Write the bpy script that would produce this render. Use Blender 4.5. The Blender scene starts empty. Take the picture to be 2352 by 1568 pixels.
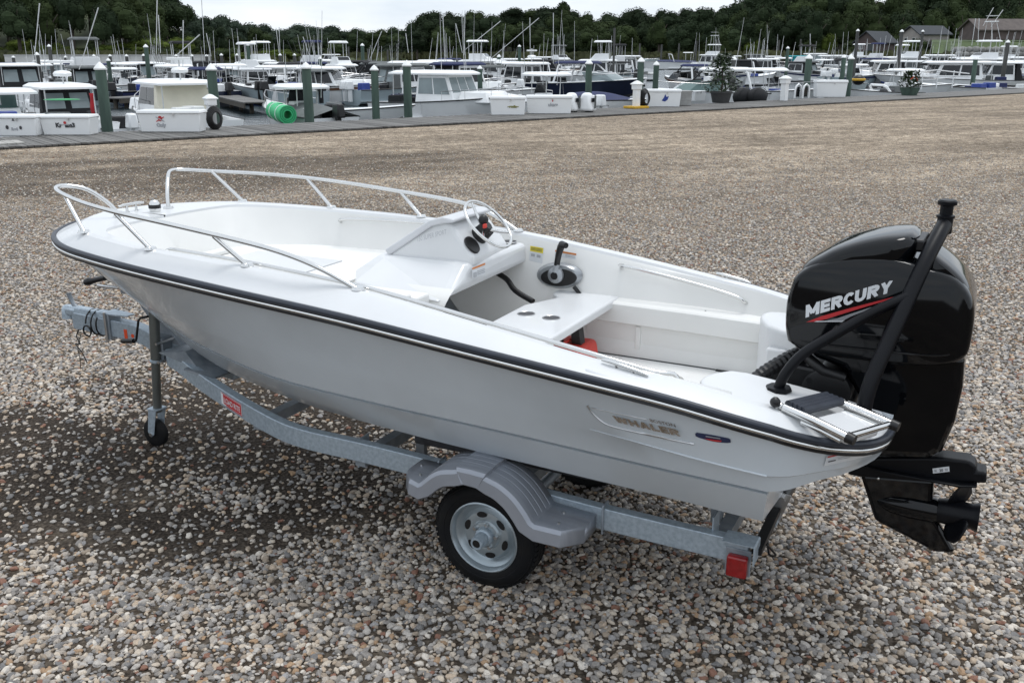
import bpy, bmesh, math, random
from mathutils import Vector, Matrix, noise
from mathutils.bvhtree import BVHTree
R = math.radians
rng = random.Random(7)
SC = bpy.context.scene
COL = SC.collection

# ------------------------------------------------------------------ camera, world, sun, exposure
CAM_H = 2.376
PITCH = 17.145
cam_d = bpy.data.cameras.new('camera')
cam_d.sensor_width = 36.0
cam_d.lens = 2150 * 36 / 2352
cam_d.clip_start = 0.05
cam_d.clip_end = 6000
cam = bpy.data.objects.new('camera', cam_d)
cam.location = (0, 0, CAM_H)
cam.rotation_euler = (R(90 - PITCH), 0, 0)
COL.objects.link(cam)
SC.camera = cam
SC.view_settings.view_transform = 'Standard'
SC.view_settings.look = 'None'
SC.view_settings.gamma = 1
SC.view_settings.use_curve_mapping = False
SC.view_settings.exposure = 0.08

SUN_EL, SUN_AZ = 75.0, 40.0            # azimuth: degrees from +Y towards +X
w = bpy.data.worlds.new("World")
SC.world = w
w.use_nodes = True
nt = w.node_tree
nt.nodes.clear()
wo = nt.nodes.new('ShaderNodeOutputWorld')
bg = nt.nodes.new('ShaderNodeBackground')
bg.inputs['Strength'].default_value = 0.1
sky = nt.nodes.new('ShaderNodeTexSky')
sky.sky_type = 'NISHITA'
sky.sun_disc = False
sky.sun_elevation = R(SUN_EL)
sky.sun_rotation = R(SUN_AZ)
tc = nt.nodes.new('ShaderNodeTexCoord')
mp = nt.nodes.new('ShaderNodeMapping')
mp.inputs['Scale'].default_value = (2.2, 2.2, 9.0)
nz = nt.nodes.new('ShaderNodeTexNoise')
nz.inputs['Scale'].default_value = 1.6
nz.inputs['Detail'].default_value = 6
nz.inputs['Roughness'].default_value = 0.55
cr = nt.nodes.new('ShaderNodeValToRGB')
cr.color_ramp.elements[0].position = 0.3
cr.color_ramp.elements[0].color = (6.1, 7.0, 8.1, 1)
cr.color_ramp.elements[1].position = 0.7
cr.color_ramp.elements[1].color = (9.9, 10.2, 10.5, 1)
sp = nt.nodes.new('ShaderNodeSeparateXYZ')
mr = nt.nodes.new('ShaderNodeMapRange')     # an overcast sky is brighter overhead than at the horizon
mr.inputs['From Min'].default_value = 0.0
mr.inputs['From Max'].default_value = 1.0
mr.inputs['To Min'].default_value = 1.12
mr.inputs['To Max'].default_value = 1.3
mul = nt.nodes.new('ShaderNodeVectorMath')
mul.operation = 'SCALE'
mx = nt.nodes.new('ShaderNodeMix')
mx.data_type = 'RGBA'
mx.inputs[0].default_value = 0.88
L = nt.links.new
L(tc.outputs['Generated'], mp.inputs['Vector'])
L(mp.outputs['Vector'], nz.inputs['Vector'])
L(nz.outputs['Fac'], cr.inputs['Fac'])
L(tc.outputs['Generated'], sp.inputs[0])
L(sp.outputs['Z'], mr.inputs['Value'])
L(cr.outputs['Color'], mul.inputs[0])
L(mr.outputs['Result'], mul.inputs['Scale'])
L(sky.outputs['Color'], mx.inputs[6])
L(mul.outputs[0], mx.inputs[7])
L(mx.outputs[2], bg.inputs['Color'])
L(bg.outputs['Background'], wo.inputs['Surface'])

sun_d = bpy.data.lights.new('sun', 'SUN')
sun_d.energy = 1.35
sun_d.angle = R(20)
sun_d.color = (1.0, 0.985, 0.96)
sun = bpy.data.objects.new('sun', sun_d)
COL.objects.link(sun)
sd = Vector((math.sin(R(SUN_AZ)) * math.cos(R(SUN_EL)), math.cos(R(SUN_AZ)) * math.cos(R(SUN_EL)), math.sin(R(SUN_EL))))
sun.rotation_euler = sd.to_track_quat('Z', 'Y').to_euler()
sun.location = (0, 0, 60)

# ------------------------------------------------------------------ helpers
def mat(name, col, rough=0.5, metal=0.0, var=0.08, scale=6.0, bump=0.0, bscale=None, spec=0.5, coat=0.0, col2=None,
        objrand=0.0, trans=0.0, alpha=1.0, stretch=(1, 1, 1), lo=0.35, hi=0.65):
    m = bpy.data.materials.new(name)
    m.use_nodes = True
    n = m.node_tree.nodes
    lk = m.node_tree.links.new
    b = n['Principled BSDF']
    b.inputs['Roughness'].default_value = rough
    b.inputs['Metallic'].default_value = metal
    b.inputs['Specular IOR Level'].default_value = spec
    b.inputs['Coat Weight'].default_value = coat
    b.inputs['Coat Roughness'].default_value = 0.06
    b.inputs['Transmission Weight'].default_value = trans
    b.inputs['Alpha'].default_value = alpha
    t = n.new('ShaderNodeTexCoord')
    mp_ = n.new('ShaderNodeMapping')
    mp_.inputs['Scale'].default_value = stretch
    lk(t.outputs['Object'], mp_.inputs['Vector'])
    nz_ = n.new('ShaderNodeTexNoise')
    nz_.inputs['Scale'].default_value = scale
    nz_.inputs['Detail'].default_value = 5
    lk(mp_.outputs['Vector'], nz_.inputs['Vector'])
    rp = n.new('ShaderNodeValToRGB')
    c = Vector(col)
    d = Vector(col2) if col2 else c * (1 - var)
    e = c if col2 else c * (1 + var * 0.5)
    rp.color_ramp.elements[0].position = lo
    rp.color_ramp.elements[1].position = hi
    rp.color_ramp.elements[0].color = (*d, 1)
    rp.color_ramp.elements[1].color = (*e, 1)
    lk(nz_.outputs['Fac'], rp.inputs['Fac'])
    out = rp.outputs['Color']
    if objrand:
        oi = n.new('ShaderNodeObjectInfo')
        hs = n.new('ShaderNodeHueSaturation')
        mr_ = n.new('ShaderNodeMapRange')
        mr_.inputs['To Min'].default_value = 1 - objrand
        mr_.inputs['To Max'].default_value = 1 + objrand
        lk(oi.outputs['Random'], mr_.inputs['Value'])
        lk(mr_.outputs['Result'], hs.inputs['Value'])
        lk(out, hs.inputs['Color'])
        out = hs.outputs['Color']
    lk(out, b.inputs['Base Color'])
    rr = n.new('ShaderNodeMapRange')
    rr.inputs['To Min'].default_value = max(0.02, rough * 0.85)
    rr.inputs['To Max'].default_value = min(1, rough * 1.15)
    lk(nz_.outputs['Fac'], rr.inputs['Value'])
    lk(rr.outputs['Result'], b.inputs['Roughness'])
    if bump:
        n2 = n.new('ShaderNodeTexNoise')
        n2.inputs['Scale'].default_value = bscale or scale * 8
        n2.inputs['Detail'].default_value = 4
        lk(mp_.outputs['Vector'], n2.inputs['Vector'])
        bp = n.new('ShaderNodeBump')
        bp.inputs['Strength'].default_value = bump
        bp.inputs['Distance'].default_value = 0.01
        lk(n2.outputs['Fac'], bp.inputs['Height'])
        lk(bp.outputs['Normal'], b.inputs['Normal'])
    return m

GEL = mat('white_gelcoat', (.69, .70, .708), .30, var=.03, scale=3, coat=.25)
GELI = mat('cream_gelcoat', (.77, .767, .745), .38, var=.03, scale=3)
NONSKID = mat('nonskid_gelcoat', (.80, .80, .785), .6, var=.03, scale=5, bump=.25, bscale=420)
HULLM = mat('shade_toned_hull_gelcoat', (.60, .65, .69), .24, var=.08, scale=1.6, coat=.45)  # white gelcoat, with the shade on the hull side toned into its colour
RUBBER = mat('dark_rubber', (.028, .034, .048), .42, var=.2, scale=10)
BLACKP = mat('black_plastic', (.007, .007, .008), .42, var=.2, scale=12)
BLACKG = mat('gloss_black_paint', (.0025, .003, .004), .07, var=.1, scale=5, spec=.36)
BLACKS = mat('satin_black_paint', (.004, .0045, .0065), .42, var=.2, scale=9, spec=.22)
STEEL = mat('polished_steel', (.72, .72, .71), .14, 1.0, var=.05, scale=8)
STEELM = mat('brushed_steel', (.62, .62, .62), .3, 1.0, var=.08, scale=10)
GALV = mat('galvanised_steel', (.43, .50, .56), .42, .4, scale=55, col2=(.32, .385, .44), bump=.1, bscale=90, lo=.35, hi=.65)
GALVD = mat('dull_galvanised_steel', (.30, .33, .36), .5, .3, scale=14, col2=(.20, .23, .26))
JACKM = mat('grey_painted_steel', (.16, .17, .16), .4, .4, scale=9, col2=(.10, .105, .10), stretch=(1, 1, .3))
FENDM = mat('silver_grey_plastic', (.34, .36, .40), .38, .45, scale=7, col2=(.29, .31, .35), stretch=(.5, 6, .5))
RIMM = mat('silver_wheel_paint', (.40, .45, .48), .30, .55, scale=9, col2=(.32, .37, .40))
TYREM = mat('tyre_rubber', (.007, .0075, .009), .66, scale=16, col2=(.010, .010, .010), spec=.18)
REDL = mat('red_lens', (.26, .006, .008), .2, var=.2, scale=30, coat=.4)
REDP = mat('red_plastic', (.62, .045, .03), .4, var=.08)
ORANGE = mat('orange_reflector', (.75, .08, .02), .3, var=.1, scale=40)
WHITEP = mat('white_print', (.72, .74, .76), .4, var=.04)
REDD = mat('red_decal', (.50, .03, .035), .4, var=.08)
NAVYD = mat('navy_decal', (.02, .03, .09), .35, var=.2, scale=30)
GREYD = mat('grey_decal', (.42, .43, .45), .4, var=.06)
CHROMED = mat('chrome_lettering', (.50, .46, .42), .25, .9, scale=25, col2=(.30, .26, .22))
YELD = mat('yellow_decal', (.80, .66, .05), .45, var=.05)
DARKD = mat('dark_print', (.05, .05, .055), .5, var=.1)
SILV = mat('silver_control_paint', (.38, .40, .42), .3, .5, var=.08)

class MB:
    """collects shapes; build() links them as ONE mesh object"""
    def __init__(s):
        s.v, s.f = [], []
    def add(s, vs, fs, M=None):
        o = len(s.v)
        s.v += [tuple(M @ Vector(p)) if M else tuple(p) for p in vs]
        s.f += [tuple(i + o for i in f) for f in fs]
        return s
    def box(s, c, d, M=None, taper=(1, 1)):
        x, y, z = d[0] / 2, d[1] / 2, d[2] / 2
        tx, ty = taper
        vs = [(-x, -y, -z), (x, -y, -z), (x, y, -z), (-x, y, -z), (-x * tx, -y * ty, z), (x * tx, -y * ty, z), (x * tx, y * ty, z), (-x * tx, y * ty, z)]
        T = Matrix.Translation(c) @ (M or Matrix())
        return s.add(vs, [(3, 2, 1, 0), (4, 5, 6, 7), (0, 1, 5, 4), (1, 2, 6, 5), (2, 3, 7, 6), (3, 0, 4, 7)], T)
    def tube(s, pts, r, n=8, closed=False, caps=True):
        pts = [Vector(p) for p in pts]
        m = len(pts)
        rs = r if isinstance(r, (list, tuple)) else [r] * m
        rings = []
        up = None
        for i, p in enumerate(pts):
            a = pts[(i - 1) % m] if closed or i > 0 else pts[0]
            b = pts[(i + 1) % m] if closed or i < m - 1 else pts[-1]
            t = (b - a)
            if t.length < 1e-9: t = Vector((0, 0, 1))
            t.normalize()
            if up is None:
                up = Vector((0, 0, 1)) if abs(t.z) < .9 else Vector((1, 0, 0))
            x = (up - t * up.dot(t))
            if x.length < 1e-6: x = t.orthogonal()
            x.normalize()
            up = x
            y = t.cross(x)
            rings.append([p + (x * math.cos(2 * math.pi * k / n) + y * math.sin(2 * math.pi * k / n)) * rs[i] for k in range(n)])
        return s.rings(rings, closed, caps)
    def rings(s, rings, closed=False, caps=True):
        n = len(rings[0])
        vs = [p for r_ in rings for p in r_]
        fs = []
        m = len(rings)
        for i in range(m if closed else m - 1):
            j = (i + 1) % m
            for k in range(n):
                l = (k + 1) % n
                fs.append((i * n + k, i * n + l, j * n + l, j * n + k))
        if caps and not closed:
            fs.append(tuple(range(n))[::-1])
            fs.append(tuple((m - 1) * n + k for k in range(n)))
        return s.add(vs, fs)
    def cyl(s, a, b, r0, r1=None, n=16):
        return s.tube([a, b], [r0, r0 if r1 is None else r1], n)
    def grid(s, rows):
        n = len(rows[0])
        vs = [p for r_ in rows for p in r_]
        fs = [(i * n + k, i * n + k + 1, (i + 1) * n + k + 1, (i + 1) * n + k) for i in range(len(rows) - 1) for k in range(n - 1)]
        return s.add(vs, fs)
    def prism(s, prof, v0, v1, axis='y', inset=None):
        """profile of 2D points extruded along an axis: y -> (a, v, z); z -> (a, v, z) from (a, v) points"""
        n = len(prof)
        if axis == 'y':
            vs = [(p[0], v0, p[1]) for p in prof] + [(p[0], v1, p[1]) for p in prof]
        elif axis == 'z':
            vs = [(p[0], p[1], v0) for p in prof] + [(p[0], p[1], v1) for p in prof]
        else:
            vs = [(v0, p[0], p[1]) for p in prof] + [(v1, p[0], p[1]) for p in prof]
        fs = [tuple(range(n)), tuple(range(2 * n - 1, n - 1, -1))]
        fs += [(k, n + k, n + (k + 1) % n, (k + 1) % n) for k in range(n)]
        return s.add(vs, fs)
    def lathe(s, prof, c, ax, n=24, caps=False):
        """profile of (radius, distance along ax)"""
        ax = Vector(ax).normalized()
        x = ax.orthogonal().normalized()
        y = ax.cross(x)
        c = Vector(c)
        rings = [[c + ax * h + (x * math.cos(2 * math.pi * k / n) + y * math.sin(2 * math.pi * k / n)) * r_ for k in range(n)] for r_, h in prof]
        return s.rings(rings, False, caps)
    def ball(s, c, r, nu=10, nv=6, sc=(1, 1, 1)):
        prof = [(math.sin(math.pi * i / nv) * r + 1e-5, -math.cos(math.pi * i / nv) * r) for i in range(nv + 1)]
        m2 = MB().lathe(prof, (0, 0, 0), (0, 0, 1), nu)
        return s.add([(c[0] + p[0] * sc[0], c[1] + p[1] * sc[1], c[2] + p[2] * sc[2]) for p in m2.v], m2.f)
    def build(s, name, m, parent=None, smooth=35, bevel=0, seg=2, label=None, cat=None, group=None, kind=None, off=None, weld=False):
        me = bpy.data.meshes.new(name)
        o_ = off if off is not None else OFF.get(parent.name if parent else None)
        vs = [(p[0] - o_[0], p[1] - o_[1], p[2] - o_[2]) for p in s.v] if o_ else s.v
        me.from_pydata(vs, [], s.f)
        me.validate()
        bm = bmesh.new()
        bm.from_mesh(me)
        if weld: bmesh.ops.remove_doubles(bm, verts=bm.verts, dist=2e-4)
        bmesh.ops.recalc_face_normals(bm, faces=bm.faces)
        bm.to_mesh(me)
        bm.free()
        if smooth:
            me.shade_smooth()
            me.set_sharp_from_angle(angle=R(smooth))
        me.materials.append(m)
        o = bpy.data.objects.new(name, me)
        COL.objects.link(o)
        if parent: o.parent = parent
        if parent and parent.name in OFF: OFF[o.name] = OFF[parent.name]
        if bevel:
            b = o.modifiers.new('bevel', 'BEVEL')
            b.width = bevel
            b.segments = seg
            b.limit_method = 'ANGLE'
            b.angle_limit = R(30)
            b.harden_normals = False
        return tag(o, label, cat, group, kind)
OFF = {}
def tag(o, label=None, cat=None, group=None, kind=None):
    if label: o['label'] = label
    if cat: o['category'] = cat
    if group: o['group'] = group
    if kind: o['kind'] = kind
    return o
def empty(name, loc, rz=0, label=None, cat=None, group=None):
    o = bpy.data.objects.new(name, None)
    o.location = loc
    o.rotation_euler = (0, 0, rz)
    o.empty_display_size = .3
    COL.objects.link(o)
    return tag(o, label, cat, group)
def copy_tree(o, parent=None):
    c = o.copy()
    COL.objects.link(c)
    if parent: c.parent = parent
    for ch in list(o.children):
        copy_tree(ch, c)
    return c
def smooth_pts(P, sub=4):
    """Catmull-Rom through rows of numbers"""
    out = []
    n = len(P)
    for i in range(n - 1):
        p0, p1, p2, p3 = P[max(i - 1, 0)], P[i], P[i + 1], P[min(i + 2, n - 1)]
        for k in range(sub):
            t = k / sub
            out.append(tuple(0.5 * (2 * b + (c - a) * t + (2 * a - 5 * b + 4 * c - d) * t * t + (3 * b - a - 3 * c + d) * t ** 3) for a, b, c, d in zip(p0, p1, p2, p3)))
    out.append(tuple(P[-1]))
    return out
def mir(P):
    return [(p[0], -p[1], p[2]) for p in P]
def text_mesh(s, size, bold=0.0, shear=0.0, sx=1.0):
    """flat letters: 2D points (x right, y up) and faces"""
    cu = bpy.data.curves.new('letters', 'FONT')
    cu.body = s
    cu.size = size
    cu.offset = bold
    cu.shear = shear
    cu.resolution_u = 3
    o = bpy.data.objects.new('letters', cu)
    COL.objects.link(o)
    dg = bpy.context.evaluated_depsgraph_get()
    me = bpy.data.meshes.new_from_object(o.evaluated_get(dg))
    vs = [(p.co.x * sx, p.co.y) for p in me.vertices]
    fs = [tuple(p.vertices) for p in me.polygons]
    bpy.data.objects.remove(o)
    bpy.data.curves.remove(cu)
    bpy.data.meshes.remove(me)
    return vs, fs

# pixel of the photograph (2352 wide) and a depth -> a point of the place
PX_F, CXP, CYP = 2150.0, 1176.0, 784.0
cp, spn = math.cos(R(PITCH)), math.sin(R(PITCH))
def ray(x, y):
    a, b = (x - CXP) / PX_F, (y - CYP) / PX_F
    return Vector((a, cp - b * spn, -spn - b * cp))
CAMV = Vector((0, 0, CAM_H))
def at(x, y, Y):
    d = ray(x, y)
    return CAMV + d * (Y / d.y)
def ground_at(x, y, z=0):
    d = ray(x, y)
    return CAMV + d * ((z - CAM_H) / d.z)
def atz(x, Y, z):
    """point at height z and depth Y on the column x"""
    return Vector(((x - CXP) / PX_F * (Y * cp - (z - CAM_H) * spn), Y, z))
WATER = -0.75

# ------------------------------------------------------------------ the ground: gravel lot, its stones, the water, the far shore
DOCK_D = Vector((math.cos(R(38.0)), math.sin(R(38.0)), 0))     # along the boardwalk
DOCK_N = Vector((-math.sin(R(38.0)), math.cos(R(38.0)), 0))    # towards the water
def near_edge(x): return .775 * x + 34.4
_g0, _g1 = ground_at(230, 1050), ground_at(330, 400)
SOIL = [((_g0.x, _g0.y + .1), (4.2, 1.9), 10, .88), ((_g1.x, _g1.y), (10.0, 4.5), 22, .62)]
def gravel_material():
    m = bpy.data.materials.new('gravel_ground')
    m.use_nodes = True
    n = m.node_tree.nodes
    lk = m.node_tree.links.new
    b = n['Principled BSDF']
    b.inputs['Roughness'].default_value = .9
    b.inputs['Specular IOR Level'].default_value = .08
    t = n.new('ShaderNodeTexCoord')
    def voro(scale, feat='F1'):
        v = n.new('ShaderNodeTexVoronoi')
        v.inputs['Scale'].default_value = scale
        v.feature = feat
        lk(t.outputs['Object'], v.inputs['Vector'])
        return v
    def ramp(src, els):
        r_ = n.new('ShaderNodeValToRGB')
        while len(r_.color_ramp.elements) > len(els): r_.color_ramp.elements.remove(r_.color_ramp.elements[-1])
        while len(r_.color_ramp.elements) < len(els): r_.color_ramp.elements.new(.5)
        for e_, (p_, c_) in zip(r_.color_ramp.elements, els):
            e_.position = p_
            e_.color = (*c_, 1)
        lk(src, r_.inputs['Fac'])
        return r_.outputs['Color']
    def mix(f, a, c, mode='MIX'):
        x = n.new('ShaderNodeMix')
        x.data_type = 'RGBA'
        x.blend_type = mode
        if isinstance(f, float): x.inputs[0].default_value = f
        else: lk(f, x.inputs[0])
        lk(a, x.inputs[6])
        lk(c, x.inputs[7])
        return x.outputs[2]
    def noise_(scale, detail=4, stretch=None, rot=0, rough=.55):
        nz_ = n.new('ShaderNodeTexNoise')
        nz_.inputs['Scale'].default_value = scale
        nz_.inputs['Detail'].default_value = detail
        nz_.inputs['Roughness'].default_value = rough
        if stretch:
            mp_ = n.new('ShaderNodeMapping')
            mp_.vector_type = 'TEXTURE'
            mp_.inputs['Rotation'].default_value = (0, 0, rot)
            mp_.inputs['Scale'].default_value = stretch
            lk(t.outputs['Object'], mp_.inputs['Vector'])
            lk(mp_.outputs['Vector'], nz_.inputs['Vector'])
        else:
            lk(t.outputs['Object'], nz_.inputs['Vector'])
        return nz_.outputs['Fac']
    stone_els = [(0, (.50, .45, .385)), (.28, (.22, .19, .165)), (.45, (.60, .54, .46)), (.62, (.33, .265, .205)), (.8, (.46, .395, .315)), (1, (.12, .11, .10))]
    v1 = voro(34)
    v2 = voro(15)
    s1 = n.new('ShaderNodeSeparateColor')
    lk(v1.outputs['Color'], s1.inputs[0])
    s2 = n.new('ShaderNodeSeparateColor')
    lk(v2.outputs['Color'], s2.inputs[0])
    c1 = ramp(s1.outputs[0], stone_els)
    c2 = ramp(s2.outputs[0], stone_els)
    stones = mix(.4, c1, c2)
    # gaps between the stones
    gap = ramp(v1.outputs['Distance'], [(0, (1, 1, 1)), (.35, (1, 1, 1)), (.8, (.30, .275, .25))])
    stones = mix(1.0, stones, gap, 'MULTIPLY')
    v3 = voro(5.5)
    s3 = n.new('ShaderNodeSeparateColor')
    lk(v3.outputs['Color'], s3.inputs[0])
    grain = ramp(s3.outputs[0], [(0, (.78, .76, .74)), (.5, (1.12, 1.10, 1.08)), (1, (1.48, 1.46, 1.43))])
    stones = mix(1.0, stones, grain, 'MULTIPLY')
    soil = ramp(noise_(60, 5), [(.3, (.014, .011, .009)), (.52, (.046, .037, .030)), (.75, (.16, .13, .105))])
    # worn tracks and bare soil
    tr = noise_(1.0, 5, (6.0, 1.3, 1), R(20), .62)
    tracks = ramp(tr, [(.40, (.0, .0, .0)), (.60, (1, 1, 1))])
    base = mix(tracks, mix(.42, stones, soil), stones)
    big = ramp(noise_(.22, 3), [(.3, (1.0, .97, .92)), (.7, (1.32, 1.28, 1.21))])
    base = mix(1.0, base, big, 'MULTIPLY')
    # under the loose stones near the trailer lies dark soil; further out the stones are bedded in it
    sx = n.new('ShaderNodeSeparateXYZ')
    lk(t.outputs['Object'], sx.inputs[0])
    nm = n.new('ShaderNodeMapRange')
    nm.inputs['From Min'].default_value = 6
    nm.inputs['From Max'].default_value = 19
    nm.inputs['To Min'].default_value = .8
    nm.inputs['To Max'].default_value = 0
    lk(sx.outputs['Y'], nm.inputs['Value'])
    base = mix(nm.outputs['Result'], base, soil)
    # bare, damp soil beside the trailer tongue, and a worn brown area behind the bow
    for (cx_, cy_), (rx_, ry_), ang, amt in SOIL:
        mp_ = n.new('ShaderNodeMapping')
        mp_.vector_type = 'TEXTURE'
        mp_.inputs['Location'].default_value = (cx_, cy_, 0)
        mp_.inputs['Rotation'].default_value = (0, 0, R(ang))
        mp_.inputs['Scale'].default_value = (rx_, ry_, 4)
        lk(t.outputs['Object'], mp_.inputs['Vector'])
        gr = n.new('ShaderNodeTexGradient')
        gr.gradient_type = 'SPHERICAL'
        lk(mp_.outputs['Vector'], gr.inputs['Vector'])
        ml_ = n.new('ShaderNodeMath')
        ml_.operation = 'MULTIPLY'
        lk(gr.outputs['Fac'], ml_.inputs[0])
        sc_ = n.new('ShaderNodeMath')
        sc_.operation = 'MULTIPLY_ADD'
        lk(noise_(1.3 if rx_ < 5 else .7, 6, (1.8, .8, 1), R(20)), sc_.inputs[0])
        sc_.inputs[1].default_value = 4.5
        sc_.inputs[2].default_value = -1.0
        lk(sc_.outputs[0], ml_.inputs[1])
        pm = ramp(ml_.outputs[0], [(.15, (0, 0, 0)), (.55, (amt, amt, amt))])
        base = mix(pm, base, soil)
    lk(base, b.inputs['Base Color'])
    bp = n.new('ShaderNodeBump')
    bp.inputs['Strength'].default_value = .9
    bp.inputs['Distance'].default_value = .02
    bp.invert = True
    lk(v1.outputs['Distance'], bp.inputs['Height'])
    bp2 = n.new('ShaderNodeBump')
    bp2.inputs['Strength'].default_value = .5
    bp2.inputs['Distance'].default_value = .03
    lk(noise_(9, 6), bp2.inputs['Height'])
    lk(bp.outputs['Normal'], bp2.inputs['Normal'])
    lk(bp2.outputs['Normal'], b.inputs['Normal'])
    return m
GRAVELM = gravel_material()
lot = MB()
xs = [-120, -60, -30, -10, 0, 20, 60, 120, 320]
lot.grid([[(x, -60, 0) for x in xs], [(x, near_edge(x) * .5 - 30, 0) for x in xs], [(x, near_edge(x) - .02, 0) for x in xs], [(x, near_edge(x) - .02, -2.4) for x in xs]])
lot.build('gravel_ground', GRAVELM, smooth=20, kind='structure')

def stone_material():
    m = bpy.data.materials.new('pebble_stone')
    m.use_nodes = True
    n = m.node_tree.nodes
    lk = m.node_tree.links.new
    b = n['Principled BSDF']
    b.inputs['Roughness'].default_value = .7
    b.inputs['Specular IOR Level'].default_value = .2
    a = n.new('ShaderNodeAttribute')
    a.attribute_type = 'INSTANCER'
    a.attribute_name = 'tone'
    r_ = n.new('ShaderNodeValToRGB')
    els = [(0, (.33, .30, .27)), (.12, (.215, .205, .20)), (.24, (.42, .37, .31)), (.34, (.15, .15, .155)), (.44, (.36, .345, .33)), (.54, (.27, .225, .18)),
           (.63, (.50, .47, .43)), (.70, (.20, .19, .18)), (.78, (.30, .20, .12)), (.83, (.19, .095, .065)), (.87, (.25, .25, .26)), (.94, (.38, .31, .24)), (1, (.62, .60, .56))]
    while len(r_.color_ramp.elements) < len(els): r_.color_ramp.elements.new(.5)
    for e_, (p_, c_) in zip(r_.color_ramp.elements, els):
        e_.position = p_
        e_.color = (c_[0] * 1.33, c_[1] * 1.27, c_[2] * 1.19, 1)
    r_.color_ramp.interpolation = 'CONSTANT'
    lk(a.outputs['Fac'], r_.inputs['Fac'])
    t = n.new('ShaderNodeTexCoord')
    nz_ = n.new('ShaderNodeTexNoise')
    nz_.inputs['Scale'].default_value = 2.4
    nz_.inputs['Detail'].default_value = 5
    lk(t.outputs['Object'], nz_.inputs['Vector'])
    mr_ = n.new('ShaderNodeMapRange')
    mr_.inputs['From Min'].default_value = .3
    mr_.inputs['From Max'].default_value = .7
    mr_.inputs['To Min'].default_value = .72
    mr_.inputs['To Max'].default_value = 1.15
    lk(nz_.outputs['Fac'], mr_.inputs['Value'])
    hs = n.new('ShaderNodeHueSaturation')
    hs.inputs['Saturation'].default_value = .9
    lk(mr_.outputs['Result'], hs.inputs['Value'])
    lk(r_.outputs['Color'], hs.inputs['Color'])
    lk(hs.outputs['Color'], b.inputs['Base Color'])
    return m
STONEM = stone_material()
def pebble_nodes():
    g = bpy.data.node_groups.new('pebble_scatter', 'GeometryNodeTree')
    g.interface.new_socket('Geometry', in_out='INPUT', socket_type='NodeSocketGeometry')
    g.interface.new_socket('Geometry', in_out='OUTPUT', socket_type='NodeSocketGeometry')
    n = g.nodes
    lk = g.links.new
    gi, go = n.new('NodeGroupInput'), n.new('NodeGroupOutput')
    def rnd(tp, lo, hi, seed):
        r_ = n.new('FunctionNodeRandomValue')
        r_.data_type = tp
        i_ = {'FLOAT': (2, 3, 1), 'FLOAT_VECTOR': (0, 1, 0), 'INT': (4, 5, 2)}[tp]
        r_.inputs[i_[0]].default_value = lo
        r_.inputs[i_[1]].default_value = hi
        r_.inputs['Seed'].default_value = seed
        return r_.outputs[i_[2]]
    dp = n.new('GeometryNodeDistributePointsOnFaces')
    dp.distribute_method = 'RANDOM'
    na = n.new('GeometryNodeInputNamedAttribute')
    na.data_type = 'FLOAT'
    na.inputs['Name'].default_value = 'dens'
    lk(gi.outputs[0], dp.inputs['Mesh'])
    lk(na.outputs['Attribute'], dp.inputs['Density'])
    dp.inputs['Seed'].default_value = 3
    st = n.new('GeometryNodeStoreNamedAttribute')
    st.data_type = 'FLOAT'
    st.domain = 'POINT'
    st.inputs['Name'].default_value = 'tone'
    lk(dp.outputs['Points'], st.inputs['Geometry'])
    lk(rnd('FLOAT', 0., 1., 5), st.inputs['Value'])
    g2i = n.new('GeometryNodeGeometryToInstance')
    for k in range(7):
        ic = n.new('GeometryNodeMeshIcoSphere')
        ic.inputs['Radius'].default_value = 1.0
        ic.inputs['Subdivisions'].default_value = 3
        po = n.new('GeometryNodeInputPosition')
        nz_ = n.new('ShaderNodeTexNoise')
        nz_.noise_dimensions = '4D'
        nz_.inputs['W'].default_value = 3.7 * k + 1
        nz_.inputs['Scale'].default_value = .85
        nz_.inputs['Detail'].default_value = 1.5
        lk(po.outputs[0], nz_.inputs['Vector'])
        sb = n.new('ShaderNodeVectorMath')
        sb.operation = 'SUBTRACT'
        sb.inputs[1].default_value = (.5, .5, .5)
        lk(nz_.outputs['Color'], sb.inputs[0])
        sc_ = n.new('ShaderNodeVectorMath')
        sc_.operation = 'SCALE'
        sc_.inputs['Scale'].default_value = 1.5
        lk(sb.outputs[0], sc_.inputs[0])
        sp_ = n.new('GeometryNodeSetPosition')
        lk(ic.outputs['Mesh'], sp_.inputs['Geometry'])
        lk(sc_.outputs[0], sp_.inputs['Offset'])
        sm = n.new('GeometryNodeSetShadeSmooth')
        lk(sp_.outputs[0], sm.inputs['Geometry'])
        ms = n.new('GeometryNodeSetMaterial')
        ms.inputs['Material'].default_value = STONEM
        lk(sm.outputs[0], ms.inputs['Geometry'])
        lk(ms.outputs[0], g2i.inputs[0])
    io = n.new('GeometryNodeInstanceOnPoints')
    lk(st.outputs['Geometry'], io.inputs['Points'])
    lk(g2i.outputs[0], io.inputs['Instance'])
    io.inputs['Pick Instance'].default_value = True
    lk(rnd('INT', 0, 6, 8), io.inputs['Instance Index'])
    lk(rnd('FLOAT_VECTOR', (-.4, -.4, 0.), (.4, .4, 6.28), 9), io.inputs['Rotation'])
    # sizes: many small, few large
    pw = n.new('ShaderNodeMath')
    pw.operation = 'POWER'
    lk(rnd('FLOAT', 0., 1., 11), pw.inputs[0])
    pw.inputs[1].default_value = 2.2
    ma = n.new('ShaderNodeMath')
    ma.operation = 'MULTIPLY_ADD'
    lk(pw.outputs[0], ma.inputs[0])
    ma.inputs[1].default_value = .0135
    ma.inputs[2].default_value = .0078
    vs = n.new('ShaderNodeVectorMath')
    vs.operation = 'SCALE'
    lk(rnd('FLOAT_VECTOR', (.8, .62, .42), (1.25, 1.0, .7), 12), vs.inputs[0])
    lk(ma.outputs[0], vs.inputs['Scale'])
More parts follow.
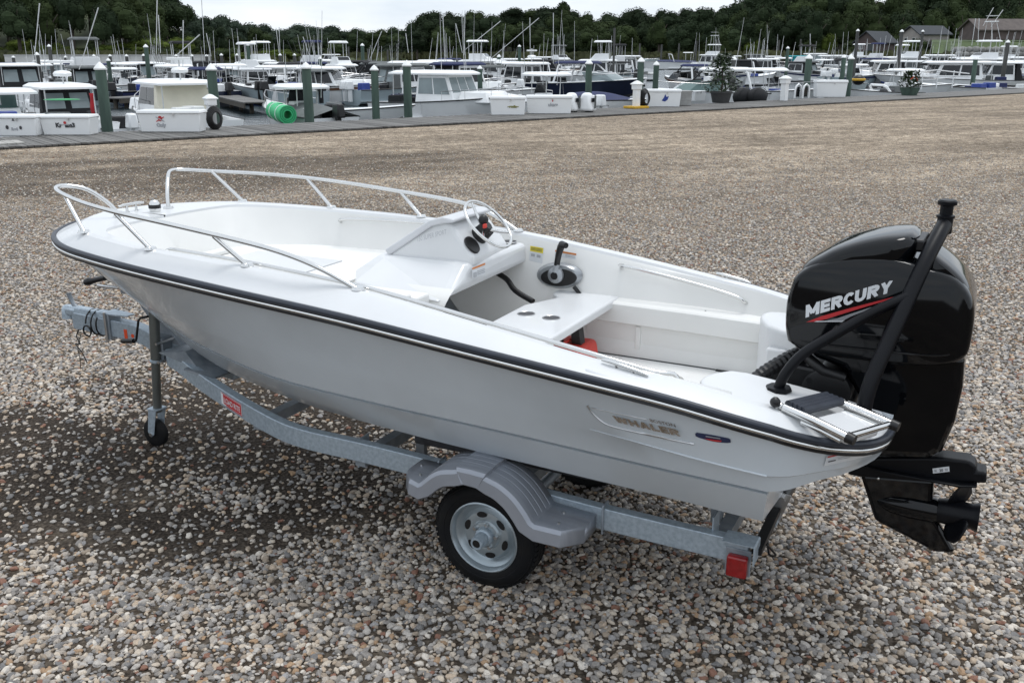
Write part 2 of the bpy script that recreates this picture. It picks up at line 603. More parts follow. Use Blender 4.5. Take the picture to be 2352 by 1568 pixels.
    lk(vs.outputs[0], io.inputs['Scale'])
    lk(io.outputs[0], go.inputs[0])
    return g
def soil_patch(x, y):
    """how bare the soil is at a place, 0..1"""
    out = 0
    for (cx_, cy_), (rx_, ry_), ang, amt in SOIL:
        dx, dy, a = x - cx_, y - cy_, R(ang)
        u, v = (dx * math.cos(a) + dy * math.sin(a)) / rx_, (-dx * math.sin(a) + dy * math.cos(a)) / ry_
        f = max(0, 1 - math.hypot(u, v)) * (1.25 + 1.5 * noise.noise((x * .9, y * 1.5, 2.)) + .8 * noise.noise((x * 3, y * 4, 7.)))
        out = max(out, amt * min(1, max(0, (f - .15) / .4)))
    return out
gm = MB()
rows = []
yy = 2.3
while yy < 25.2:
    rows.append([(yy * (.66 * k / 44) + (1.2 * k / 44), yy, .003) for k in range(-44, 45)])
    yy += .1 + yy * .008
gm.grid(rows)
me = bpy.data.meshes.new('gravel_stones')
me.from_pydata(gm.v, [], gm.f)
at_ = me.attributes.new('dens', 'FLOAT', 'POINT')
for i, p in enumerate(gm.v):
    d = 2600 if p[1] < 6 else 2600 * (6 / p[1]) ** 1.2
    if p[1] > 11: d *= max(0, (25 - p[1]) / 14)
    tr = noise.noise((p[0] * .35 + p[1] * .12, p[1] * 1.2 - p[0] * .4, 3.3))
    d *= (.8 + .2 * min(1, max(0, tr * 1.6 + .75)))
    d *= 1 - .95 * soil_patch(p[0], p[1])
    at_.data[i].value = d
gs = bpy.data.objects.new('gravel_stones', me)
COL.objects.link(gs)
gs.modifiers.new('scatter', 'NODES').node_group = pebble_nodes()
tag(gs, 'loose rounded gravel stones covering the lot', 'gravel', kind='stuff')

# water
def water_material():
    m = mat('harbour_water', (.030, .042, .047), .22, var=.3, scale=.05, spec=.5)
    n = m.node_tree.nodes
    lk = m.node_tree.links.new
    t = n.new('ShaderNodeTexCoord')
    nz_ = n.new('ShaderNodeTexNoise')
    nz_.inputs['Scale'].default_value = 1.1
    nz_.inputs['Detail'].default_value = 4
    lk(t.outputs['Object'], nz_.inputs['Vector'])
    bp = n.new('ShaderNodeBump')
    bp.inputs['Strength'].default_value = .9
    bp.inputs['Distance'].default_value = .22
    lk(nz_.outputs['Fac'], bp.inputs['Height'])
    lk(bp.outputs['Normal'], n['Principled BSDF'].inputs['Normal'])
    return m
wm = MB()
wm.grid([[(-3000, -200, WATER), (3000, -200, WATER)], [(-3000, 4000, WATER), (3000, 4000, WATER)]])
wm.build('water', water_material(), smooth=0, kind='structure')

# the far shore and its hills: profile of the tree tops in the photograph's columns
TOPS = [(-900, 10), (-300, -5), (0, -34), (56, -16), (82, 10), (104, -18), (160, -34), (260, -30), (310, -2), (330, 6), (350, -2), (390, -6), (410, 14), (430, 46), (480, 38), (520, 50), (560, 62), (620, 66),
        (660, 68), (710, 64), (760, 70), (800, 77), (865, 86), (900, 76), (930, 66), (965, 50), (1000, 42), (1050, 30), (1090, 27), (1130, 31), (1170, 37), (1215, 27), (1260, 33), (1290, 32), (1325, 43),
        (1360, 33), (1400, 41), (1450, 35), (1490, 43), (1530, 31), (1570, 38), (1620, 32), (1660, 16), (1710, 4), (1760, -10), (1900, -16), (1980, -8), (2015, 12), (2050, -8), (2300, -20), (2800, -10), (3300, 15)]
TREED = [(-900, 240), (300, 250), (430, 330), (600, 420), (860, 440), (960, 350), (1300, 340), (1600, 300), (1800, 250), (3300, 240)]
SHORE = [(-900, 214), (480, 214), (560, 190), (680, 230), (800, 340), (900, 330), (1200, 300), (1500, 270), (1700, 215), (1900, 185), (2100, 160), (2400, 150), (3300, 150)]
def lerp(T, x):
    if x <= T[0][0]: return T[0][1]
    for (a, b), (c, d) in zip(T, T[1:]):
        if x <= c: return b + (d - b) * (x - a) / (c - a)
    return T[-1][1]
def top_z(x, Y, dy=0): return CAM_H + (120.7 - lerp(TOPS, x) - dy) / PX_F * Y * 1.02
def land_z(x, f):
    """height of the land at fraction f between the shore (0) and the tree line (1)"""
    zt = max(.9, top_z(x, lerp(TREED, x)) - 14.0)
    return -1.6 + min(1, f * 14) * 2.2 + f ** 2 * (zt - .6)
GRASSM = mat('marsh_ground', (.05, .065, .02), .9, scale=.15, col2=(.028, .04, .014), bump=.4, bscale=3)
tm = MB()
rows = []
for f in (0, .03, .07, .2, .4, .6, .8, 1, 1.3):
    row = []
    for x in range(-900, 3301, 40):
        s_, t_ = lerp(SHORE, x), lerp(TREED, x)
        Y = s_ + (t_ - s_) * f
        row.append(tuple(atz(x, Y, land_z(x, min(f, 1)) + (6 if f > 1 else 0))))
    rows.append(row)
for Y2, zz in ((520, 10), (900, 6), (2500, 4)):
    rows.append([tuple(atz(x, max(Y2, lerp(TREED, x) * 1.35), zz)) for x in range(-900, 3301, 40)])
tm.grid(rows)
tm.build('far_shore_hills', GRASSM, smooth=60, kind='structure')

# trees: crowns of leaf clumps round lobes, shared by copies
def leaf_material(name, c, d, objr=.28):
    return mat(name, c, .75, scale=.28, col2=d, objrand=objr, spec=.04, lo=.3, hi=.7)
LEAF = [leaf_material('dark_foliage', (.034, .049, .024), (.016, .025, .014)), leaf_material('mid_foliage', (.052, .070, .028), (.024, .036, .016)),
        leaf_material('olive_foliage', (.105, .135, .030), (.05, .072, .016)), leaf_material('haze_tinted_far_foliage', (.050, .068, .044), (.028, .042, .030))]  # the last one has distance haze mixed into its leaf colour
BARK = mat('tree_bark', (.09, .075, .06), .9, var=.4, scale=4)
def crown_mesh(seed, lobes, leaves, flat=1.0, size=.13):
    r_ = random.Random(seed)
    m = MB()
    L_ = []
    for k in range(lobes):
        a, h = r_.uniform(0, 6.283), r_.uniform(-.55, .8)
        rad = math.sqrt(max(0, 1 - h * h)) * r_.uniform(.25, .72)
        L_.append((Vector((math.cos(a) * rad, math.sin(a) * rad, h * .62 * flat)), r_.uniform(.28, .46)))
    L_.append((Vector((0, 0, 0)), .62))
    for c, r0 in L_:
        m.ball(c, r0 * .86, 7, 5, (1, 1, .85))
    for i in range(leaves):
        c, r0 = L_[r_.randrange(len(L_))]
        d = Vector((r_.gauss(0, 1), r_.gauss(0, 1), r_.gauss(.25, 1))).normalized()
        p = c + d * r0 * r_.uniform(.84, 1.06)
        nn = (d + Vector((r_.gauss(0, .6), r_.gauss(0, .6), r_.gauss(.3, .6)))).normalized()
        x = nn.orthogonal().normalized()
        x.rotate(Matrix.Rotation(r_.uniform(0, 6.28), 3, nn))
        y = nn.cross(x)
        s_ = size * .72 * r_.uniform(.5, 1.15)
        m.add([p - x * s_ * .5, p + y * s_ * .35, p + x * s_ * .5, p - y * s_ * .35], [(0, 1, 2, 3)])
    return m
CROWNS = {}
def crown(i, li):
    if (i, li) not in CROWNS:
        m = crown_mesh(40 + i, (11, 14, 9, 12, 10, 8)[i], (3000, 3200, 2600, 3000, 2600, 1600)[i], (.95, 1.1, .8, 1.3, 1.0, .7)[i], (.13, .12, .14, .12, .13, .17)[i])
        o = m.build('crown', LEAF[li], smooth=0)
        CROWNS[(i, li)] = o.data
        bpy.data.objects.remove(o)
    return CROWNS[(i, li)]
tk = MB()
tk.tube([(0, 0, 0), (.01, 0, .3), (-.01, .01, .55), (.02, 0, .8)], [.045, .035, .028, .012], 7)
for a, z0 in ((0, .42), (2.1, .5), (4.2, .46), (5.3, .58)):
    tk.tube([(0, 0, z0), (math.cos(a) * .12, math.sin(a) * .12, z0 + .14), (math.cos(a) * .24, math.sin(a) * .24, z0 + .3)], [.02, .013, .005], 5)
tko = tk.build('trunk', BARK, smooth=60)
TRUNK = tko.data
bpy.data.objects.remove(tko)
def tree(base, h, wd, ci, li, name, label, group, cz=.62):
    t = empty(name, base, rng.uniform(0, 6.28), label, 'tree' if 'tree' in name else 'shrub', group)
    tr = bpy.data.objects.new('trunk', TRUNK)
    tr.scale = (h, h, h)
    COL.objects.link(tr)
    tr.parent = t
    c = bpy.data.objects.new('crown', crown(ci, li))
    c.scale = (wd / 2, wd / 2, h * .52)
    c.location = (0, 0, h * cz)
    COL.objects.link(c)
    c.parent = t
    return t
def region(x):
    if x < 420: return 'dark broadleaf tree on the high wooded hill at the far left', 'trees on the left hill', 'oak_tree'
    if x < 890: return 'hazy tree of the low far wood left of centre', 'trees of the low far wood', 'far_tree'
    if x < 1330: return 'dark rounded tree on the wooded point at centre', 'trees on the wooded point', 'oak_tree'
    if x < 1700: return 'dark broadleaf tree of the long wood behind the far moorings', 'trees behind the far moorings', 'far_tree'
    return 'tall green tree on the wooded bank above the houses at right', 'trees on the right bank', 'oak_tree'
for row, (step, dyb, dd, sz) in enumerate(((44, 0, 0, 1.0), (52, 22, -9, 1.0), (58, 44, -18, .95), (70, 62, -26, .8))):
    x = -150 + row * 17
    while x < 2500:
        xx = x + rng.uniform(-14, 14)
        if row == 3 and xx < 480:
            x += step
            continue
        Y = lerp(TREED, xx) + dd + rng.uniform(-4, 4)
        zt = top_z(xx, Y, (dyb + rng.uniform(-7, 7)) * (1 if lerp(TOPS, xx) < 40 else .62))
        wd = rng.uniform(72, 118) * Y / PX_F * sz
        h = rng.uniform(10.5, 14.5) * sz
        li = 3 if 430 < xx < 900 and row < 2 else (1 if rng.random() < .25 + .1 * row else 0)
        lb, gp, nm = region(xx)
        lb = ('skyline ', 'second rank ', 'lower rank ', 'front rank ')[row] + ('lighter green ' if li == 1 else '') + lb.replace('dark ', '' if li == 1 else 'dark ')
        zb = zt - h * 1.02
        if row == 3: zb = max(zb, 0)
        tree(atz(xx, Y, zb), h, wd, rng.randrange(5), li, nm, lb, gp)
        x += step * (1 if 430 > x or x > 900 else .85)
# the bare-topped tree that stands above the wood, and the bushes of the marsh
tree(atz(1292, 336, 4), 14.2, 9, 5, 1, 'tall_tree', 'thin spiky tree top standing out above the wood at centre', None, .72)
for x0, x1, n_, ya, yb, lb, gp in ((-30, 480, 20, 84, 112, 'olive green bush in the marsh behind the long white bulkhead', 'bushes behind the bulkhead'),
                                   (480, 800, 10, 98, 120, 'rounded green bush on the low point by the far water', 'bushes on the low point'),
                                   (1690, 2010, 9, 70, 96, 'bright green bush at the foot of the right bank', 'bushes on the right bank'),
                                                   (1985, 2290, 11, 84, 100, 'dark green bush among the houses at right', 'bushes among the houses')):
    for k in range(n_):
        xx = x0 + (x1 - x0) * (k + rng.random()) / n_
        Y = lerp(SHORE, xx) + rng.uniform(6, 18) + (6 if x0 < 1000 else 30)
        zt = CAM_H + (120.7 - rng.uniform(ya, yb)) / PX_F * Y
        h = max(2.0, zt - .4)
        tree(atz(xx, Y, zt - h), h, rng.uniform(40, 90) * Y / PX_F, rng.randrange(5), 2 if rng.random() < .6 else 1, 'bush', lb, gp, .52)
# reeds along the far shore
rd = MB()
for k in range(5200):
    xx = rng.uniform(-120, 2450)
    f = rng.uniform(.03, .3)
    s_, t_ = lerp(SHORE, xx), lerp(TREED, xx)
    Y = s_ + (t_ - s_) * f
    p = atz(xx, Y, land_z(xx, f))
    a, ww, hh = rng.uniform(0, 3.14), rng.uniform(.5, 1.3), rng.uniform(.7, 1.9)
    u = Vector((math.cos(a) * ww, math.sin(a) * ww, 0))
    l_ = Vector((rng.gauss(0, .2), rng.gauss(0, .2), hh))
    rd.add([p - u, p + u, p + u * .6 + l_, p + l_ * 1.15, p - u * .6 + l_], [(0, 1, 2, 3, 4)])
rd.build('marsh_reeds', mat('reed_stalks', (.105, .11, .045), .9, scale=.06, col2=(.055, .062, .026), objrand=0), smooth=0, label='belt of olive brown reeds along the far shore', cat='reeds', kind='stuff')

# ------------------------------------------------------------------ boardwalk
WOOD = mat('weathered_plank', (.19, .185, .175), .85, scale=3, col2=(.11, .105, .10), objrand=.28, stretch=(1, 10, 4), bump=.3, bscale=18)
WOODL = mat('pale_plank', (.42, .41, .38), .85, scale=3, col2=(.32, .31, .29), objrand=.1, stretch=(1, 10, 4))
WOODD = mat('wet_timber', (.075, .065, .052), .8, var=.4, scale=5, stretch=(4, 4, 1))
walk = empty('boardwalk', (-18.5, near_edge(-18.5), 0), R(37.8), 'weathered grey plank boardwalk along the edge of the gravel lot', 'boardwalk')
BW_W = 3.3
pm_ = MB().box((0, 0, 0), (.130, BW_W, .045))
p0 = pm_.build('plank', WOOD, walk, smooth=0, off=(0, 0, 0))
p0.location = (.07, BW_W / 2, .045)
for k in range(1, 300):
    c = p0.copy()
    COL.objects.link(c)
    c.location = (.07 + .145 * k, BW_W / 2 + rng.gauss(0, .012), .045 + rng.gauss(0, .003))
    c.rotation_euler = (0, 0, rng.gauss(0, .004))
far_ = MB()
for k in range(300, 760):
    far_.box((.07 + .145 * k, BW_W / 2, .045), (.138, BW_W, .045))
far_.build('far_planks', WOOD, walk, smooth=0, off=(0, 0, 0), kind='stuff')
bm_ = MB()
for yb_ in (.12, 1.6, 3.15):
    bm_.box((55, yb_, -.1), (110, .12, .22))
bm_.build('joist', WOODD, walk, smooth=0, off=(0, 0, 0))
ramp_ = empty('plank_ramp', ground_at(14, 337), R(37.8), 'short pale plank ramp at the far left end of the boardwalk', 'ramp')
for k in range(5):
    MB().box((-.55 + .22 * k, .28, .085), (.205, 1.0, .03)).build('plank', WOODL, ramp_, smooth=0)

# ------------------------------------------------------------------ bulkhead, houses
WALLW = mat('whitewashed_timber', (.74, .73, .71), .8, scale=.8, col2=(.60, .59, .57), stretch=(.3, 1, 3))
a_, b_ = atz(14, 212, WATER), atz(484, 212, WATER)
ln = (b_ - a_).length
bk = empty('bulkhead_wall', a_, math.atan2(b_.y - a_.y, b_.x - a_.x), 'long low whitish timber bulkhead wall across the basin at left', 'wall')
for k in range(6):
    MB().box((ln / 2, 0, .24 + .42 * k), (ln, .12 + .02 * (k % 2), .40)).build('board', WALLW, bk, smooth=0)
MB().box((ln / 2, -.05, 2.58), (ln, .5, .12)).build('wall_cap', WALLW, bk, smooth=0)
for k in range(14):
    MB().box((ln * (k + .5) / 14, -.16, 1.2), (.25, .18, 2.5)).build('wall_post', WALLW, bk, smooth=0)

ROOFD = mat('dark_shingle_roof', (.045, .05, .058), .85, var=.25, scale=3)
ROOFB = mat('brown_shingle_roof', (.125, .105, .095), .9, scale=1.2, col2=(.085, .07, .065))
WALLB = mat('brown_house_wall', (.11, .085, .08), .8, var=.2, scale=1)
WALLP = mat('pale_house_wall', (.36, .33, .31), .8, var=.15, scale=1)
WALLR = mat('red_brick_wall', (.17, .085, .075), .85, var=.3, scale=2)
GLASS = mat('window_glass', (.03, .04, .045), .08, var=.2, scale=1)
FRAMEW = mat('white_window_frame', (.6, .6, .58), .5)
def house(x, Y, z0, wd, dp, h, rh, rot, wm_, rm, label, wins, over=.5, gable=True):
    t = empty('house', atz(x, Y, z0), R(rot), label, 'house')
    MB().box((0, 0, h / 2), (wd, dp, h)).build('wall', wm_, t, smooth=0)
    g = MB()
    g.prism([(-wd / 2 + .01, h), (wd / 2 - .01, h), (0, h + rh * .97)], -dp / 2 + .02, dp / 2 - .02, 'y')
    g.build('gable', wm_, t, smooth=0)
    for s in (-1, 1):
        r_ = MB()
        e_ = over
        n_ = Vector((rh, wd / 2)).normalized()
        x1, z1 = s * (wd / 2 + e_), h - rh * e_ / (wd / 2)
        r_.prism([(0, h + rh + .02), (x1, z1 + .02), (x1, z1 + .2), (0, h + rh + .22)], -dp / 2 - e_, dp / 2 + e_, 'y')
        r_.build('roof', rm, t, smooth=0)
    for face, u, zc, ww, hh in wins:
        if face == 'f': c, d, gd = (u, -dp / 2 - .03, zc), (ww, .1, hh), (ww - .2, .03, hh - .2)
        else: c, d, gd = (-wd / 2 - .03, u, zc), (.1, ww, hh), (.03, ww - .2, hh - .2)
        f = MB().box(c, d).build('window', FRAMEW, t, smooth=0)
        cc = (c[0], c[1] - .05, c[2]) if face == 'f' else (c[0] - .05, c[1], c[2])
        MB().box(cc, gd).build('pane', GLASS, f, smooth=0)
    return t
house(2008, 196, 2.0, 4.6, 7.5, 2.4, 1.8, -48, WALLB, ROOFD, 'low brown house with a dark gabled roof behind the right moorings', (('f', -1.0, 1.4, .9, .9), ('f', 1.0, 1.2, 1.3, 1.7), ('s', 0, 1.4, 1.0, .9)))
house(2122, 206, 3.4, 6.0, 7.0, 2.6, 1.5, -76, WALLP, ROOFD, 'dark roofed house with pale and red walls between the trees at right', (('s', -2.2, 1.5, 1.0, 1.1), ('s', .2, 1.5, 1.0, 1.1), ('f', -1.4, 1.4, 1.0, 1.0), ('f', 1.2, 1.4, 1.0, 1.0)))
house(2350, 184, 4.6, 6.0, 22, 1.8, 1.7, -83, WALLB, ROOFB, 'long low building with a brown shingle roof at the far right', (('s', 8, 1.3, 1.3, 1.0), ('s', 3, 1.3, 1.3, 1.0), ('s', -3, 1.3, 1.3, 1.0)))
STONEW = mat('grey_stone_wall', (.27, .265, .25), .9, var=.3, scale=2)
sw = empty('stone_wall', atz(2300, 158, 1.0), R(-12), 'grey boulder retaining wall below the long brown roofed building', 'wall')
for i in range(15):
    for j in range(3):
        s_ = rng.uniform(.55, .8)
        MB().ball((i * 1.0 - 7 + .5 * (j % 2), j * .2 + rng.uniform(-.08, .08), .3 + .75 * j), s_, 7, 5, (1.0, .7, .7)).build('stone', STONEW, sw, smooth=20)
lawn = MB()
lawn.grid([[tuple(atz(x, 168, 2.2)) for x in range(2140, 2500, 40)], [tuple(atz(x, 178, 4.2)) for x in range(2140, 2500, 40)], [tuple(atz(x, 215, 5.2)) for x in range(2140, 2500, 40)]])
lawn.build('grass_bank', mat('lawn_grass', (.055, .085, .022), .9, var=.3, scale=.6), smooth=0, kind='structure')

# ------------------------------------------------------------------ the boat on its trailer: a shared frame, a forward, v to port, z up
PSI = R(26.849)
BO = Vector((1.2034, 3.8765, 0))
FWD = Vector((-math.cos(PSI), math.sin(PSI), 0))
PORT = Vector((-math.sin(PSI), -math.cos(PSI), 0))
def frame_empty(name, off, label, cat):
    e_ = empty(name, BO + FWD * off[0] + PORT * off[1] + Vector((0, 0, off[2])), math.pi - PSI, label, cat)
    OFF[e_.name] = off
    return e_
def lp(x, y, **k):
    """pixel of the photograph on a plane v=, z= or a= of the boat's frame"""
    d = ray(x, y)
    if 'z' in k: t = (k['z'] - CAM_H) / d.z
    elif 'v' in k: t = (k['v'] - (CAMV - BO).dot(PORT)) / d.dot(PORT)
    else: t = (k['a'] - (CAMV - BO).dot(FWD)) / d.dot(FWD)
    P = CAMV + d * t - BO
    return Vector((P.dot(FWD), P.dot(PORT), P.z))
def zm(s, ox, oy): return lambda x, y: ((x / s + ox) / 1.6378, (y / s + oy) / 1.6378)
boat = frame_empty('motorboat', (1.9, 0, .49), 'open white motorboat with bow rails and side console resting on the galvanised trailer', 'boat')

ST = [ # rub (a v z) | crown outer | crown inner | upper chine | lower chine | keel
 ((4.30, 0, 1.372), (4.08, 0, 1.455), (3.66, 0, 1.452), (4.20, 0, 1.22), (4.14, 0, 1.13), (4.10, 0, 1.06)),
 ((4.265, .15, 1.372), (4.05, .12, 1.455), (3.66, .12, 1.452), (4.17, .055, 1.20), (4.10, .025, 1.10), (4.06, 0, 1.02)),
 ((4.19, .29, 1.372), (3.99, .25, 1.456), (3.65, .24, 1.452), (4.10, .11, 1.15), (4.02, .05, 1.04), (3.98, 0, .95)),
 ((4.08, .43, 1.371), (3.90, .38, 1.456), (3.63, .36, 1.452), (3.98, .165, 1.09), (3.90, .08, .96), (3.87, 0, .88)),
 ((3.93, .55, 1.371), (3.77, .50, 1.456), (3.59, .47, 1.452), (3.82, .22, 1.03), (3.75, .11, .88), (3.72, 0, .80)),
 ((3.72, .66, 1.370), (3.60, .60, 1.455), (3.48, .55, 1.450), (3.60, .285, .97), (3.55, .145, .79), (3.52, 0, .71)),
 ((3.45, .74, 1.367), (3.35, .672, 1.450), (3.30, .61, 1.446), (3.35, .37, .925), (3.30, .19, .70), (3.25, 0, .62)),
 ((3.00, .83, 1.360), (2.99, .735, 1.442), (2.98, .68, 1.438), (3.00, .48, .885), (2.95, .27, .645), (2.9, 0, .545)),
 ((2.35, .90, 1.340), (2.34, .775, 1.428), (2.34, .72, 1.424), (2.35, .645, .852), (2.35, .42, .63), (2.35, 0, .50)),
 ((1.70, .93, 1.308), (1.70, .80, 1.392), (1.70, .745, 1.388), (1.70, .71, .848), (1.70, .53, .64), (1.70, 0, .49)),
 ((1.10, .93, 1.256), (1.10, .82, 1.318), (1.10, .765, 1.314), (1.10, .73, .842), (1.10, .585, .645), (1.10, 0, .49)),
 ((.60, .912, 1.205), (.60, .825, 1.247), (.60, .77, 1.243), (.60, .732, .826), (.60, .60, .637), (.60, 0, .49)),
 ((.27, .886, 1.165), (.27, .80, 1.203), (.27, .74, 1.199), (.27, .73, .814), (.27, .60, .627), (.27, 0, .49)),
 ((.02, .85, 1.117), (.02, .765, 1.155), (.02, .70, 1.15), (.04, .725, .806), (.05, .60, .617), (.05, 0, .495)),
 ((-.10, .815, 1.088), (-.09, .735, 1.128), (-.09, .66, 1.125), (-.09, .72, .80), (-.06, .60, .614), (-.05, 0, .50)),
]
SUB = 4
flat = smooth_pts([sum((list(p) for p in s_), []) for s_ in ST], SUB)
SS = [[Vector(r_[3 * k:3 * k + 3]) for k in range(6)] for r_ in flat]
for r_ in SS:
    for k in range(6): r_[k].y = max(0, r_[k].y)
hull = MB()
def knuckle(r_):
    rub, c2 = r_[0], r_[3]
    if rub.x > .75: f, o_ = .35, .0
    else:
        t = min(1, (.75 - rub.x) / .6)
        f, o_ = .35 - .05 * t, .022 * t
    p = c2.lerp(rub, f)
    p.y += o_
    return p
for s_ in (1, -1):
    rows = []
    for r_ in SS:
        kn = knuckle(r_)
        kl = r_[3].lerp(kn, .85)
        if r_[0].x < .75: kl.y = kl.y - .016 * min(1, (.75 - r_[0].x) / .4)
        gd = min(1, r_[3].y / .2)
        c2l = r_[3] + Vector((0, -.036 * gd, .001))
        c2m = r_[3] + Vector((0, -.036 * gd, -.015 * gd))
        c2n = r_[3] + Vector((0, -.012 * gd, -.017 * gd))
        c1l = r_[4] + Vector((0, -.02 if r_[4].y > .1 else 0, -.006))
        pts = [r_[0] + Vector((0, 0, -.02)), r_[0].lerp(kn, .5) + Vector((0, -.008, 0)), kn, kl, r_[3], c2l, c2m, c2n, r_[3].lerp(r_[4], .6) + Vector((0, .0, -.004)), r_[4], c1l, r_[5]]
        rows.append([(p.x, p.y * s_, p.z) for p in pts])
    hull.grid(rows)
    # stern quarter: the swim platform beyond the transom
    top = smooth_pts([SS[-1][0][:], (-.18, .775, 1.06), (-.29, .71, 1.03), (-.40, .60, 1.003), (-.455, .47, .987), (-.47, .33, .985)], 3)
    low = smooth_pts([SS[-1][3][:], (-.16, .70, .815), (-.25, .64, .845), (-.35, .56, .868), (-.43, .45, .892), (-.455, .33, .905)], 3)
    rows = []
    for i, (t, l_) in enumerate(zip(top, low)):
        t, l_, g_ = Vector(t), Vector(l_), 1 - i / (len(top) - 1)
        kn = l_.lerp(t, .30)
        kn.y += .022 * g_
        kl = l_.lerp(kn, .85)
        kl.y -= .016 * g_
        rows.append([(p.x, p.y * s_, p.z) for p in (t + Vector((0, 0, -.02)), t.lerp(kn, .5) + Vector((0, -.008 * g_ + .012 * (1 - g_), 0)), kn, kl, l_)])
    hull.grid(rows)
    hull.grid([[(l_[0], l_[1] * s_, l_[2]), (l_[0], .33 * s_, l_[2])] for l_ in low])
    hull.add([(-.09, .33 * s_, .80), (-.455, .33 * s_, .905), (-.47, .33 * s_, 1.04), (-.02, .33 * s_, 1.10), (-.02, .33 * s_, .8)], [(0, 1, 2, 3, 4)])
tr_ = SS[-1]
ring = [(p.x, p.y, p.z) for p in (tr_[3], tr_[4], tr_[5])] + [(p.x, -p.y, p.z) for p in (tr_[4], tr_[3])] + [(-.09, -.33, .82), (-.07, -.33, .99), (-.07, .33, .99), (-.09, .33, .82)]
hull.add(ring, [tuple(range(len(ring)))])
for s_ in (1, -1):
    kn_ = [(k.x, (k.y + .001) * s_, k.z) for k in (knuckle(r_) for r_ in SS if r_[0].x < .62)]
    MB().tube(kn_, [.001 + .003 * min(1, i / 5) for i in range(len(kn_))], 6).build('strake', HULLM, boat, smooth=60)
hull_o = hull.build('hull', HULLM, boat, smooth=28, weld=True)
HB = BVHTree.FromPolygons([Vector(p) for p in hull.v], hull.f)
def on_hull(a, z, lift=.006):
    h = HB.ray_cast(Vector((a, 2, z)), Vector((0, -1, 0)))
    return (a, (h[0].y if h[0] else .85) + lift, z)

# gunwale and liner
deck = MB()
aft = [(-.18, .775, 1.06), (-.29, .71, 1.03), (-.40, .60, 1.003), (-.455, .47, .987), (-.47, .33, .985)]
aftc = [(-.17, .70, 1.098), (-.26, .65, 1.075), (-.355, .555, 1.052), (-.41, .45, 1.04), (-.425, .33, 1.04)]
afti = [(-.15, .60, 1.105), (-.20, .55, 1.09), (-.25, .48, 1.08), (-.28, .42, 1.075), (-.30, .33, 1.07)]
for s_ in (1, -1):
    rows = [[r_[0], r_[0].lerp(r_[1], .12) + Vector((0, .004, .008)), r_[0].lerp(r_[1], .9) + Vector((0, .006, .004)), r_[1] + Vector((0, -.006, .004)), r_[2] + Vector((0, .008, .002)), r_[2] + Vector((0, 0, -.012))] for r_ in SS]
    ra = smooth_pts([list(SS[-1][0]) + list(SS[-1][1]) + list(SS[-1][2])] + [list(p) + list(q) + list(i) for p, q, i in zip(aft, aftc, afti)], 3)
    for q in ra[1:]:
        A, B, C = Vector(q[0:3]), Vector(q[3:6]), Vector(q[6:9])
        rows.append([A, A.lerp(B, .12) + Vector((0, .004, .008)), A.lerp(B, .9) + Vector((0, .004, .004)), B + Vector((0, 0, .004)), C.lerp(B, .05), C])
    deck.grid([[(p[0], p[1] * s_, p[2]) for p in r_] for r_ in rows])
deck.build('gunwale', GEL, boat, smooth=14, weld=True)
liner = MB()
for s_ in (1, -1):
    rows = []
    for r_ in SS:
        if r_[2].x < .05: break
        bow = max(0, min(1, (r_[2].x - 3.0) / .5))
        bow0 = max(0, min(1, (r_[2].x - 1.9) / .3))
        p = r_[2] + Vector((0, 0, -.012))
        q = Vector((p.x - .10 * bow, max(0, p.y - .045 - .06 * bow), 1.24))
        rows.append([(p.x, p.y * s_, p.z), (p.x * .7 + q.x * .3 + .004, (p.y * .8 + q.y * .2) * s_, p.z * .8 + q.z * .2), (q.x, q.y * s_, min(q.z, p.z - .08)), (q.x - .05 * bow, min(.60, max(0, q.y - .02 - .05 * bow0)) * s_, .80 + .36 * bow0)])
    liner.grid(rows)
liner.build('inner_liner', GELI, boat, smooth=40)
# cockpit sole and raised bow floor
MB().box((.88, 0, .785), (1.72, 1.16, .03)).build('cockpit_sole', NONSKID, boat, smooth=0)
bf = MB()
bow_out = [(1.75, .12), (2.25, .12), (2.25, -.69), (2.6, -.66), (3.0, -.63), (3.3, -.52), (3.42, -.40), (3.50, -.2), (3.52, 0), (3.50, .2), (3.42, .40), (3.3, .52), (3.0, .63), (2.6, .66), (2.25, .69), (1.75, .70)]
bf.prism(bow_out, 1.17, 1.225, 'z')
bf.build('bow_floor', NONSKID, boat, smooth=0, bevel=.012)
MB().box((1.96, .42, 1.238), (.40, .30, .028)).build('step_box_lid', GELI, boat, bevel=.01)
MB().box((2.9, -.02, 1.2275), (.62, .52, .006)).build('bow_hatch', GEL, boat, bevel=.003)
MB().add([(1.755, .12, .80), (1.755, .60, .80), (1.755, .66, 1.13), (1.755, .12, 1.13)], [(0, 1, 2, 3)]).build('floor_riser', GELI, boat, smooth=0)
MB().box((3.36, -.02, 1.24), (.07, .34, .03)).build('bow_step', GELI, boat, bevel=.01)
for P_ in (((2.59, -.28), (3.21, -.28)), ((2.59, .24), (3.21, .24)), ((2.59, -.28), (2.59, .24)), ((3.21, -.28), (3.21, .24))):
    MB().tube([(P_[0][0], P_[0][1], 1.227), (P_[1][0], P_[1][1], 1.227)], .003, 5).build('hatch_seam', GREYD, boat)
MB().cyl((2.66, .16, 1.2305), (2.66, .16, 1.2345), .022, .02, 14).build('hatch_latch', STEELM, boat, smooth=40)
MB().box((.42, -.575, .803), (.07, .02, .008)).build('floor_latch', BLACKP, boat, bevel=.002)
for a_ in (.25, .55, .85, 1.12):
    MB().cyl((a_, -.655, 1.088), (a_, -.655, 1.093), .006, .005, 8).build('screw', STEELM, boat, smooth=40)
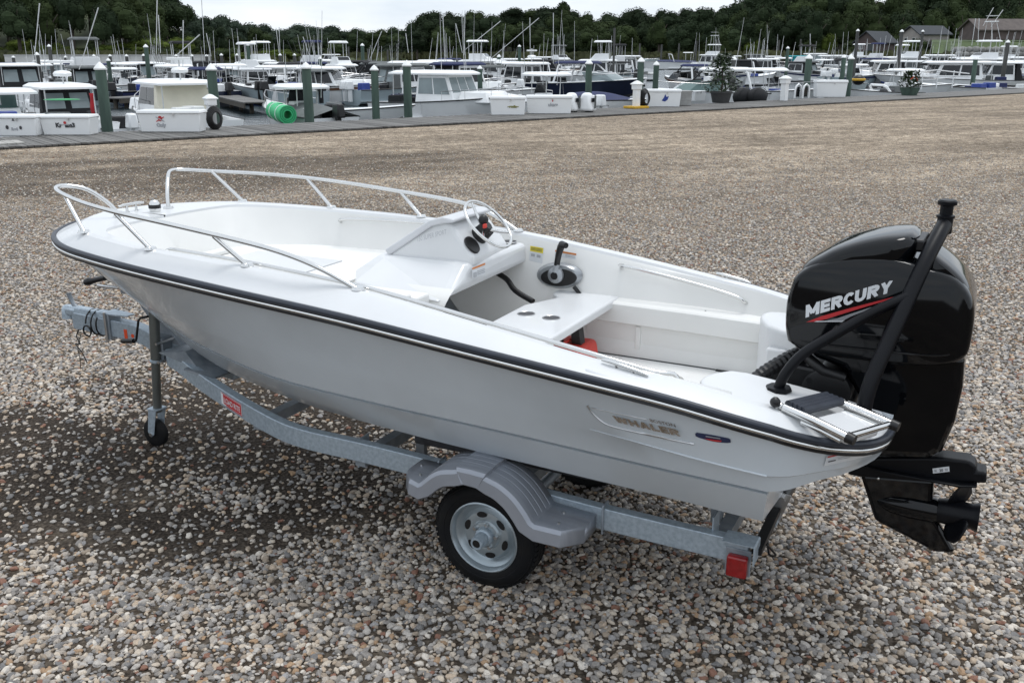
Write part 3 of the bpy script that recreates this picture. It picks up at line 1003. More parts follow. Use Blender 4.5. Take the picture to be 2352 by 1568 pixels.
# splash well and stern covers
MB().box((.03, 0, .885), (.06, .68, .24)).build('transom_bulkhead', GEL, boat, bevel=.015)
for s_ in (1, -1):
    lid = MB()
    o_ = smooth_pts([(-.30, .335), (.10, .335), (.19, .40), (.235, .50), (.22, .60), (.12, .665), (-.05, .67), (-.15, .60), (-.22, .53), (-.28, .43), (-.30, .335)], 2)[:-1]
    zt = lambda a: 1.118 + .12 * a
    n_ = len(o_)
    lid.add([(p[0], p[1] * s_, .80) for p in o_] + [(p[0], p[1] * s_, zt(p[0])) for p in o_], [tuple(range(n_)), tuple(range(2 * n_ - 1, n_ - 1, -1))] + [(k, n_ + k, n_ + (k + 1) % n_, (k + 1) % n_) for k in range(n_)])
    lid.build('stern_cover', GEL, boat, smooth=50, bevel=.02, seg=3)
    MB().box((.11, .335 * s_, .90), (.10, .05, .28)).build('well_side', GEL, boat, bevel=.012)
# rub rail: rubber band, bright strip, black lip
rubp = [tuple(r_[0]) for r_ in SS] + [tuple(p) for p in smooth_pts([tuple(SS[-1][0])] + aft, 3)[1:]]
rub_all = mir(rubp)[::-1][:-1] + rubp
def outward(P, d, dz):
    out = []
    for i, p in enumerate(P):
        t = Vector(P[min(i + 1, len(P) - 1)]) - Vector(P[max(i - 1, 0)])
        n_ = Vector((-t.y, t.x, 0)).normalized()
        if n_.dot(Vector((p[0] - 1.6, p[1] * 3, 0))) < 0: n_ = -n_
        out.append(tuple(Vector(p) + n_ * d + Vector((0, 0, dz))))
    return out
rr_ = MB().tube(outward(rub_all, .003, .006), .0148, 10).build('rub_rail', RUBBER, boat, smooth=60)
MB().tube(outward(rub_all, .009, -.0165), .0088, 8).build('steel_strip', STEEL, rr_, smooth=60)
MB().tube(outward(rub_all, .003, -.031), .0095, 6).build('lower_lip', BLACKP, rr_, smooth=60)

# bow rails
def rail(s_):
    P = [(3.827, .191, 1.46), (3.85, .215, 1.53), (3.92, .30, 1.625), (3.985, .39, 1.655), (3.965, .47, 1.655), (3.82, .555, 1.645), (3.5, .68, 1.632), (3.186, .748, 1.616), (2.85, .775, 1.595), (2.504, .789, 1.567), (2.2, .805, 1.54), (2.0, .812, 1.508), (1.85, .80, 1.46), (1.704, .78, 1.392)]
    r_ = MB().tube([(p[0], p[1] * s_, p[2]) for p in smooth_pts(P, 4)], .0125, 8).build('bow_rail', STEEL, boat, smooth=60)
    for a_, b_ in (((3.80, .555, 1.643), (3.61, .609, 1.46)), ((3.186, .748, 1.61), (2.992, .73, 1.445)), ((2.504, .789, 1.56), (2.344, .757, 1.43))):
        MB().tube([(a_[0], a_[1] * s_, a_[2]), (b_[0], b_[1] * s_, b_[2])], .0115, 8).build('rail_post', STEEL, r_, smooth=60)
    for b_ in ((3.827, .191, 1.457), (3.61, .609, 1.456), (2.992, .73, 1.443), (2.344, .757, 1.43), (1.704, .78, 1.394)):
        MB().cyl((b_[0], b_[1] * s_, b_[2]), (b_[0], b_[1] * s_, b_[2] + .012), .032, .026, 14).build('rail_foot', STEEL, r_, smooth=50)
rail(1)
rail(-1)
# inner grab rails
def grab(P, s_):
    g = MB().tube([(p[0], p[1] * s_, p[2]) for p in smooth_pts(P, 3)], .0095, 8).build('grab_rail', STEEL, boat, smooth=60)
    for p in (P[0], P[-1]):
        MB().cyl((p[0], p[1] * s_, p[2]), (p[0], (p[1] - .006) * s_, p[2]), .026, .024, 12).build('rail_flange', STEEL, g, smooth=50)
grab([(2.885, -.685, 1.365), (2.86, -.64, 1.39), (2.75, -.645, 1.403), (2.4, -.665, 1.413), (2.1, -.68, 1.408), (2.06, -.715, 1.385)], 1)
grab([(1.055, -.745, 1.25), (1.03, -.70, 1.268), (.95, -.70, 1.265), (.6, -.70, 1.212), (.4, -.695, 1.172), (.365, -.70, 1.15), (.345, -.735, 1.13)], 1)
grab([(2.98, .675, 1.41), (2.94, .655, 1.432), (2.85, .665, 1.437), (2.35, .705, 1.430), (1.8, .730, 1.401), (1.5, .738, 1.371), (1.1, .750, 1.320), (.6, .752, 1.249), (.37, .735, 1.21), (.30, .70, 1.20), (.28, .70, 1.17)], 1)
# cleats, bow light
def cleat(c, d, s_):
    d = Vector(d).normalized()
    c = Vector(c)
    k = MB().tube([c - d * .095 + Vector((0, 0, .042)), c - d * .06 + Vector((0, 0, .046)), c + d * .06 + Vector((0, 0, .046)), c + d * .095 + Vector((0, 0, .042))], [.006, .009, .009, .006], 8).build('cleat', STEEL, boat, smooth=60)
    for t in (-.035, .035):
        MB().cyl(c + d * t, c + d * t + Vector((0, 0, .044)), .008, .008, 8).build('cleat_foot', STEEL, k, smooth=60)
        MB().cyl(c + d * t + Vector((0, .0, -.004)), c + d * t + Vector((0, 0, .006)), .018, .015, 10).build('cleat_base', STEEL, k, smooth=60)
for s_ in (1, -1):
    cleat((.455, .822 * s_, 1.197), (1, 0, .19), s_)
    pk = MB().box((.455, .85 * s_, 1.178), (.30, .085, .035), Matrix.Rotation(-.18, 4, 'Y') @ Matrix.Rotation(.5 * s_, 4, 'X'))
    pk.build('cleat_pocket', GEL, boat, bevel=.014, seg=3)
cleat((3.93, .0, 1.456), (0, 1, 0), 1)
bl = MB().lathe([(.03, 0), (.034, .02), (.03, .055), (.018, .07), (.002, .073)], (3.80, -.06, 1.455), (0, 0, 1), 14).build('bow_light', STEEL, boat, smooth=50)
MB().lathe([(.036, .022), (.036, .045)], (3.80, -.06, 1.455), (0, 0, 1), 14).build('lens', BLACKP, bl, smooth=50)

# console
con = MB()
zl = 1.345
bot = [(2.42, -.70, 1.22), (2.38, -.1, 1.22), (2.22, .13, 1.22), (1.70, .13, 1.17), (1.66, .05, 1.225), (1.615, -.72, 1.228)]
top = [(2.26, -.71, 1.36), (2.22, -.17, 1.335), (2.17, -.135, 1.33), (1.73, -.115, 1.335), (1.665, -.15, 1.338), (1.615, -.72, 1.345)]
con.add(bot + top, [tuple(range(6)), tuple(range(11, 5, -1))] + [(k, 6 + k, 6 + (k + 1) % 6, (k + 1) % 6) for k in range(6)])
console = con.build('console', GEL, boat, smooth=0, bevel=.03, seg=4)
pod = MB()
prof = [(2.19, 1.30), (2.16, 1.345), (1.90, 1.515), (1.83, 1.535), (1.79, 1.525), (1.655, 1.365), (1.655, 1.30)]
pod.add([(a_, -.15 - .02 * (z_ - 1.3) / .24, z_) for a_, z_ in prof] + [(a_, -.56, z_) for a_, z_ in prof], [tuple(range(7)), tuple(range(13, 6, -1))] + [(k, 7 + k, 7 + (k + 1) % 7, (k + 1) % 7) for k in range(7)])
pod.build('console_pod', GEL, console, smooth=0, bevel=.022, seg=3)
vis = MB()
vis.prism([(2.20, 1.352), (1.91, 1.537), (1.83, 1.560), (1.76, 1.552), (1.76, 1.535), (1.83, 1.525), (1.90, 1.505), (2.17, 1.325)], -.145, -.565, 'y')
vis.build('console_visor', FENDM if False else mat('pale_grey_gelcoat', (.60, .61, .63), .3, var=.04), console, smooth=0, bevel=.008)
MB().box((1.797, -.355, 1.538), (.012, .36, .012)).build('visor_gap', BLACKP, console)
# cavity below the console: port wall and inside face
cav = MB()
cw = smooth_pts([(1.655, .04, 1.235), (1.66, .10, 1.19), (1.68, .125, 1.10), (1.70, .128, .78)], 3)
cav.grid([[(p[0], p[1], p[2]) for p in cw], [(2.26, p[1] + .002, p[2]) for p in cw]])
cav.add([(2.25, .13, .78), (2.25, -.72, .78), (2.25, -.72, 1.23), (2.25, .13, 1.23)], [(0, 1, 2, 3)])
cav.build('foot_space', GELI, console, smooth=40)
# gauges, wheel, cup holder
fr = Matrix.Rotation(0, 4, 'Y')
nf = Vector((-(1.525 - 1.365), 0, (1.79 - 1.655))).normalized()      # the pod's helm face
hc = Vector((1.715, -.33, 1.44))
MB().cyl(hc + nf * .004 + Vector((-.02, .12, -.03)), hc + nf * .014 + Vector((-.02, .12, -.03)), .052, .05, 20).build('gauge', BLACKP, console, smooth=40)
MB().cyl(hc, hc + nf * .075, .05, .04, 18).build('steering_hub', BLACKP, console, smooth=40)
wc = Vector((1.64, -.30, 1.515))
wn = Vector((-math.cos(R(45)), 0, math.sin(R(45))))
wx, wy = Vector((0, 1, 0)), Vector((math.sin(R(45)), 0, math.cos(R(45))))
circ = lambda r_, n_=28, o_=0: [wc + wn * o_ + wx * r_ * math.cos(2 * math.pi * k / n_) + wy * r_ * math.sin(2 * math.pi * k / n_) for k in range(n_)]
wheel = MB().tube(circ(.155), .0085, 10, closed=True).build('steering_wheel', STEEL, boat, smooth=60)
for a_ in (95, 215, 335):
    e_ = wx * math.cos(R(a_)) + wy * math.sin(R(a_))
    MB().tube([wc - wn * .035 + e_ * .02, wc - wn * .02 + e_ * .09, wc + e_ * .153], [.011, .008, .006], 8).build('spoke', STEEL, wheel, smooth=60)
MB().cyl(wc - wn * .05, wc - wn * .005, .036, .03, 18).build('wheel_hub', BLACKP, wheel, smooth=40)
MB().ball(wc + wn * .004 + wx * .02 + wy * .03, .028, 10, 6).build('wheel_knob', BLACKP, wheel, smooth=80)
MB().box(wc + wn * .0 + wx * .045 - wy * .005, (.012, .03, .022)).build('ignition_switch', REDP, console, bevel=.003)
MB().cyl((1.70, -.655, 1.351), (1.70, -.655, 1.3535), .042, .042, 18).build('cup_holder', DARKD, console, smooth=40)
MB().lathe([(.043, 0), (.047, .004), (.043, .006)], (1.70, -.655, 1.350), (0, 0, 1), 18).build('cup_ring', STEELM, console, smooth=50)
# labels
def decal(corners, m, name, parent, lift=0):
    TL, TR, BR, BL = [Vector(c) for c in corners]
    n_ = (TR - TL).cross(BL - TL).normalized()
    if n_.dot(Vector((-1, .9, .8))) < 0: n_ = -n_
    b = MB().add([TL, TR, BR, BL] + [p + n_ * (.0015 + lift) for p in (TL, TR, BR, BL)], [(0, 1, 2, 3), (4, 5, 6, 7), (0, 1, 5, 4), (1, 2, 6, 5), (2, 3, 7, 6), (3, 0, 4, 7)])
    return b.build(name, m, parent, smooth=0)
def sub(c, u0, u1, w0, w1):
    TL, TR, BR, BL = [Vector(p) for p in c]
    f = lambda u, v_: (TL.lerp(TR, u)).lerp(BL.lerp(BR, u), v_)
    return [f(u0, w0), f(u1, w0), f(u1, w1), f(u0, w1)]
def stroke_mesh(word, wd=.27, asp=.80, gap=.075):
    """heavy sans capitals from strokes: 2D points and faces, unit height"""
    arc = lambda cx, cy, rx, ry, a0, a1, n_=8: [(cx + rx * math.cos(R(a0 + (a1 - a0) * k / n_)), cy + ry * math.sin(R(a0 + (a1 - a0) * k / n_))) for k in range(n_ + 1)]
    h = wd / 2
    A = asp
    G = {'M': (1.02, [[(h, 0), (h, 1)], [(1.02 - h, 0), (1.02 - h, 1)], [(h, 1 - h * .6), (.51, .22)], [(1.02 - h, 1 - h * .6), (.51, .22)]]),
         'E': (.70, [[(h, 0), (h, 1)], [(h, h), (.70, h)], [(h, .5), (.66, .5)], [(h, 1 - h), (.70, 1 - h)]]),
         'R': (.80, [[(h, 0), (h, 1)], [(h, 1 - h)] + arc(.48, .70, .20, .30 - h, 90, -90) + [(h, .40 + h)], [(.42, .45), (.68, 0)]]),
         'C': (.74, [arc(.42, .5, .42 - h, .5 - h, 40, 320, 14)]),
         'U': (.80, [[(h, 1), (h, .40)] + arc(.40, .40, .40 - h, .40 - h, 180, 360, 10) + [(.80 - h, 1)]]),
         'Y': (.82, [[(h, 1), (.41, .44)], [(.82 - h, 1), (.41, .44)], [(.41, .50), (.41, 0)]]),
         'W': (1.16, [[(h, 1), (.33, .06)], [(.33, .06), (.58, .94)], [(.58, .94), (.83, .06)], [(.83, .06), (1.16 - h, 1)]]),
         'H': (.80, [[(h, 0), (h, 1)], [(.80 - h, 0), (.80 - h, 1)], [(h, .5), (.80 - h, .5)]]),
         'A': (.88, [[(h, 0), (.44, 1)], [(.88 - h, 0), (.44, 1)], [(.22, .30), (.66, .30)]]),
         'L': (.66, [[(h, 0), (h, 1)], [(h, h), (.66, h)]])}
    vs, fs, x, lv = [], [], 0, 0
    for ch in word:
        w_, st = G[ch]
        for P in st:
            lv += 1
            n_ = len(P)
            o = len(vs)
            for i, p in enumerate(P):
                t = Vector(P[min(i + 1, n_ - 1)]) - Vector(P[max(i - 1, 0)])
                n2 = Vector((-t.y, t.x)).normalized() * h
                vs += [(x + p[0] + n2.x, min(1, max(0, p[1] + n2.y)), lv), (x + p[0] - n2.x, min(1, max(0, p[1] - n2.y)), lv)]
            fs += [(o + 2 * i, o + 2 * i + 1, o + 2 * i + 3, o + 2 * i + 2) for i in range(n_ - 1)]
        x += w_ + gap
    return vs, fs
def letters(s, corners, m, name, parent, bold=0, lift=.0025, put=None, label=None):
    if bold == 'block': vs, fs = stroke_mesh(s)
    else:
        vs, fs = text_mesh(s, 1.0, bold)
        vs = [(p[0], p[1], 0) for p in vs]
    x0, x1 = min(p[0] for p in vs), max(p[0] for p in vs)
    y0, y1 = min(p[1] for p in vs), max(p[1] for p in vs)
    TL, TR, BR, BL = [Vector(c) for c in corners]
    n_ = (TR - TL).cross(BL - TL).normalized()
    if n_.dot(Vector((-1, .9, .8))) < 0: n_ = -n_
    out = []
    for x, y, l_ in vs:
        u, v_ = (x - x0) / (x1 - x0), 1 - (y - y0) / (y1 - y0)
        p = TL.lerp(TR, u).lerp(BL.lerp(BR, u), v_)
        out.append(Vector(put(p)) + Vector((0, .0004 * l_, 0)) if put else p + n_ * (lift + .00012 * l_))
    return MB().add(out, fs).build(name, m, parent, smooth=0, label=label)
ZB = zm(1.96, 1250, 700)
ZD = zm(1.96, 2000, 900)
ZW = zm(2.24, 2750, 700)
ZH = zm(1.96, 2100, 1450)
ZG2 = zm(1.96, 2750, 1350)
def q_(Z, pts, **k): return [lp(*Z(*p), **k) for p in pts]
WL = -.705
yl = q_(ZB, [(1460, 437), (1560, 455), (1548, 570), (1452, 548)], v=WL)
wl_ = decal(yl, WHITEP, 'warning_label', boat)
decal(sub(yl, .02, .98, .02, .36), YELD, 'yellow_band', wl_, .001)
for u in (.12, .55): decal(sub(yl, u, u + .28, .5, .68), GREYD, 'pictogram', wl_, .001)
for j in range(3): decal(sub(yl, .08, .9, .10 + .07 * j, .13 + .07 * j), DARKD, 'print_line', wl_, .0016)
ol = q_(ZB, [(1645, 470), (1800, 497), (1796, 545), (1640, 515)], v=WL)
o1 = decal(ol, WHITEP, 'warning_label', boat)
decal(sub(ol, 0, 1, 0, .28), mat('orange_print', (.62, .22, .06), .4), 'orange_band', o1, .001)
for j in range(2): decal(sub(ol, .5, .95, .45 + .2 * j, .52 + .2 * j), GREYD, 'print_line', o1, .0012)
rl = q_(ZB, [(1370, 570), (1530, 600), (1520, 640), (1360, 608)], v=WL)
o2 = decal(rl, WHITEP, 'warning_label', boat)
decal(sub(rl, 0, 1, 0, .22), REDD, 'red_band', o2, .001)
for j in range(2): decal(sub(rl, .05, .85, .45 + .22 * j, .53 + .22 * j), GREYD, 'print_line', o2, .0012)
cl_ = [(1.612, -.06 - .0, 1.33), (1.612, -.20, 1.335), (1.609, -.20, 1.262), (1.612, -.06, 1.258)]
cl_ = [(1.606, p[1], p[2]) for p in [(0, -.09, 1.318), (0, -.215, 1.33), (0, -.22, 1.27), (0, -.095, 1.262)]]
lo_ = [Vector((1.648, -.11, 1.318)), Vector((1.642, -.235, 1.320)), Vector((1.638, -.235, 1.262)), Vector((1.645, -.11, 1.262))]
o3 = decal([p + Vector((-.012, 0, 0)) for p in lo_], WHITEP, 'warning_label', console)
decal(sub([p + Vector((-.014, 0, 0)) for p in lo_], .0, 1, .0, .16), mat('orange_print_2', (.62, .22, .06), .4), 'orange_band', o3, .001)
decal(sub([p + Vector((-.014, 0, 0)) for p in lo_], .06, .3, .5, .95), GREYD, 'pictogram', o3, .001)
for j in range(3): decal(sub([p + Vector((-.014, 0, 0)) for p in lo_], .38, .95, .45 + .16 * j, .51 + .16 * j), GREYD, 'print_line', o3, .001)
letters('150 SUPER SPORT', q_(ZB, [(634, 372), (846, 316), (846, 350), (634, 408)], v=-.135), GREYD, 'console_lettering', console, .004, .007)
# throttle
tb = lp(*ZB(1680, 655), v=-.69)
thr = MB()
thr.lathe([(.001, .0), (.12, .0), (.125, .02), (.105, .045), (.001, .048)], (0, 0, 0), (0, 1, 0), 28)
thr2 = MB().add([(tb.x + p[0] * 1.12, -.70 + p[1], tb.z + p[2] * .60 - p[0] * 0.08) for p in thr.v], thr.f)
thro = thr2.build('throttle_control', SILV, boat, smooth=50)
fp = MB().lathe([(.001, .046), (.10, .046), (.098, .054), (.001, .056)], (0, 0, 0), (0, 1, 0), 24)
MB().add([(tb.x + p[0] * 1.10 - .008, -.70 + p[1], tb.z + p[2] * .50 - .006 - p[0] * .08) for p in fp.v], fp.f).build('control_face', BLACKP, thro, smooth=50)
tb = lp(*ZB(1650, 655), v=-.64)
MB().lathe([(.001, .0), (.045, 0), (.045, .03), (.03, .042), (.001, .042)], (tb.x, -.655, tb.z), (0, 1, 0), 20).build('lever_hub', SILV, thro, smooth=40)
MB().cyl((tb.x, -.612, tb.z), (tb.x, -.608, tb.z), .022, .02, 14).build('hub_cap', BLACKP, thro, smooth=40)
lt = lp(*ZB(1690, 440), v=-.62)
MB().tube([(tb.x, -.63, tb.z + .02), (tb.x - .012, -.63, tb.z + .065)], [.022, .016], 10).build('lever_base', SILV, thro, smooth=50)
lv = MB()
lv.tube([(tb.x - .008, -.63, tb.z + .06), (lt.x + .018, -.625, lt.z - .05), (lt.x + .005, -.62, lt.z - .01), (lt.x - .012, -.60, lt.z + .012), (lt.x - .045, -.58, lt.z + .012)], [.017, .018, .021, .021, .016], 10)
lv.build('throttle_lever', BLACKP, thro, smooth=60)
MB().tube([(tb.x - .10, -.66, tb.z - .06), (tb.x - .14, -.66, tb.z - .10), (tb.x - .11, -.665, tb.z - .13)], .012, 8).build('cable_boot', BLACKP, thro, smooth=60)
# strap and foot rail below the console
MB().tube(smooth_pts([lp(*ZB(1215, 640), v=-.62), lp(*ZB(1290, 690), v=-.58), lp(*ZB(1350, 770), v=-.50), lp(*ZB(1480, 850), v=-.45)], 4), .016, 8).build('control_cable', BLACKP, boat, smooth=60)
fr_ = MB()
for k in range(5):
    fr_.tube([(2.05 - .035 * k, .06, .86 + .012 * k), (2.05 - .035 * k, -.52, .86 + .012 * k)], .008, 6)
fr_.build('foot_rail', STEELM, boat, smooth=60)
MB().box((1.98, .07, .86), (.22, .05, .13)).build('rail_bracket', BLACKP, boat, bevel=.01)
# seat plank with two cup holes, ledges, leg
sp_ = MB()
out_ = [(1.04, -.745), (1.40, -.745), (1.40, -.60), (1.335, -.52), (1.43, -.30), (1.43, .62), (1.05, .66)]
sp_.prism(out_, 1.055, 1.103, 'z')
seat = sp_.build('seat_plank', GEL, boat, smooth=0, bevel=.012, seg=3)
for x, y in ((1430, 940), (1615, 970)):
    p = lp(*ZB(x, y), z=1.104)
    MB().cyl((p.x, p.y, 1.1034), (p.x, p.y, 1.1044), .041, .041, 20).build('cup_hole', DARKD, seat, smooth=0)
    MB().lathe([(.040, 0), (.044, .003), (.046, .001)], (p.x, p.y, 1.1035), (0, 0, 1), 20).build('cup_ring', STEELM, seat, smooth=50)
MB().prism([(1.16, .80), (1.10, .80), (1.14, 1.055), (1.18, 1.055)], -.40, -.34, 'y').build('seat_leg', BLACKP, boat)
for s_ in (-1, 1):
    lg = MB()
    sec = [(-.715, 1.095), (-.60, 1.088), (-.59, 1.08), (-.585, .985), (-.60, .975), (-.62, .975), (-.625, .80)]
    lg.grid([[(a_, p[0] * -s_ - (0.0) , p[1] - dz) for p in sec] for a_, dz in ((1.20, -.005), (.62, .0), (.10, .01))])
    lg.add([(1.20, p[0] * -s_, p[1] + .005) for p in sec] + [(1.20, -.66 * -s_, .80)], [tuple(range(8))])
    lg.build('side_ledge', GELI, boat, smooth=25)
    MB().box((.90, s_ * .622, .885), (.03, .02, .17)).build('ledge_rib', GELI, boat, bevel=.004)
MB().box((1.12, -.30, .87), (.16, .34, .18)).build('fuel_box_shade', BLACKP, boat) if False else None
# tow pylon
PYL = BLACKS
for s_ in (1, -1):
    leg = [(-.37, .457, 1.08), (-.386, .43, 1.21), (-.454, .30, 1.45), (-.50, .19, 1.61), (-.53, .09, 1.695), (-.545, .02, 1.735)]
    if s_ == 1:
        tp = MB().tube([(p[0], p[1] * s_, p[2]) for p in smooth_pts(leg, 4)], .029, 14).build('tow_pylon', PYL, boat, smooth=60)
    else:
        MB().tube([(p[0], p[1] * s_, p[2]) for p in smooth_pts(leg, 4)], .0285, 14).build('pylon_leg', PYL, tp, smooth=60)
    stt = [(-.045, .447, 1.11), (-.075, .44, 1.19), (-.128, .41, 1.264), (-.236, .36, 1.347), (-.35, .315, 1.43), (-.465, .28, 1.50)]
    MB().tube([(p[0], p[1] * s_, p[2]) for p in smooth_pts(stt, 4)], .0205, 12).build('pylon_strut', PYL, tp, smooth=60)
    MB().cyl((-.05, .447 * s_, 1.112), (-.05, .447 * s_, 1.126), .052, .048, 8).build('pylon_foot', PYL, tp, smooth=30)
    MB().cyl((-.372, .456 * s_, 1.055), (-.372, .456 * s_, 1.075), .055, .05, 8).build('pylon_foot', PYL, tp, smooth=30)
MB().lathe([(.029, -.01), (.029, .05), (.034, .052), (.034, .060), (.024, .064), (.024, .098), (.035, .102), (.036, .115), (.030, .121), (.001, .121)], (-.546, 0, 1.71), (0, 0, 1), 18, False).build('tow_post', PYL, tp, smooth=40)
# ribbed hose from the well to the motor
hp = smooth_pts([lp(*ZD(1600, 1095), v=.24), lp(*ZD(1680, 1010), v=.22), lp(*ZD(1800, 930), v=.17), lp(*ZD(1930, 860), v=.10), lp(*ZD(2010, 845), v=.06)], 8)
MB().tube(hp, [.033 if k % 2 else .0285 for k in range(len(hp))], 12).build('rigging_hose', BLACKP, boat, smooth=20)
# folding boarding ladder on the port stern cover
lad0 = empty('boarding_ladder', (0, 0, 0))
lad0.parent = boat
OFF[lad0.name] = OFF[boat.name]
LT, RT, LB, RB = lp(1800, 936, z=1.135), lp(1896, 913, z=1.125), lp(1945, 1003, z=1.092), lp(2046, 973, z=1.085)
lad = MB()
side = lambda A, B, w_: MB().tube([A, A.lerp(B, .5) + Vector((0, 0, .004)), B], w_, 8)
for A, B in ((LT, LB), (RT, RB)):
    side(A, B, .017).build('ladder_rail', STEEL, lad0, smooth=60)
    side(A.lerp(B, .3) + Vector((0, 0, -.024)), B + Vector((.02, -.01, -.022)), .011).build('ladder_rail', STEEL, lad0, smooth=60)
    MB().cyl(B, B + (B - A).normalized() * .03, .021, .019, 12).build('ladder_cap', BLACKP, lad0, smooth=50)
    MB().ball(A + (A - B).normalized() * .012, .014, 10, 6).build('ladder_pivot', STEEL, lad0, smooth=80)
for k in range(4):
    f = .04 + .075 * k
    A, B = LT.lerp(LB, f) + Vector((0, 0, .014)), RT.lerp(RB, f) + Vector((0, 0, .014))
    MB().tube([A.lerp(B, .04), A.lerp(B, .96)], .0165, 10).build('ladder_rung', RUBBER, lad0, smooth=60)
MB().ball(LT + Vector((.03, .01, .02)), .02, 10, 6).build('ladder_knob', BLACKP, lad0, smooth=80)
MB().tube([LB.lerp(RB, .03) + Vector((.0, 0, .0)), LB.lerp(RB, .97)], .013, 8).build('ladder_step', STEEL, lad0, smooth=60)
pd = [LT.lerp(LB, .36).lerp(RT.lerp(RB, .36), .12), LT.lerp(LB, .36).lerp(RT.lerp(RB, .36), .88), LT.lerp(LB, .93).lerp(RT.lerp(RB, .93), .86), LT.lerp(LB, .93).lerp(RT.lerp(RB, .93), .14)]
MB().add([p + Vector((0, 0, -.05)) for p in pd] + [p + Vector((0, 0, -.005)) for p in pd], [(3, 2, 1, 0), (4, 5, 6, 7), (0, 1, 5, 4), (1, 2, 6, 5), (2, 3, 7, 6), (3, 0, 4, 7)]).build('ladder_pad', GEL, lad0, bevel=.012, seg=3)
# hull lettering
LOGOV = .87
def hull_line(Z, pts, r_, name, parent, m):
    P = [Vector(on_hull(p.x, p.z, .002)) for p in (lp(*Z(*q), v=LOGOV) for q in pts)]
    return MB().tube([tuple(p) for p in smooth_pts([tuple(p) for p in P], 3)], r_, 6).build(name, m, parent, smooth=60)
lg_ = letters('WHALER', q_(ZH, [(376, 238), (862, 343), (886, 402), (402, 296)], v=LOGOV), CHROMED, 'hull_lettering', boat, 'block', put=lambda p: on_hull(p.x, p.z), label='large bronze coloured WHALER lettering')
letters('BOSTON', q_(ZH, [(655, 258), (842, 297), (850, 328), (665, 286)], v=LOGOV), CHROMED, 'hull_lettering', boat, .012, put=lambda p: on_hull(p.x, p.z), label='small BOSTON lettering above the larger word')
hull_line(ZH, [(197, 160), (225, 220), (268, 275), (320, 315), (400, 343), (560, 380), (760, 424), (970, 470)], .0045, 'logo_outline', boat, STEELM)
hull_line(ZH, [(228, 180), (400, 218), (560, 252), (635, 268)], .0022, 'logo_outline', boat, STEELM)
ov = q_(ZH, [(986, 376), (1244, 422), (1244, 468), (986, 422)], v=LOGOV)
def hull_patch(c, m, name, parent, shape, lift=.003):
    TL, TR, BR, BL = c
    pts = []
    for u, v_ in shape:
        p = TL.lerp(TR, u).lerp(BL.lerp(BR, u), v_)
        pts.append(on_hull(p.x, p.z, lift))
    return MB().add(pts, [tuple(range(len(pts)))]).build(name, m, parent, smooth=0)
hp_ = hull_patch(ov, NAVYD, 'hull_badge', boat, [(0, .1), (.06, -.1), (.5, -.12), (.94, 0), (1, .2), (1, .8), (.9, 1), (.62, 1.12), (.38, 1.05), (.1, .8), (.0, .6)])
hull_patch(ov, REDD, 'badge_stripe', hp_, [(.25, .72), (.75, .66), (.72, .95), (.6, 1.03), (.4, .98)], .0045)
hull_patch(ov, GREYD, 'badge_print', hp_, [(.3, .22), (.72, .22), (.72, .40), (.3, .40)], .0045)
sk = q_(ZG2, [(703, 708), (1075, 622), (1030, 705), (682, 784)], v=.60)
def on_stern(p, lift=.004):
    d = (p - (CAMV - BO).dot(FWD) * Vector((1, 0, 0))) if False else None
    o_ = Vector(((CAMV - BO).dot(FWD), (CAMV - BO).dot(PORT), CAM_H))
    h = HB.ray_cast(o_, (p - o_).normalized())
    return (h[0] + h[1] * (lift if h[1].dot(o_ - h[0]) > 0 else -lift)) if h[0] else p
def stern_patch(u0, u1, w0, w1, m, name, parent, lift, n_=8):
    TL, TR, BR, BL = sk
    f = lambda u, v_: TL.lerp(TR, u).lerp(BL.lerp(BR, u), v_)
    rows = [[on_stern(f(u0 + (u1 - u0) * k / n_, w_), lift) for w_ in (w0, (w0 + w1) / 2, w1)] for k in range(n_ + 1)]
    return MB().grid(rows).build(name, m, parent, smooth=0)
st_ = stern_patch(0, 1, 0, 1, WHITEP, 'stern_label', boat, .004)
stern_patch(.02, .26, .03, .17, REDD, 'red_band', st_, .006)
stern_patch(.29, .52, .03, .17, REDD, 'red_band', st_, .006)
stern_patch(.56, .76, .03, .17, REDD, 'red_band', st_, .006)
stern_patch(.80, .97, .03, .17, REDD, 'red_band', st_, .006)
stern_patch(.06, .22, .55, .66, DARKD, 'print_line', st_, .006)
stern_patch(.26, .52, .42, .47, GREYD, 'print_line', st_, .006)
stern_patch(.26, .52, .58, .63, GREYD, 'print_line', st_, .006)
stern_patch(.64, .82, .48, .62, DARKD, 'print_line', st_, .006)

# red portable fuel tank on the cockpit sole under the seat
tank = frame_empty('fuel_tank', (1.19, -.37, .80), 'red plastic fuel tank on the cockpit floor under the seat plank', 'fuel tank')
MB().box((1.19, -.37, .855), (.24, .28, .11), None, (.86, .9)).build('tank_body', REDP, tank, bevel=.025, seg=3)
MB().cyl((1.24, -.34, .905), (1.24, -.34, .93), .025, .022, 14).build('tank_cap', BLACKP, tank, smooth=40)
MB().tube([(1.19, -.30, .905), (1.19, -.30, .925), (1.19, -.44, .925), (1.19, -.44, .905)], .009, 8).build('tank_handle', REDP, tank, smooth=60)

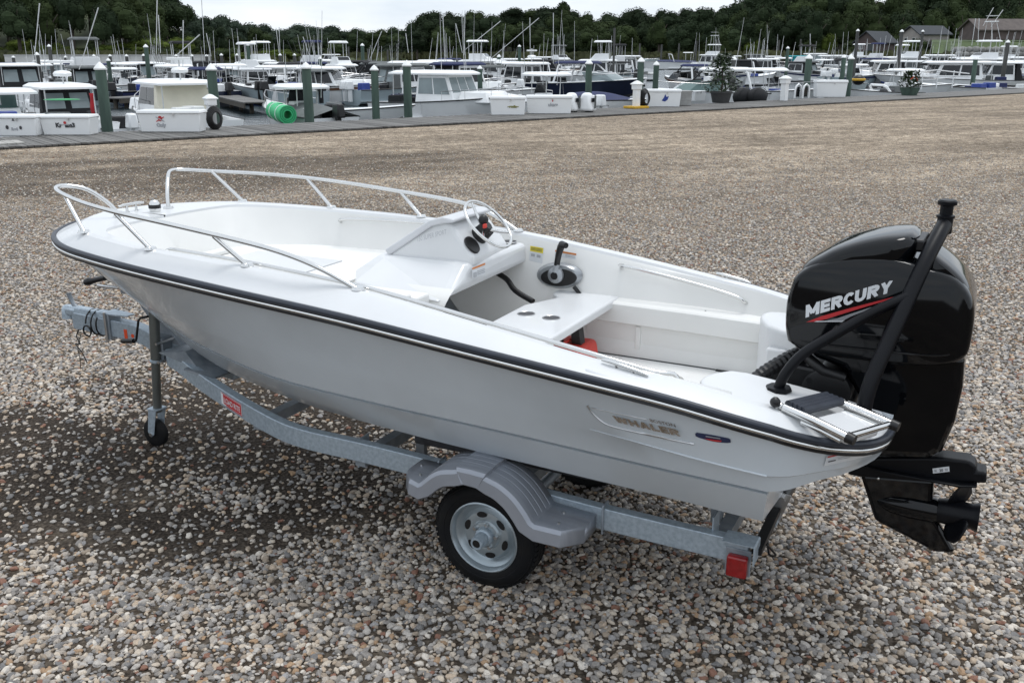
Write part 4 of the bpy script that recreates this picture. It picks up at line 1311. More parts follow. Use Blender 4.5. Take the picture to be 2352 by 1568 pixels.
# ------------------------------------------------------------------ outboard motor
om = frame_empty('outboard_motor', (-.35, 0, .6), 'black outboard motor with MERCURY lettering mounted on the white boat transom', 'outboard motor')
def cowl(prof, hw, name, m, parent, slices, bevel=0, top_round=0):
    """closed side profile (a,z) lofted across v with insets"""
    cx_ = sum(p[0] for p in prof) / len(prof)
    cz_ = sum(p[1] for p in prof) / len(prof)
    rings = []
    for v_, k in slices:
        rings.append([(cx_ + (p[0] - cx_) * k, v_ * hw, cz_ + (p[1] - cz_) * k) for p in prof])
    b = MB().rings(rings, False, True)
    return b.build(name, m, parent, smooth=40)
RND = [(-1, .93), (-.985, .95), (-.95, .972), (-.88, .99), (-.76, .998), (-.4, 1.0), (.4, 1.0), (.76, .998), (.88, .99), (.95, .972), (.985, .95), (1, .93)]
c_low = smooth_pts([(-.02, 1.235), (-.005, 1.30), (-.002, 1.40), (-.015, 1.47), (-.035, 1.52), (-.11, 1.575), (-.25, 1.612), (-.40, 1.622), (-.50, 1.60), (-.60, 1.575), (-.665, 1.52), (-.695, 1.45), (-.70, 1.33), (-.685, 1.255), (-.60, 1.215), (-.44, 1.20), (-.13, 1.195), (-.02, 1.235)], 3)[:-1]
cowl(c_low, .205, 'cowling', BLACKG, om, RND)
c_top = smooth_pts([(-.03, 1.48), (-.045, 1.545), (-.115, 1.60), (-.17, 1.635), (-.256, 1.672), (-.342, 1.697), (-.42, 1.708), (-.45, 1.702), (-.47, 1.68), (-.46, 1.62), (-.42, 1.575), (-.36, 1.565), (-.23, 1.54), (-.10, 1.495), (-.03, 1.48)], 3)[:-1]
cowl(c_top, .198, 'cowling_hood', BLACKG, om, [(-1, .55), (-.96, .72), (-.86, .88), (-.7, .96), (-.4, 1), (.4, 1), (.7, .96), (.86, .88), (.96, .72), (1, .55)])
c_rear = smooth_pts([(-.48, 1.60), (-.50, 1.655), (-.557, 1.625), (-.612, 1.585), (-.655, 1.54), (-.69, 1.47), (-.67, 1.45), (-.60, 1.54), (-.52, 1.585), (-.48, 1.60)], 3)[:-1]
cowl(c_rear, .175, 'rear_hood', BLACKG, om, [(-1, .6), (-.94, .8), (-.8, .94), (-.4, 1), (.4, 1), (.8, .94), (.94, .8), (1, .6)])
MB().box((-.47, .03, 1.665), (.05, .20, .05)).build('air_intake', BLACKP, om, bevel=.01)
MB().ball((-.515, .06, 1.665), .02, 10, 6).build('hood_latch', STEEL, om, smooth=80)
MB().prism([(-.655, 1.475), (-.675, 1.50), (-.64, 1.545), (-.62, 1.52)], .12, .16, 'y').build('grey_label', WHITEP, om)
seam = [(p[0], p[1]) for p in c_low]
sm_ = smooth_pts([(-.02, .190, 1.268), (-.13, .2065, 1.247), (-.44, .2065, 1.253), (-.60, .205, 1.262), (-.66, .196, 1.29)], 4)
MB().tube(sm_, .004, 6).build('cowling_seam', BLACKP, om, smooth=60)
MV = .2062
ml = letters('MERCURY', q_(ZW, [(632, 1003), (1366, 788), (1348, 893), (628, 1108)], v=MV), WHITEP, 'cowling_lettering', om, 'block', .001, label='white MERCURY lettering')
def flat_poly(Z, pts, v_, m, name, parent):
    P = [lp(*Z(*p), v=v_) for p in pts]
    return MB().add(P, [tuple(range(len(P)))]).build(name, m, parent, smooth=0)
flat_poly(ZW, [(632, 1146), (760, 1096), (1000, 1028), (1388, 928), (1396, 938), (1010, 1054), (800, 1120), (700, 1142)], MV + .0012, REDD, 'red_stripe', om)
flat_poly(ZW, [(702, 1141), (930, 1140), (1010, 1098), (1300, 985), (1180, 1020), (1000, 1078), (900, 1112), (790, 1136)], MV + .0014, mat('silver_print', (.34, .35, .37), .35, .4), 'silver_stripe', om)
flat_poly(ZW, [(700, 1143), (935, 1143), (960, 1128), (935, 1136), (720, 1136)], MV + .0018, WHITEP, 'white_stripe', om)
# lower cowl, midsection, bracket
mid = MB()
mid.prism([(-.06, 1.22), (-.13, 1.16), (-.24, 1.13), (-.33, 1.00), (-.36, .76), (-.62, .80), (-.655, .84), (-.685, .97), (-.695, 1.12), (-.685, 1.26)], -.135, .135, 'y')
mid.build('midsection', BLACKG, om, smooth=0, bevel=.045, seg=4)
br = MB()
br.prism([(.07, 1.06), (-.02, 1.13), (-.20, 1.12), (-.30, 1.0), (-.32, .70), (-.22, .68), (-.12, .76), (-.085, .985), (.07, .985)], -.15, .15, 'y')
br.build('clamp_bracket', BLACKP, om, smooth=0, bevel=.015)
for z_ in (1.075, 1.02, .95):
    MB().cyl((-.12, .15, z_), (-.12, .172, z_), .014, .012, 10).build('bracket_bolt', BLACKP, om, smooth=50)
MB().lathe([(.085, -.17), (.10, -.165), (.10, .165), (.085, .17)], (-.19, 0, 1.03), (0, 1, 0), 22, True).build('swivel_tube', BLACKP, om, smooth=40)
MB().tube([(-.05, .06, 1.20), (-.10, .13, 1.16), (-.17, .155, 1.12), (-.26, .15, 1.10)], .022, 10).build('wiring_loom', BLACKP, om, smooth=60)
gc = MB()
gc.prism([(-.30, .665), (-.36, .725), (-.60, .775), (-.66, .785), (-.755, .792), (-.785, .775), (-.79, .752), (-.825, .755), (-.833, .705), (-.78, .70), (-.64, .668), (-.345, .632), (-.302, .632)], -.05, .05, 'y')
gc.build('gearcase_top', BLACKS, om, smooth=0, bevel=.016, seg=3)
ap = MB().prism([(-.31, -.04), (-.31, .04), (-.45, .085), (-.74, .09), (-.80, .06), (-.80, -.06), (-.74, -.09), (-.45, -.085)], .684, .694, 'z')
ap.build('anti_ventilation_plate', BLACKS, om, smooth=0, bevel=.003)
lg2 = MB()
lg2.prism([(-.345, .64), (-.64, .675), (-.647, .56), (-.66, .50), (-.685, .47), (-.762, .355), (-.68, .34), (-.43, .43)], -.028, .028, 'y')
lg2.build('gearcase', BLACKG, om, smooth=0, bevel=.02, seg=3)
MB().lathe([(.002, .36 - .80), (.03, .39 - .80), (.05, .46 - .80), (.056, .55 - .80), (.055, .66 - .80), (.05, .68 - .80)], (0.0, 0, .535), (1, 0, 0), 20).build('torpedo', BLACKG, om, smooth=60) if False else None
tp_ = MB().lathe([(.002, -.40), (.028, -.43), (.048, -.49), (.055, -.56), (.055, -.655), (.05, -.67)], (0, 0, .525), (1, 0, 0), 20)
tp_.build('torpedo', BLACKG, om, smooth=60)
pr_ = MB().lathe([(.05, -.668), (.055, -.70), (.053, -.80), (.062, -.825), (.055, -.827), (.045, -.80), (.002, -.79)], (0, 0, .53), (1, 0, 0), 20).build('propeller', BLACKS, om, smooth=40)
for k in range(3):
    a0 = 2 * math.pi * k / 3 + math.pi / 2
    rows = []
    for i in range(6):
        r_ = .045 + .095 * i / 5
        wd_ = (.75, 1.0, 1.15, 1.15, .9, .3)[i]
        row = []
        for j in range(6):
            t = (j / 5 - .5) * wd_ * (.11 / max(r_, .07)) ** .4
            row.append((-.738 - .068 * (j / 5 - .5) * wd_ - .02 * i / 5, r_ * math.cos(a0 + t), .53 + r_ * math.sin(a0 + t)))
        rows.append(row)
    b_ = MB().grid(rows).build('blade', BLACKS, pr_, smooth=60)
    so = b_.modifiers.new('solid', 'SOLIDIFY')
    so.thickness = .006
for x, y in ((1085, 880), (1305, 860)):
    p = lp(*ZG2(x, y), v=.052)
    MB().ball((p.x, .05, p.z), .008, 8, 5).build('plate_bolt', STEEL, om, smooth=80)
sl = q_(ZG2, [(1485, 806), (1608, 790), (1612, 828), (1490, 842)], v=.0525)
s1_ = decal(sl, WHITEP, 'size_label', om)
letters('20', sub(sl, .40, .62, .25, .8), DARKD, 'label_print', s1_, .02, .003)
decal(sub(sl, .10, .24, .3, .75), GREYD, 'label_mark', s1_, .001)
decal(sub(sl, .74, .92, .3, .75), GREYD, 'label_mark', s1_, .001)

# ------------------------------------------------------------------ trailer
tl = frame_empty('boat_trailer', (1.9, 0, 0), 'galvanised single axle boat trailer standing on the gravel under the white motorboat', 'trailer')
def sq(pts, w_, h_, b=None):
    b = b or MB()
    rings = []
    for i, p in enumerate(pts):
        t = Vector(pts[min(i + 1, len(pts) - 1)]) - Vector(pts[max(i - 1, 0)])
        n_ = Vector((-t.y, t.x, 0)).normalized() * (w_ / 2)
        u = Vector((0, 0, h_ / 2))
        p = Vector(p)
        rings.append([p - n_ - u, p + n_ - u, p + n_ + u, p - n_ + u])
    return b.rings(rings, False, True)
RP = [(.0, .5, .413), (.4, .5, .416), (.82, .5, .427), (1.5, .5, .466), (1.9, .5, .478), (2.25, .5, .480), (2.45, .475, .484), (2.72, .40, .50), (2.97, .322, .522), (3.25, .232, .553), (3.48, .158, .596), (3.62, .115, .612)]
RS = smooth_pts(RP, 5)
for s_ in (1, -1):
    sq([(p[0], p[1] * s_, p[2]) for p in RS], .052, .104).build('side_rail', GALV, tl, smooth=30, bevel=.004)
sq(smooth_pts([(3.2, 0, .555), (3.5, 0, .585), (3.80, 0, .635), (3.95, 0, .675), (4.08, 0, .69), (4.3, 0, .692), (4.56, 0, .70)], 4), .075, .11).build('tongue', GALV, tl, smooth=30, bevel=.004)
cpl = MB().box((4.40, 0, .765), (.38, .07, .05), None, (.96, .75)).build('coupler', GALV, tl, bevel=.01, seg=3)
MB().lathe([(.001, .045), (.025, .04), (.04, .02), (.043, -.02), (.046, -.045), (.001, -.045)], (4.635, 0, .745), (0, 0, 1), 18).build('ball_socket', GALV, cpl, smooth=50)
MB().box((4.585, 0, .752), (.11, .075, .055)).build('coupler_nose', GALV, cpl, bevel=.015, seg=3)
MB().tube([(4.545, 0, .775), (4.575, .0, .80), (4.602, .0, .855), (4.606, 0, .872)], [.02, .014, .014, .017], 10).build('latch_lever', GALVD, cpl, smooth=50)
MB().box((4.225, 0, .70), (.05, .10, .17)).build('tongue_clamp', GALVD, tl, bevel=.006)
MB().prism([(4.26, -.055), (4.26, .055), (4.14, .05), (4.05, .03), (4.05, -.03)], .784, .792, 'z').build('clamp_plate', GALV, tl)
for v_ in (.056, -.056):
    MB().cyl((4.225, v_, .60), (4.225, v_, .80), .009, .009, 8).build('clamp_bolt', STEELM, tl, smooth=50)
# orange markers on the tongue
MB().box((4.072, .0385, .672), (.028, .004, .062)).build('side_reflector', ORANGE, tl, bevel=.006)
MB().cyl((4.012, .037, .668), (4.012, .0405, .668), .013, .013, 14).build('side_reflector', ORANGE, tl, smooth=40)
# safety cable
cb = []
for k in range(40):
    t = k / 39
    a_ = t * 4.2 * math.pi
    cb.append((4.40 - .10 * t, .065 * math.cos(a_), .705 + .085 * math.sin(a_)))
MB().tube(cb, .0055, 6).build('safety_cable', BLACKP, tl, smooth=60)
MB().tube([(4.40 + .035 * math.cos(k * .42), .06, .655 + .035 * math.sin(k * .42)) for k in range(15)], .0055, 6, True).build('cable_loop', BLACKP, tl, smooth=60)
MB().tube(smooth_pts([(4.50, .03, .66), (4.53, .045, .60), (4.50, .05, .55), (4.545, .05, .545), (4.50, .045, .49), (4.47, .04, .42)], 4), .004, 6).build('trailer_wire', BLACKP, tl, smooth=60)
MB().tube(smooth_pts([(4.50, .03, .62), (4.525, .05, .52), (4.52, .05, .43), (4.53, .05, .38)], 4), .0022, 5).build('trailer_wire', BLACKP, tl, smooth=60)
# jack
jk = MB().tube([(3.695, .13, .90), (3.725, .13, .60), (3.726, .13, .585)], .031, 16).build('trailer_jack', JACKM, tl, smooth=50)
MB().tube([(3.728, .13, .60), (3.765, .13, .235)], .0265, 16).build('jack_tube', JACKM, jk, smooth=50)
MB().lathe([(.031, 0), (.038, .005), (.038, .016), (.031, .02)], (3.7255, .13, .585), (.1, 0, -1), 16).build('jack_collar', GALV, jk, smooth=50)
MB().box((3.72, .07, .64), (.09, .09, .16)).build('jack_bracket', GALVD, jk, bevel=.006)
for z_ in (.585, .70):
    MB().tube([(3.66, .175, z_), (3.66, .10, z_), (3.66, .03, z_)], .009, 8).build('bracket_bolt', STEELM, jk, smooth=50)
cw_ = (3.80, .13, .088)
yk = MB()
for s_ in (1, -1):
    yk.prism([(3.735, .255), (3.80, .255), (3.825, .10), (3.80, .07), (3.775, .09), (3.755, .18)], .13 + s_ * .036, .13 + s_ * .041, 'y')
yk.box((3.77, .13, .256), (.08, .088, .008))
yk.build('caster_yoke', GALV, jk, smooth=0)
MB().lathe([(.03, -.027), (.078, -.027), (.088, -.018), (.089, .018), (.078, .027), (.03, .027)], cw_, (0, 1, 0), 26, True).build('caster_wheel', TYREM, jk, smooth=40)
MB().cyl((cw_[0], .085, cw_[2]), (cw_[0], .178, cw_[2]), .012, .012, 10).build('caster_axle', STEELM, jk, smooth=50)
MB().tube([(3.72, .15, .86), (3.735, .20, .862), (3.75, .205, .845), (3.785, .205, .73), (3.79, .205, .715), (3.82, .205, .708)], .0075, 8).build('jack_crank', BLACKP, jk, smooth=60)
MB().cyl((3.81, .205, .709), (3.91, .205, .695), .015, .015, 10).build('crank_grip', BLACKP, jk, smooth=50)
# winch stand
ws = MB()
ws.prism([(3.58, .64), (3.74, .66), (4.02, 1.0), (3.95, 1.03)], -.035, .035, 'y')
ws.build('winch_stand', GALVD, tl, smooth=0, bevel=.006)
MB().box((3.96, 0, 1.0), (.14, .16, .10)).build('winch', GALVD, tl, bevel=.01)
MB().tube([(3.98, .07, 1.0), (4.0, .12, 1.0), (4.15, .135, 1.002)], .010, 8).build('winch_arm', STEELM, tl, smooth=60)
hA, hB = lp(242, 638, v=.10), lp(198, 648, v=.10)
MB().tube([hA, hA.lerp(hB, .75), hA.lerp(hB, .8), hB], [.017, .017, .024, .022], 10).build('winch_grip', BLACKP, tl, smooth=50)
MB().prism([(3.30, .60), (3.62, .66), (3.40, .70)], -.20, .20, 'y').build('tongue_gusset', GALVD, tl, smooth=0)
MB().box((3.25, 0, .60), (.22, .52, .012), Matrix.Rotation(-.12, 4, 'Y')).build('gusset_plate', GALVD, tl)
# cross members, bunks, axle
for a_, z_ in ((.14, .385), (1.165, .36), (1.95, .42), (2.7, .44)):
    hw = .5 if a_ < 2.3 else .40
    sq([(a_, -hw, z_), (a_, hw, z_)], .06, .06).build('cross_member', GALVD, tl, smooth=0)
CARPET = mat('bunk_carpet', (.06, .06, .065), .95, var=.3, scale=30)
for s_ in (1, -1):
    MB().box((.95, .26 * s_, .50), (1.6, .09, .04), Matrix.Rotation(.0, 4, 'X')).build('bunk_board', CARPET, tl, bevel=.005)
    for a_ in (.14, 1.95):
        MB().box((a_ * .85 + .08, .26 * s_, .44), (.05, .03, .10)).build('bunk_post', GALVD, tl)
        MB().box((a_ + .02, .44 * s_, .45), (.006, .10, .15)).build('bunk_bracket', GALV, tl)
MB().cyl((1.165, -.58, .25), (1.165, .58, .25), .028, .028, 14).build('axle', GALVD, tl, smooth=50)
rl_ = MB().box((-.02, .02, .40), (.05, .30, .05)).build('rear_roller_bar', GALV, tl, bevel=.004)
MB().cyl((-.05, -.10, .50), (-.05, .12, .50), .038, .03, 14).build('keel_roller', BLACKP, rl_, smooth=40)
MB().prism([(-.09, .52), (-.02, .53), (.0, .40), (-.05, .39)], .125, .135, 'y').build('roller_bracket', STEELM, rl_, smooth=0)
MB().cyl((-.05, .12, .50), (-.05, .16, .50), .02, .02, 8).build('roller_nut', STEELM, rl_, smooth=30)
sq([(-.03, .50, .42), (-.03, .14, .44)], .04, .03).build('rear_brace', BLACKP, tl, smooth=0)
MB().tube(smooth_pts([(-.06, .46, .44), (-.09, .40, .37), (-.05, .33, .33), (-.02, .25, .40)], 4), .005, 6).build('light_wire', BLACKP, tl, smooth=60)
# u-bolts
for a_ in (1.47, .635):
    zc = .466 if a_ > 1 else .423
    MB().tube([(a_, .532, zc - .07), (a_, .532, zc + .054), (a_, .528, zc + .062), (a_, .472, zc + .062), (a_, .468, zc + .054), (a_, .468, zc - .07)], .0055, 6).build('u_bolt', GALVD, tl, smooth=50)
# fenders and wheels
def fender(s_):
    pr2 = smooth_pts([(1.44, .522), (1.415, .545), (1.37, .585), (1.32, .612), (1.245, .630)], 3) + smooth_pts([(1.243, .644), (1.17, .646), (1.092, .640)], 2) + smooth_pts([(1.09, .626), (1.02, .605), (.95, .560), (.90, .505), (.87, .462)], 3)
    full = [(1.555, .525), (1.50, .524)] + pr2 + [(.86, .455), (.74, .446), (.665, .443)]
    oe = [.68, .745] + [.765] * len(pr2) + [.765, .75, .66]
    rows = []
    for i, (p, ov_) in enumerate(zip(full, oe)):
        t = Vector(full[min(i + 1, len(full) - 1)]) - Vector(full[max(i - 1, 0)])
        n_ = Vector((t.y, -t.x)).normalized()
        if n_.y > 0: n_ = -n_
        if i <= 1 or i >= len(full) - 3: n_ = Vector((0, -1))
        P = Vector(p)
        rows.append([(q.x, v_ * s_, q.y) for q, v_ in ((P, .532), (P, .60), (P, ov_ - .035), (P + n_ * .006, ov_ - .012), (P + n_ * .022, ov_), (P + n_ * .075, ov_ + .006), (P + n_ * .08, ov_ + .002))])
    e0 = [(1.56, v_ * s_, z_) for v_, z_ in ((.532, .525), (.60, .525), (.645, .525), (.668, .519), (.68, .503), (.686, .45), (.682, .445))]
    f = MB().grid(rows)
    f.add([rows[0][0], rows[0][2], rows[0][4], rows[0][5], (1.557, .532 * s_, .45)], [(0, 1, 2, 3, 4)])
    f.add([rows[-1][0], rows[-1][2], rows[-1][4], rows[-1][5], (.663, .532 * s_, .37)], [(0, 1, 2, 3, 4)])
    o_ = f.build('fender', FENDM, tl, smooth=26)
    so = o_.modifiers.new('solid', 'SOLIDIFY')
    so.thickness = .005
    for v_ in (.575, .615, .655, .695):
        MB().tube([(q[0], v_ * s_, q[1] - .0004) for q in pr2], .0014, 5).build('fender_rib', FENDM, o_, smooth=60)
    for p in ((1.52, .60, .527), (1.47, .69, .527), (.79, .60, .452), (.77, .70, .452)):
        MB().cyl((p[0], p[1] * s_, p[2] - .003), (p[0], p[1] * s_, p[2] + .004), .007, .006, 8).build('fender_bolt', STEELM, o_, smooth=40)
    MB().box((1.56, .62 * s_, .49), (.008, .05, .025)).build('fender_reflector', ORANGE, o_)
def wheel_(s_):
    wc_ = Vector((1.165, 0, .262))
    f = lambda r_, v_: (r_, v_ * s_)
    rim = MB().lathe([f(*p) for p in ((.160, .535), (.172, .535), (.166, .56), (.150, .58), (.150, .60), (.160, .615), (.166, .640), (.173, .650), (.174, .656), (.168, .659), (.162, .652), (.156, .632), (.142, .622), (.136, .612), (.128, .606), (.122, .610), (.112, .622), (.085, .626), (.070, .622), (.062, .630), (.045, .634), (.001, .634))], wc_, (0, 1, 0), 48)
    wh = rim.build('wheel', RIMM, tl, smooth=30)
    ty = MB().lathe([f(*p) for p in ((.168, .535), (.180, .528), (.215, .522), (.243, .526), (.2565, .538), (.2605, .552), (.2555, .553), (.2555, .559), (.2615, .560), (.262, .582), (.2565, .583), (.2565, .589), (.262, .590), (.2615, .612), (.2555, .613), (.2555, .619), (.2605, .620), (.2565, .636), (.247, .648), (.243, .6475), (.240, .651), (.215, .660), (.205, .6605), (.203, .6585), (.185, .658), (.172, .652), (.166, .646))], wc_, (0, 1, 0), 72)
    ty.build('tyre', TYREM, wh, smooth=30)
    tb_ = MB()
    for k in range(60):
        a_ = 2 * math.pi * k / 60
        d = Vector((math.cos(a_), 0, math.sin(a_)))
        M_ = Matrix.Rotation(-a_, 4, 'Y')
        tb_.box(wc_ + d * .259 + Vector((0, .629 * s_, 0)), (.009, .022, .017), M_)
        tb_.box(wc_ + d * .259 + Vector((0, .545 * s_, 0)), (.009, .018, .017), M_)
    tb_.build('tread_blocks', TYREM, wh, smooth=0)
    for k in range(6):
        a_ = 2 * math.pi * (k + .3) / 6
        sl_ = MB()
        pts = []
        for j in range(12):
            b_ = 2 * math.pi * j / 12
            rr = .1015 + .015 * math.sin(b_)
            aa = a_ + .27 * math.cos(b_)
            pts.append((1.165 + rr * math.cos(aa), .6262 * s_, .262 + rr * math.sin(aa)))
        n_ = len(pts)
        sl_.add(pts, [tuple(range(n_))])
        sl_.build('rim_slot_shade', BLACKP, wh, smooth=0)  # flat black oval painting the shade inside an open slot
    hb = MB().lathe([f(*p) for p in ((.044, .628), (.044, .652), (.038, .660), (.033, .662), (.033, .690), (.031, .693), (.031, .715), (.028, .722), (.020, .722), (.018, .70), (.001, .70))], wc_, (0, 1, 0), 20).build('hub', GALV, wh, smooth=40)
    MB().cyl(wc_ + Vector((0, .702 * s_, 0)), wc_ + Vector((0, .7195 * s_, 0)), .0185, .0185, 14).build('hub_bore', BLACKP, hb, smooth=40)
    for k in range(5):
        a_ = 2 * math.pi * k / 5 + .5
        p = wc_ + Vector((.058 * math.cos(a_), .626 * s_, .058 * math.sin(a_)))
        MB().cyl(p, p + Vector((0, .022 * s_, 0)), .010, .009, 6).build('wheel_nut', STEELM, wh, smooth=30)
for s_ in (1, -1):
    fender(s_)
    wheel_(s_)
    tlb = MB().box((.035, .548 * s_, .362), (.085, .04, .095)).build('tail_light', REDL, tl, bevel=.01, seg=3)
    MB().box((.037, .527 * s_, .37), (.105, .008, .12)).build('light_base', GALVD, tlb, bevel=.004)
    MB().prism([(-.03, .475), (.10, .475), (.10, .47), (-.03, .47)], .47 * s_, .572 * s_, 'y').build('light_shield', GALV, tlb, smooth=0)
    MB().prism([(-.036, .47), (-.03, .475), (-.03, .39), (-.036, .39)], .47 * s_, .57 * s_, 'y').build('light_shield_end', GALV, tlb, smooth=0)
# red maker's plate on the rail
def on_rail(a_, dz):
    for i in range(len(RS) - 1):
        if RS[i][0] <= a_ <= RS[i + 1][0]:
            f = (a_ - RS[i][0]) / (RS[i + 1][0] - RS[i][0])
            p = Vector(RS[i]).lerp(Vector(RS[i + 1]), f)
            t = Vector(RS[i + 1]) - Vector(RS[i])
            n_ = Vector((-t.y, t.x, 0)).normalized()
            return p + n_ * .0275 + Vector((0, 0, dz))
def rail_patch(a0, a1, z0, z1_, m, name, parent, lift, n_=6):
    rows = [[on_rail(a0 + (a1 - a0) * k / n_, z) + Vector((0, lift, 0)) for z in (z0, z1_)] for k in range(n_ + 1)]
    return MB().grid(rows).build(name, m, parent, smooth=0)
rp_ = rail_patch(3.0, 2.79, -.034, .038, WHITEP, 'maker_plate', tl, .001)
rail_patch(2.975, 2.795, -.026, .030, REDD, 'plate_red', rp_, .0025)
rail_patch(2.99, 2.79, .033, .037, REDD, 'plate_line', rp_, .0025)
rail_patch(2.95, 2.79, -.033, -.028, REDD, 'plate_line', rp_, .0025)
vs, fs = text_mesh('LOAD RITE', 1, .01)
x0, x1 = min(p[0] for p in vs), max(p[0] for p in vs)
MB().add([on_rail(2.965 - .16 * (p[0] - x0) / (x1 - x0), -.014 + .044 * p[1]) + Vector((0, .004, 0)) for p in vs], fs).build('plate_lettering', WHITEP, rp_, smooth=0)

# ------------------------------------------------------------------ marina
MW = mat('boat_white', (.86, .87, .87), .35, var=.05, scale=.8, coat=.2)
MWG = mat('boat_offwhite', (.66, .67, .66), .4, var=.06, scale=.8)
MCREAM = mat('cream_canvas', (.74, .70, .58), .8, var=.06, scale=2)
MBLUEG = mat('pale_blue_hull', (.36, .43, .46), .35, var=.05, scale=.8)
MNAVY = mat('navy_hull_paint', (.012, .017, .04), .25, var=.2, scale=.8)
MDARK = mat('black_hull_paint', (.010, .011, .014), .3, var=.2, scale=.8)
CNAVY = mat('navy_canvas', (.014, .022, .085), .8, var=.2, scale=2, bump=.4, bscale=4)
CBLACK = mat('black_canvas', (.010, .011, .013), .8, var=.2, scale=2, bump=.4, bscale=4)
CGREY = mat('grey_canvas', (.13, .14, .14), .85, var=.2, scale=2, bump=.4, bscale=4)
CTEAL = mat('teal_canvas', (.0, .26, .30), .7, var=.1, scale=2)
TINT = mat('dark_tinted_window', (.012, .015, .018), .06, var=.2, scale=1)
TINTG = mat('green_tinted_glass', (.10, .17, .16), .06, var=.2, scale=1)
TINTL = mat('pale_reflecting_glass', (.24, .29, .30), .06, var=.2, scale=1)
TEAK = mat('brown_trim', (.13, .065, .04), .5, var=.2, scale=4)
GREENP = mat('treated_green_timber', (.085, .135, .105), .8, scale=1.6, col2=(.05, .08, .066), stretch=(3, 3, .5), bump=.3, bscale=8)
GREYPILE = mat('grey_timber', (.115, .115, .11), .85, scale=1.6, col2=(.06, .06, .058), stretch=(3, 3, .5))
CAPW = mat('white_cap', (.80, .81, .80), .5, var=.03)
ALU = mat('pale_aluminium', (.62, .63, .63), .4, .2, var=.05)
FOAMG = mat('green_foam', (.05, .50, .20), .6, var=.1, scale=3)
GREENB = mat('green_board', (.03, .33, .11), .4, var=.1)
BLUEB = mat('blue_vinyl', (.02, .05, .26), .4, var=.1)
REDC = mat('red_cloth', (.38, .012, .02), .8, var=.2)
YEL = mat('yellow_plastic', (.62, .36, .02), .5, var=.1)
LEAFG = mat('glossy_plant_leaf', (.030, .060, .014), .45, scale=6, col2=(.014, .030, .010))
HB0, HB1 = R(128), R(-52)          # stern to the boardwalk / bow to the boardwalk

def local(o, P):
    d = Vector(P) - o.location
    c, s = math.cos(-o.rotation_euler.z), math.sin(-o.rotation_euler.z)
    return Vector((d.x * c - d.y * s, d.x * s + d.y * c, d.z))
def panel(c, t, u0, u1, v0, v1):
    """slab on a quad face c = (BL, BR, TR, TL), proud by t"""
    BL, BR, TR, TL = [Vector(p) for p in c]
    f = lambda u, v_: BL.lerp(BR, u).lerp(TL.lerp(TR, u), v_)
    n_ = (BR - BL).cross(TL - BL).normalized()
    q = [f(u0, v0), f(u1, v0), f(u1, v1), f(u0, v1)]
    return MB().add([p - n_ * t for p in q] + [p + n_ * t for p in q], [(3, 2, 1, 0), (4, 5, 6, 7), (0, 1, 5, 4), (1, 2, 6, 5), (2, 3, 7, 6), (3, 0, 4, 7)])
def frustum(x0, x1, w0, z0, X0, X1, W0, z1_):
    """cabin block: base rectangle and top rectangle (x aft, x fore, width)"""
    b = [(x0, -w0 / 2, z0), (x1, -w0 / 2, z0), (x1, w0 / 2, z0), (x0, w0 / 2, z0)]
    t = [(X0, -W0 / 2, z1_), (X1, -W0 / 2, z1_), (X1, W0 / 2, z1_), (X0, W0 / 2, z1_)]
    m = MB().add(b + t, [(3, 2, 1, 0), (4, 5, 6, 7), (0, 1, 5, 4), (1, 2, 6, 5), (2, 3, 7, 6), (3, 0, 4, 7)])
    faces = {'stbd': (b[0], b[1], t[1], t[0]), 'front': (b[1], b[2], t[2], t[1]), 'port': (b[2], b[3], t[3], t[2]), 'aft': (b[3], b[0], t[0], t[3])}
    return m, faces
def hardtop(x0, x1, wd, z, th=.10, camber=.08):
    o = [(x0, -wd / 2), (x0 - .1, 0), (x0, wd / 2), (x1 - .25, wd / 2), (x1, wd * .32), (x1 + .06, 0), (x1, -wd * .32), (x1 - .25, -wd / 2)]
    m = MB()
    n_ = len(o)
    cx_ = (x0 + x1) / 2
    lo = [(p[0], p[1], z) for p in o]
    hi = [(p[0], p[1], z + th * .7) for p in o]
    tp = [(cx_ + (p[0] - cx_) * .85, p[1] * .8, z + th + camber) for p in o]
    return m.rings([lo, hi, tp])
def outboard(t, x, y, z, s, m_, tilt=0):
    c = MB().box((x - .28 * s, y, z + .62 * s), (.56 * s, .36 * s, .52 * s), Matrix.Rotation(tilt, 4, 'Y'), (.8, .75)).build('outboard_engine', m_, t, smooth=30, bevel=.06 * s, seg=2)
    MB().box((x - .24 * s, y, z + .02 * s), (.26 * s, .14 * s, .75 * s)).build('engine_leg', m_, c, smooth=0, bevel=.02)
def pole(t, p, q, r_=.022, name='antenna', m_=None):
    MB().tube([local(t, p), local(t, q)], [r_, r_ * .6], 5, caps=False).build(name, m_ or ALU, t, smooth=60)

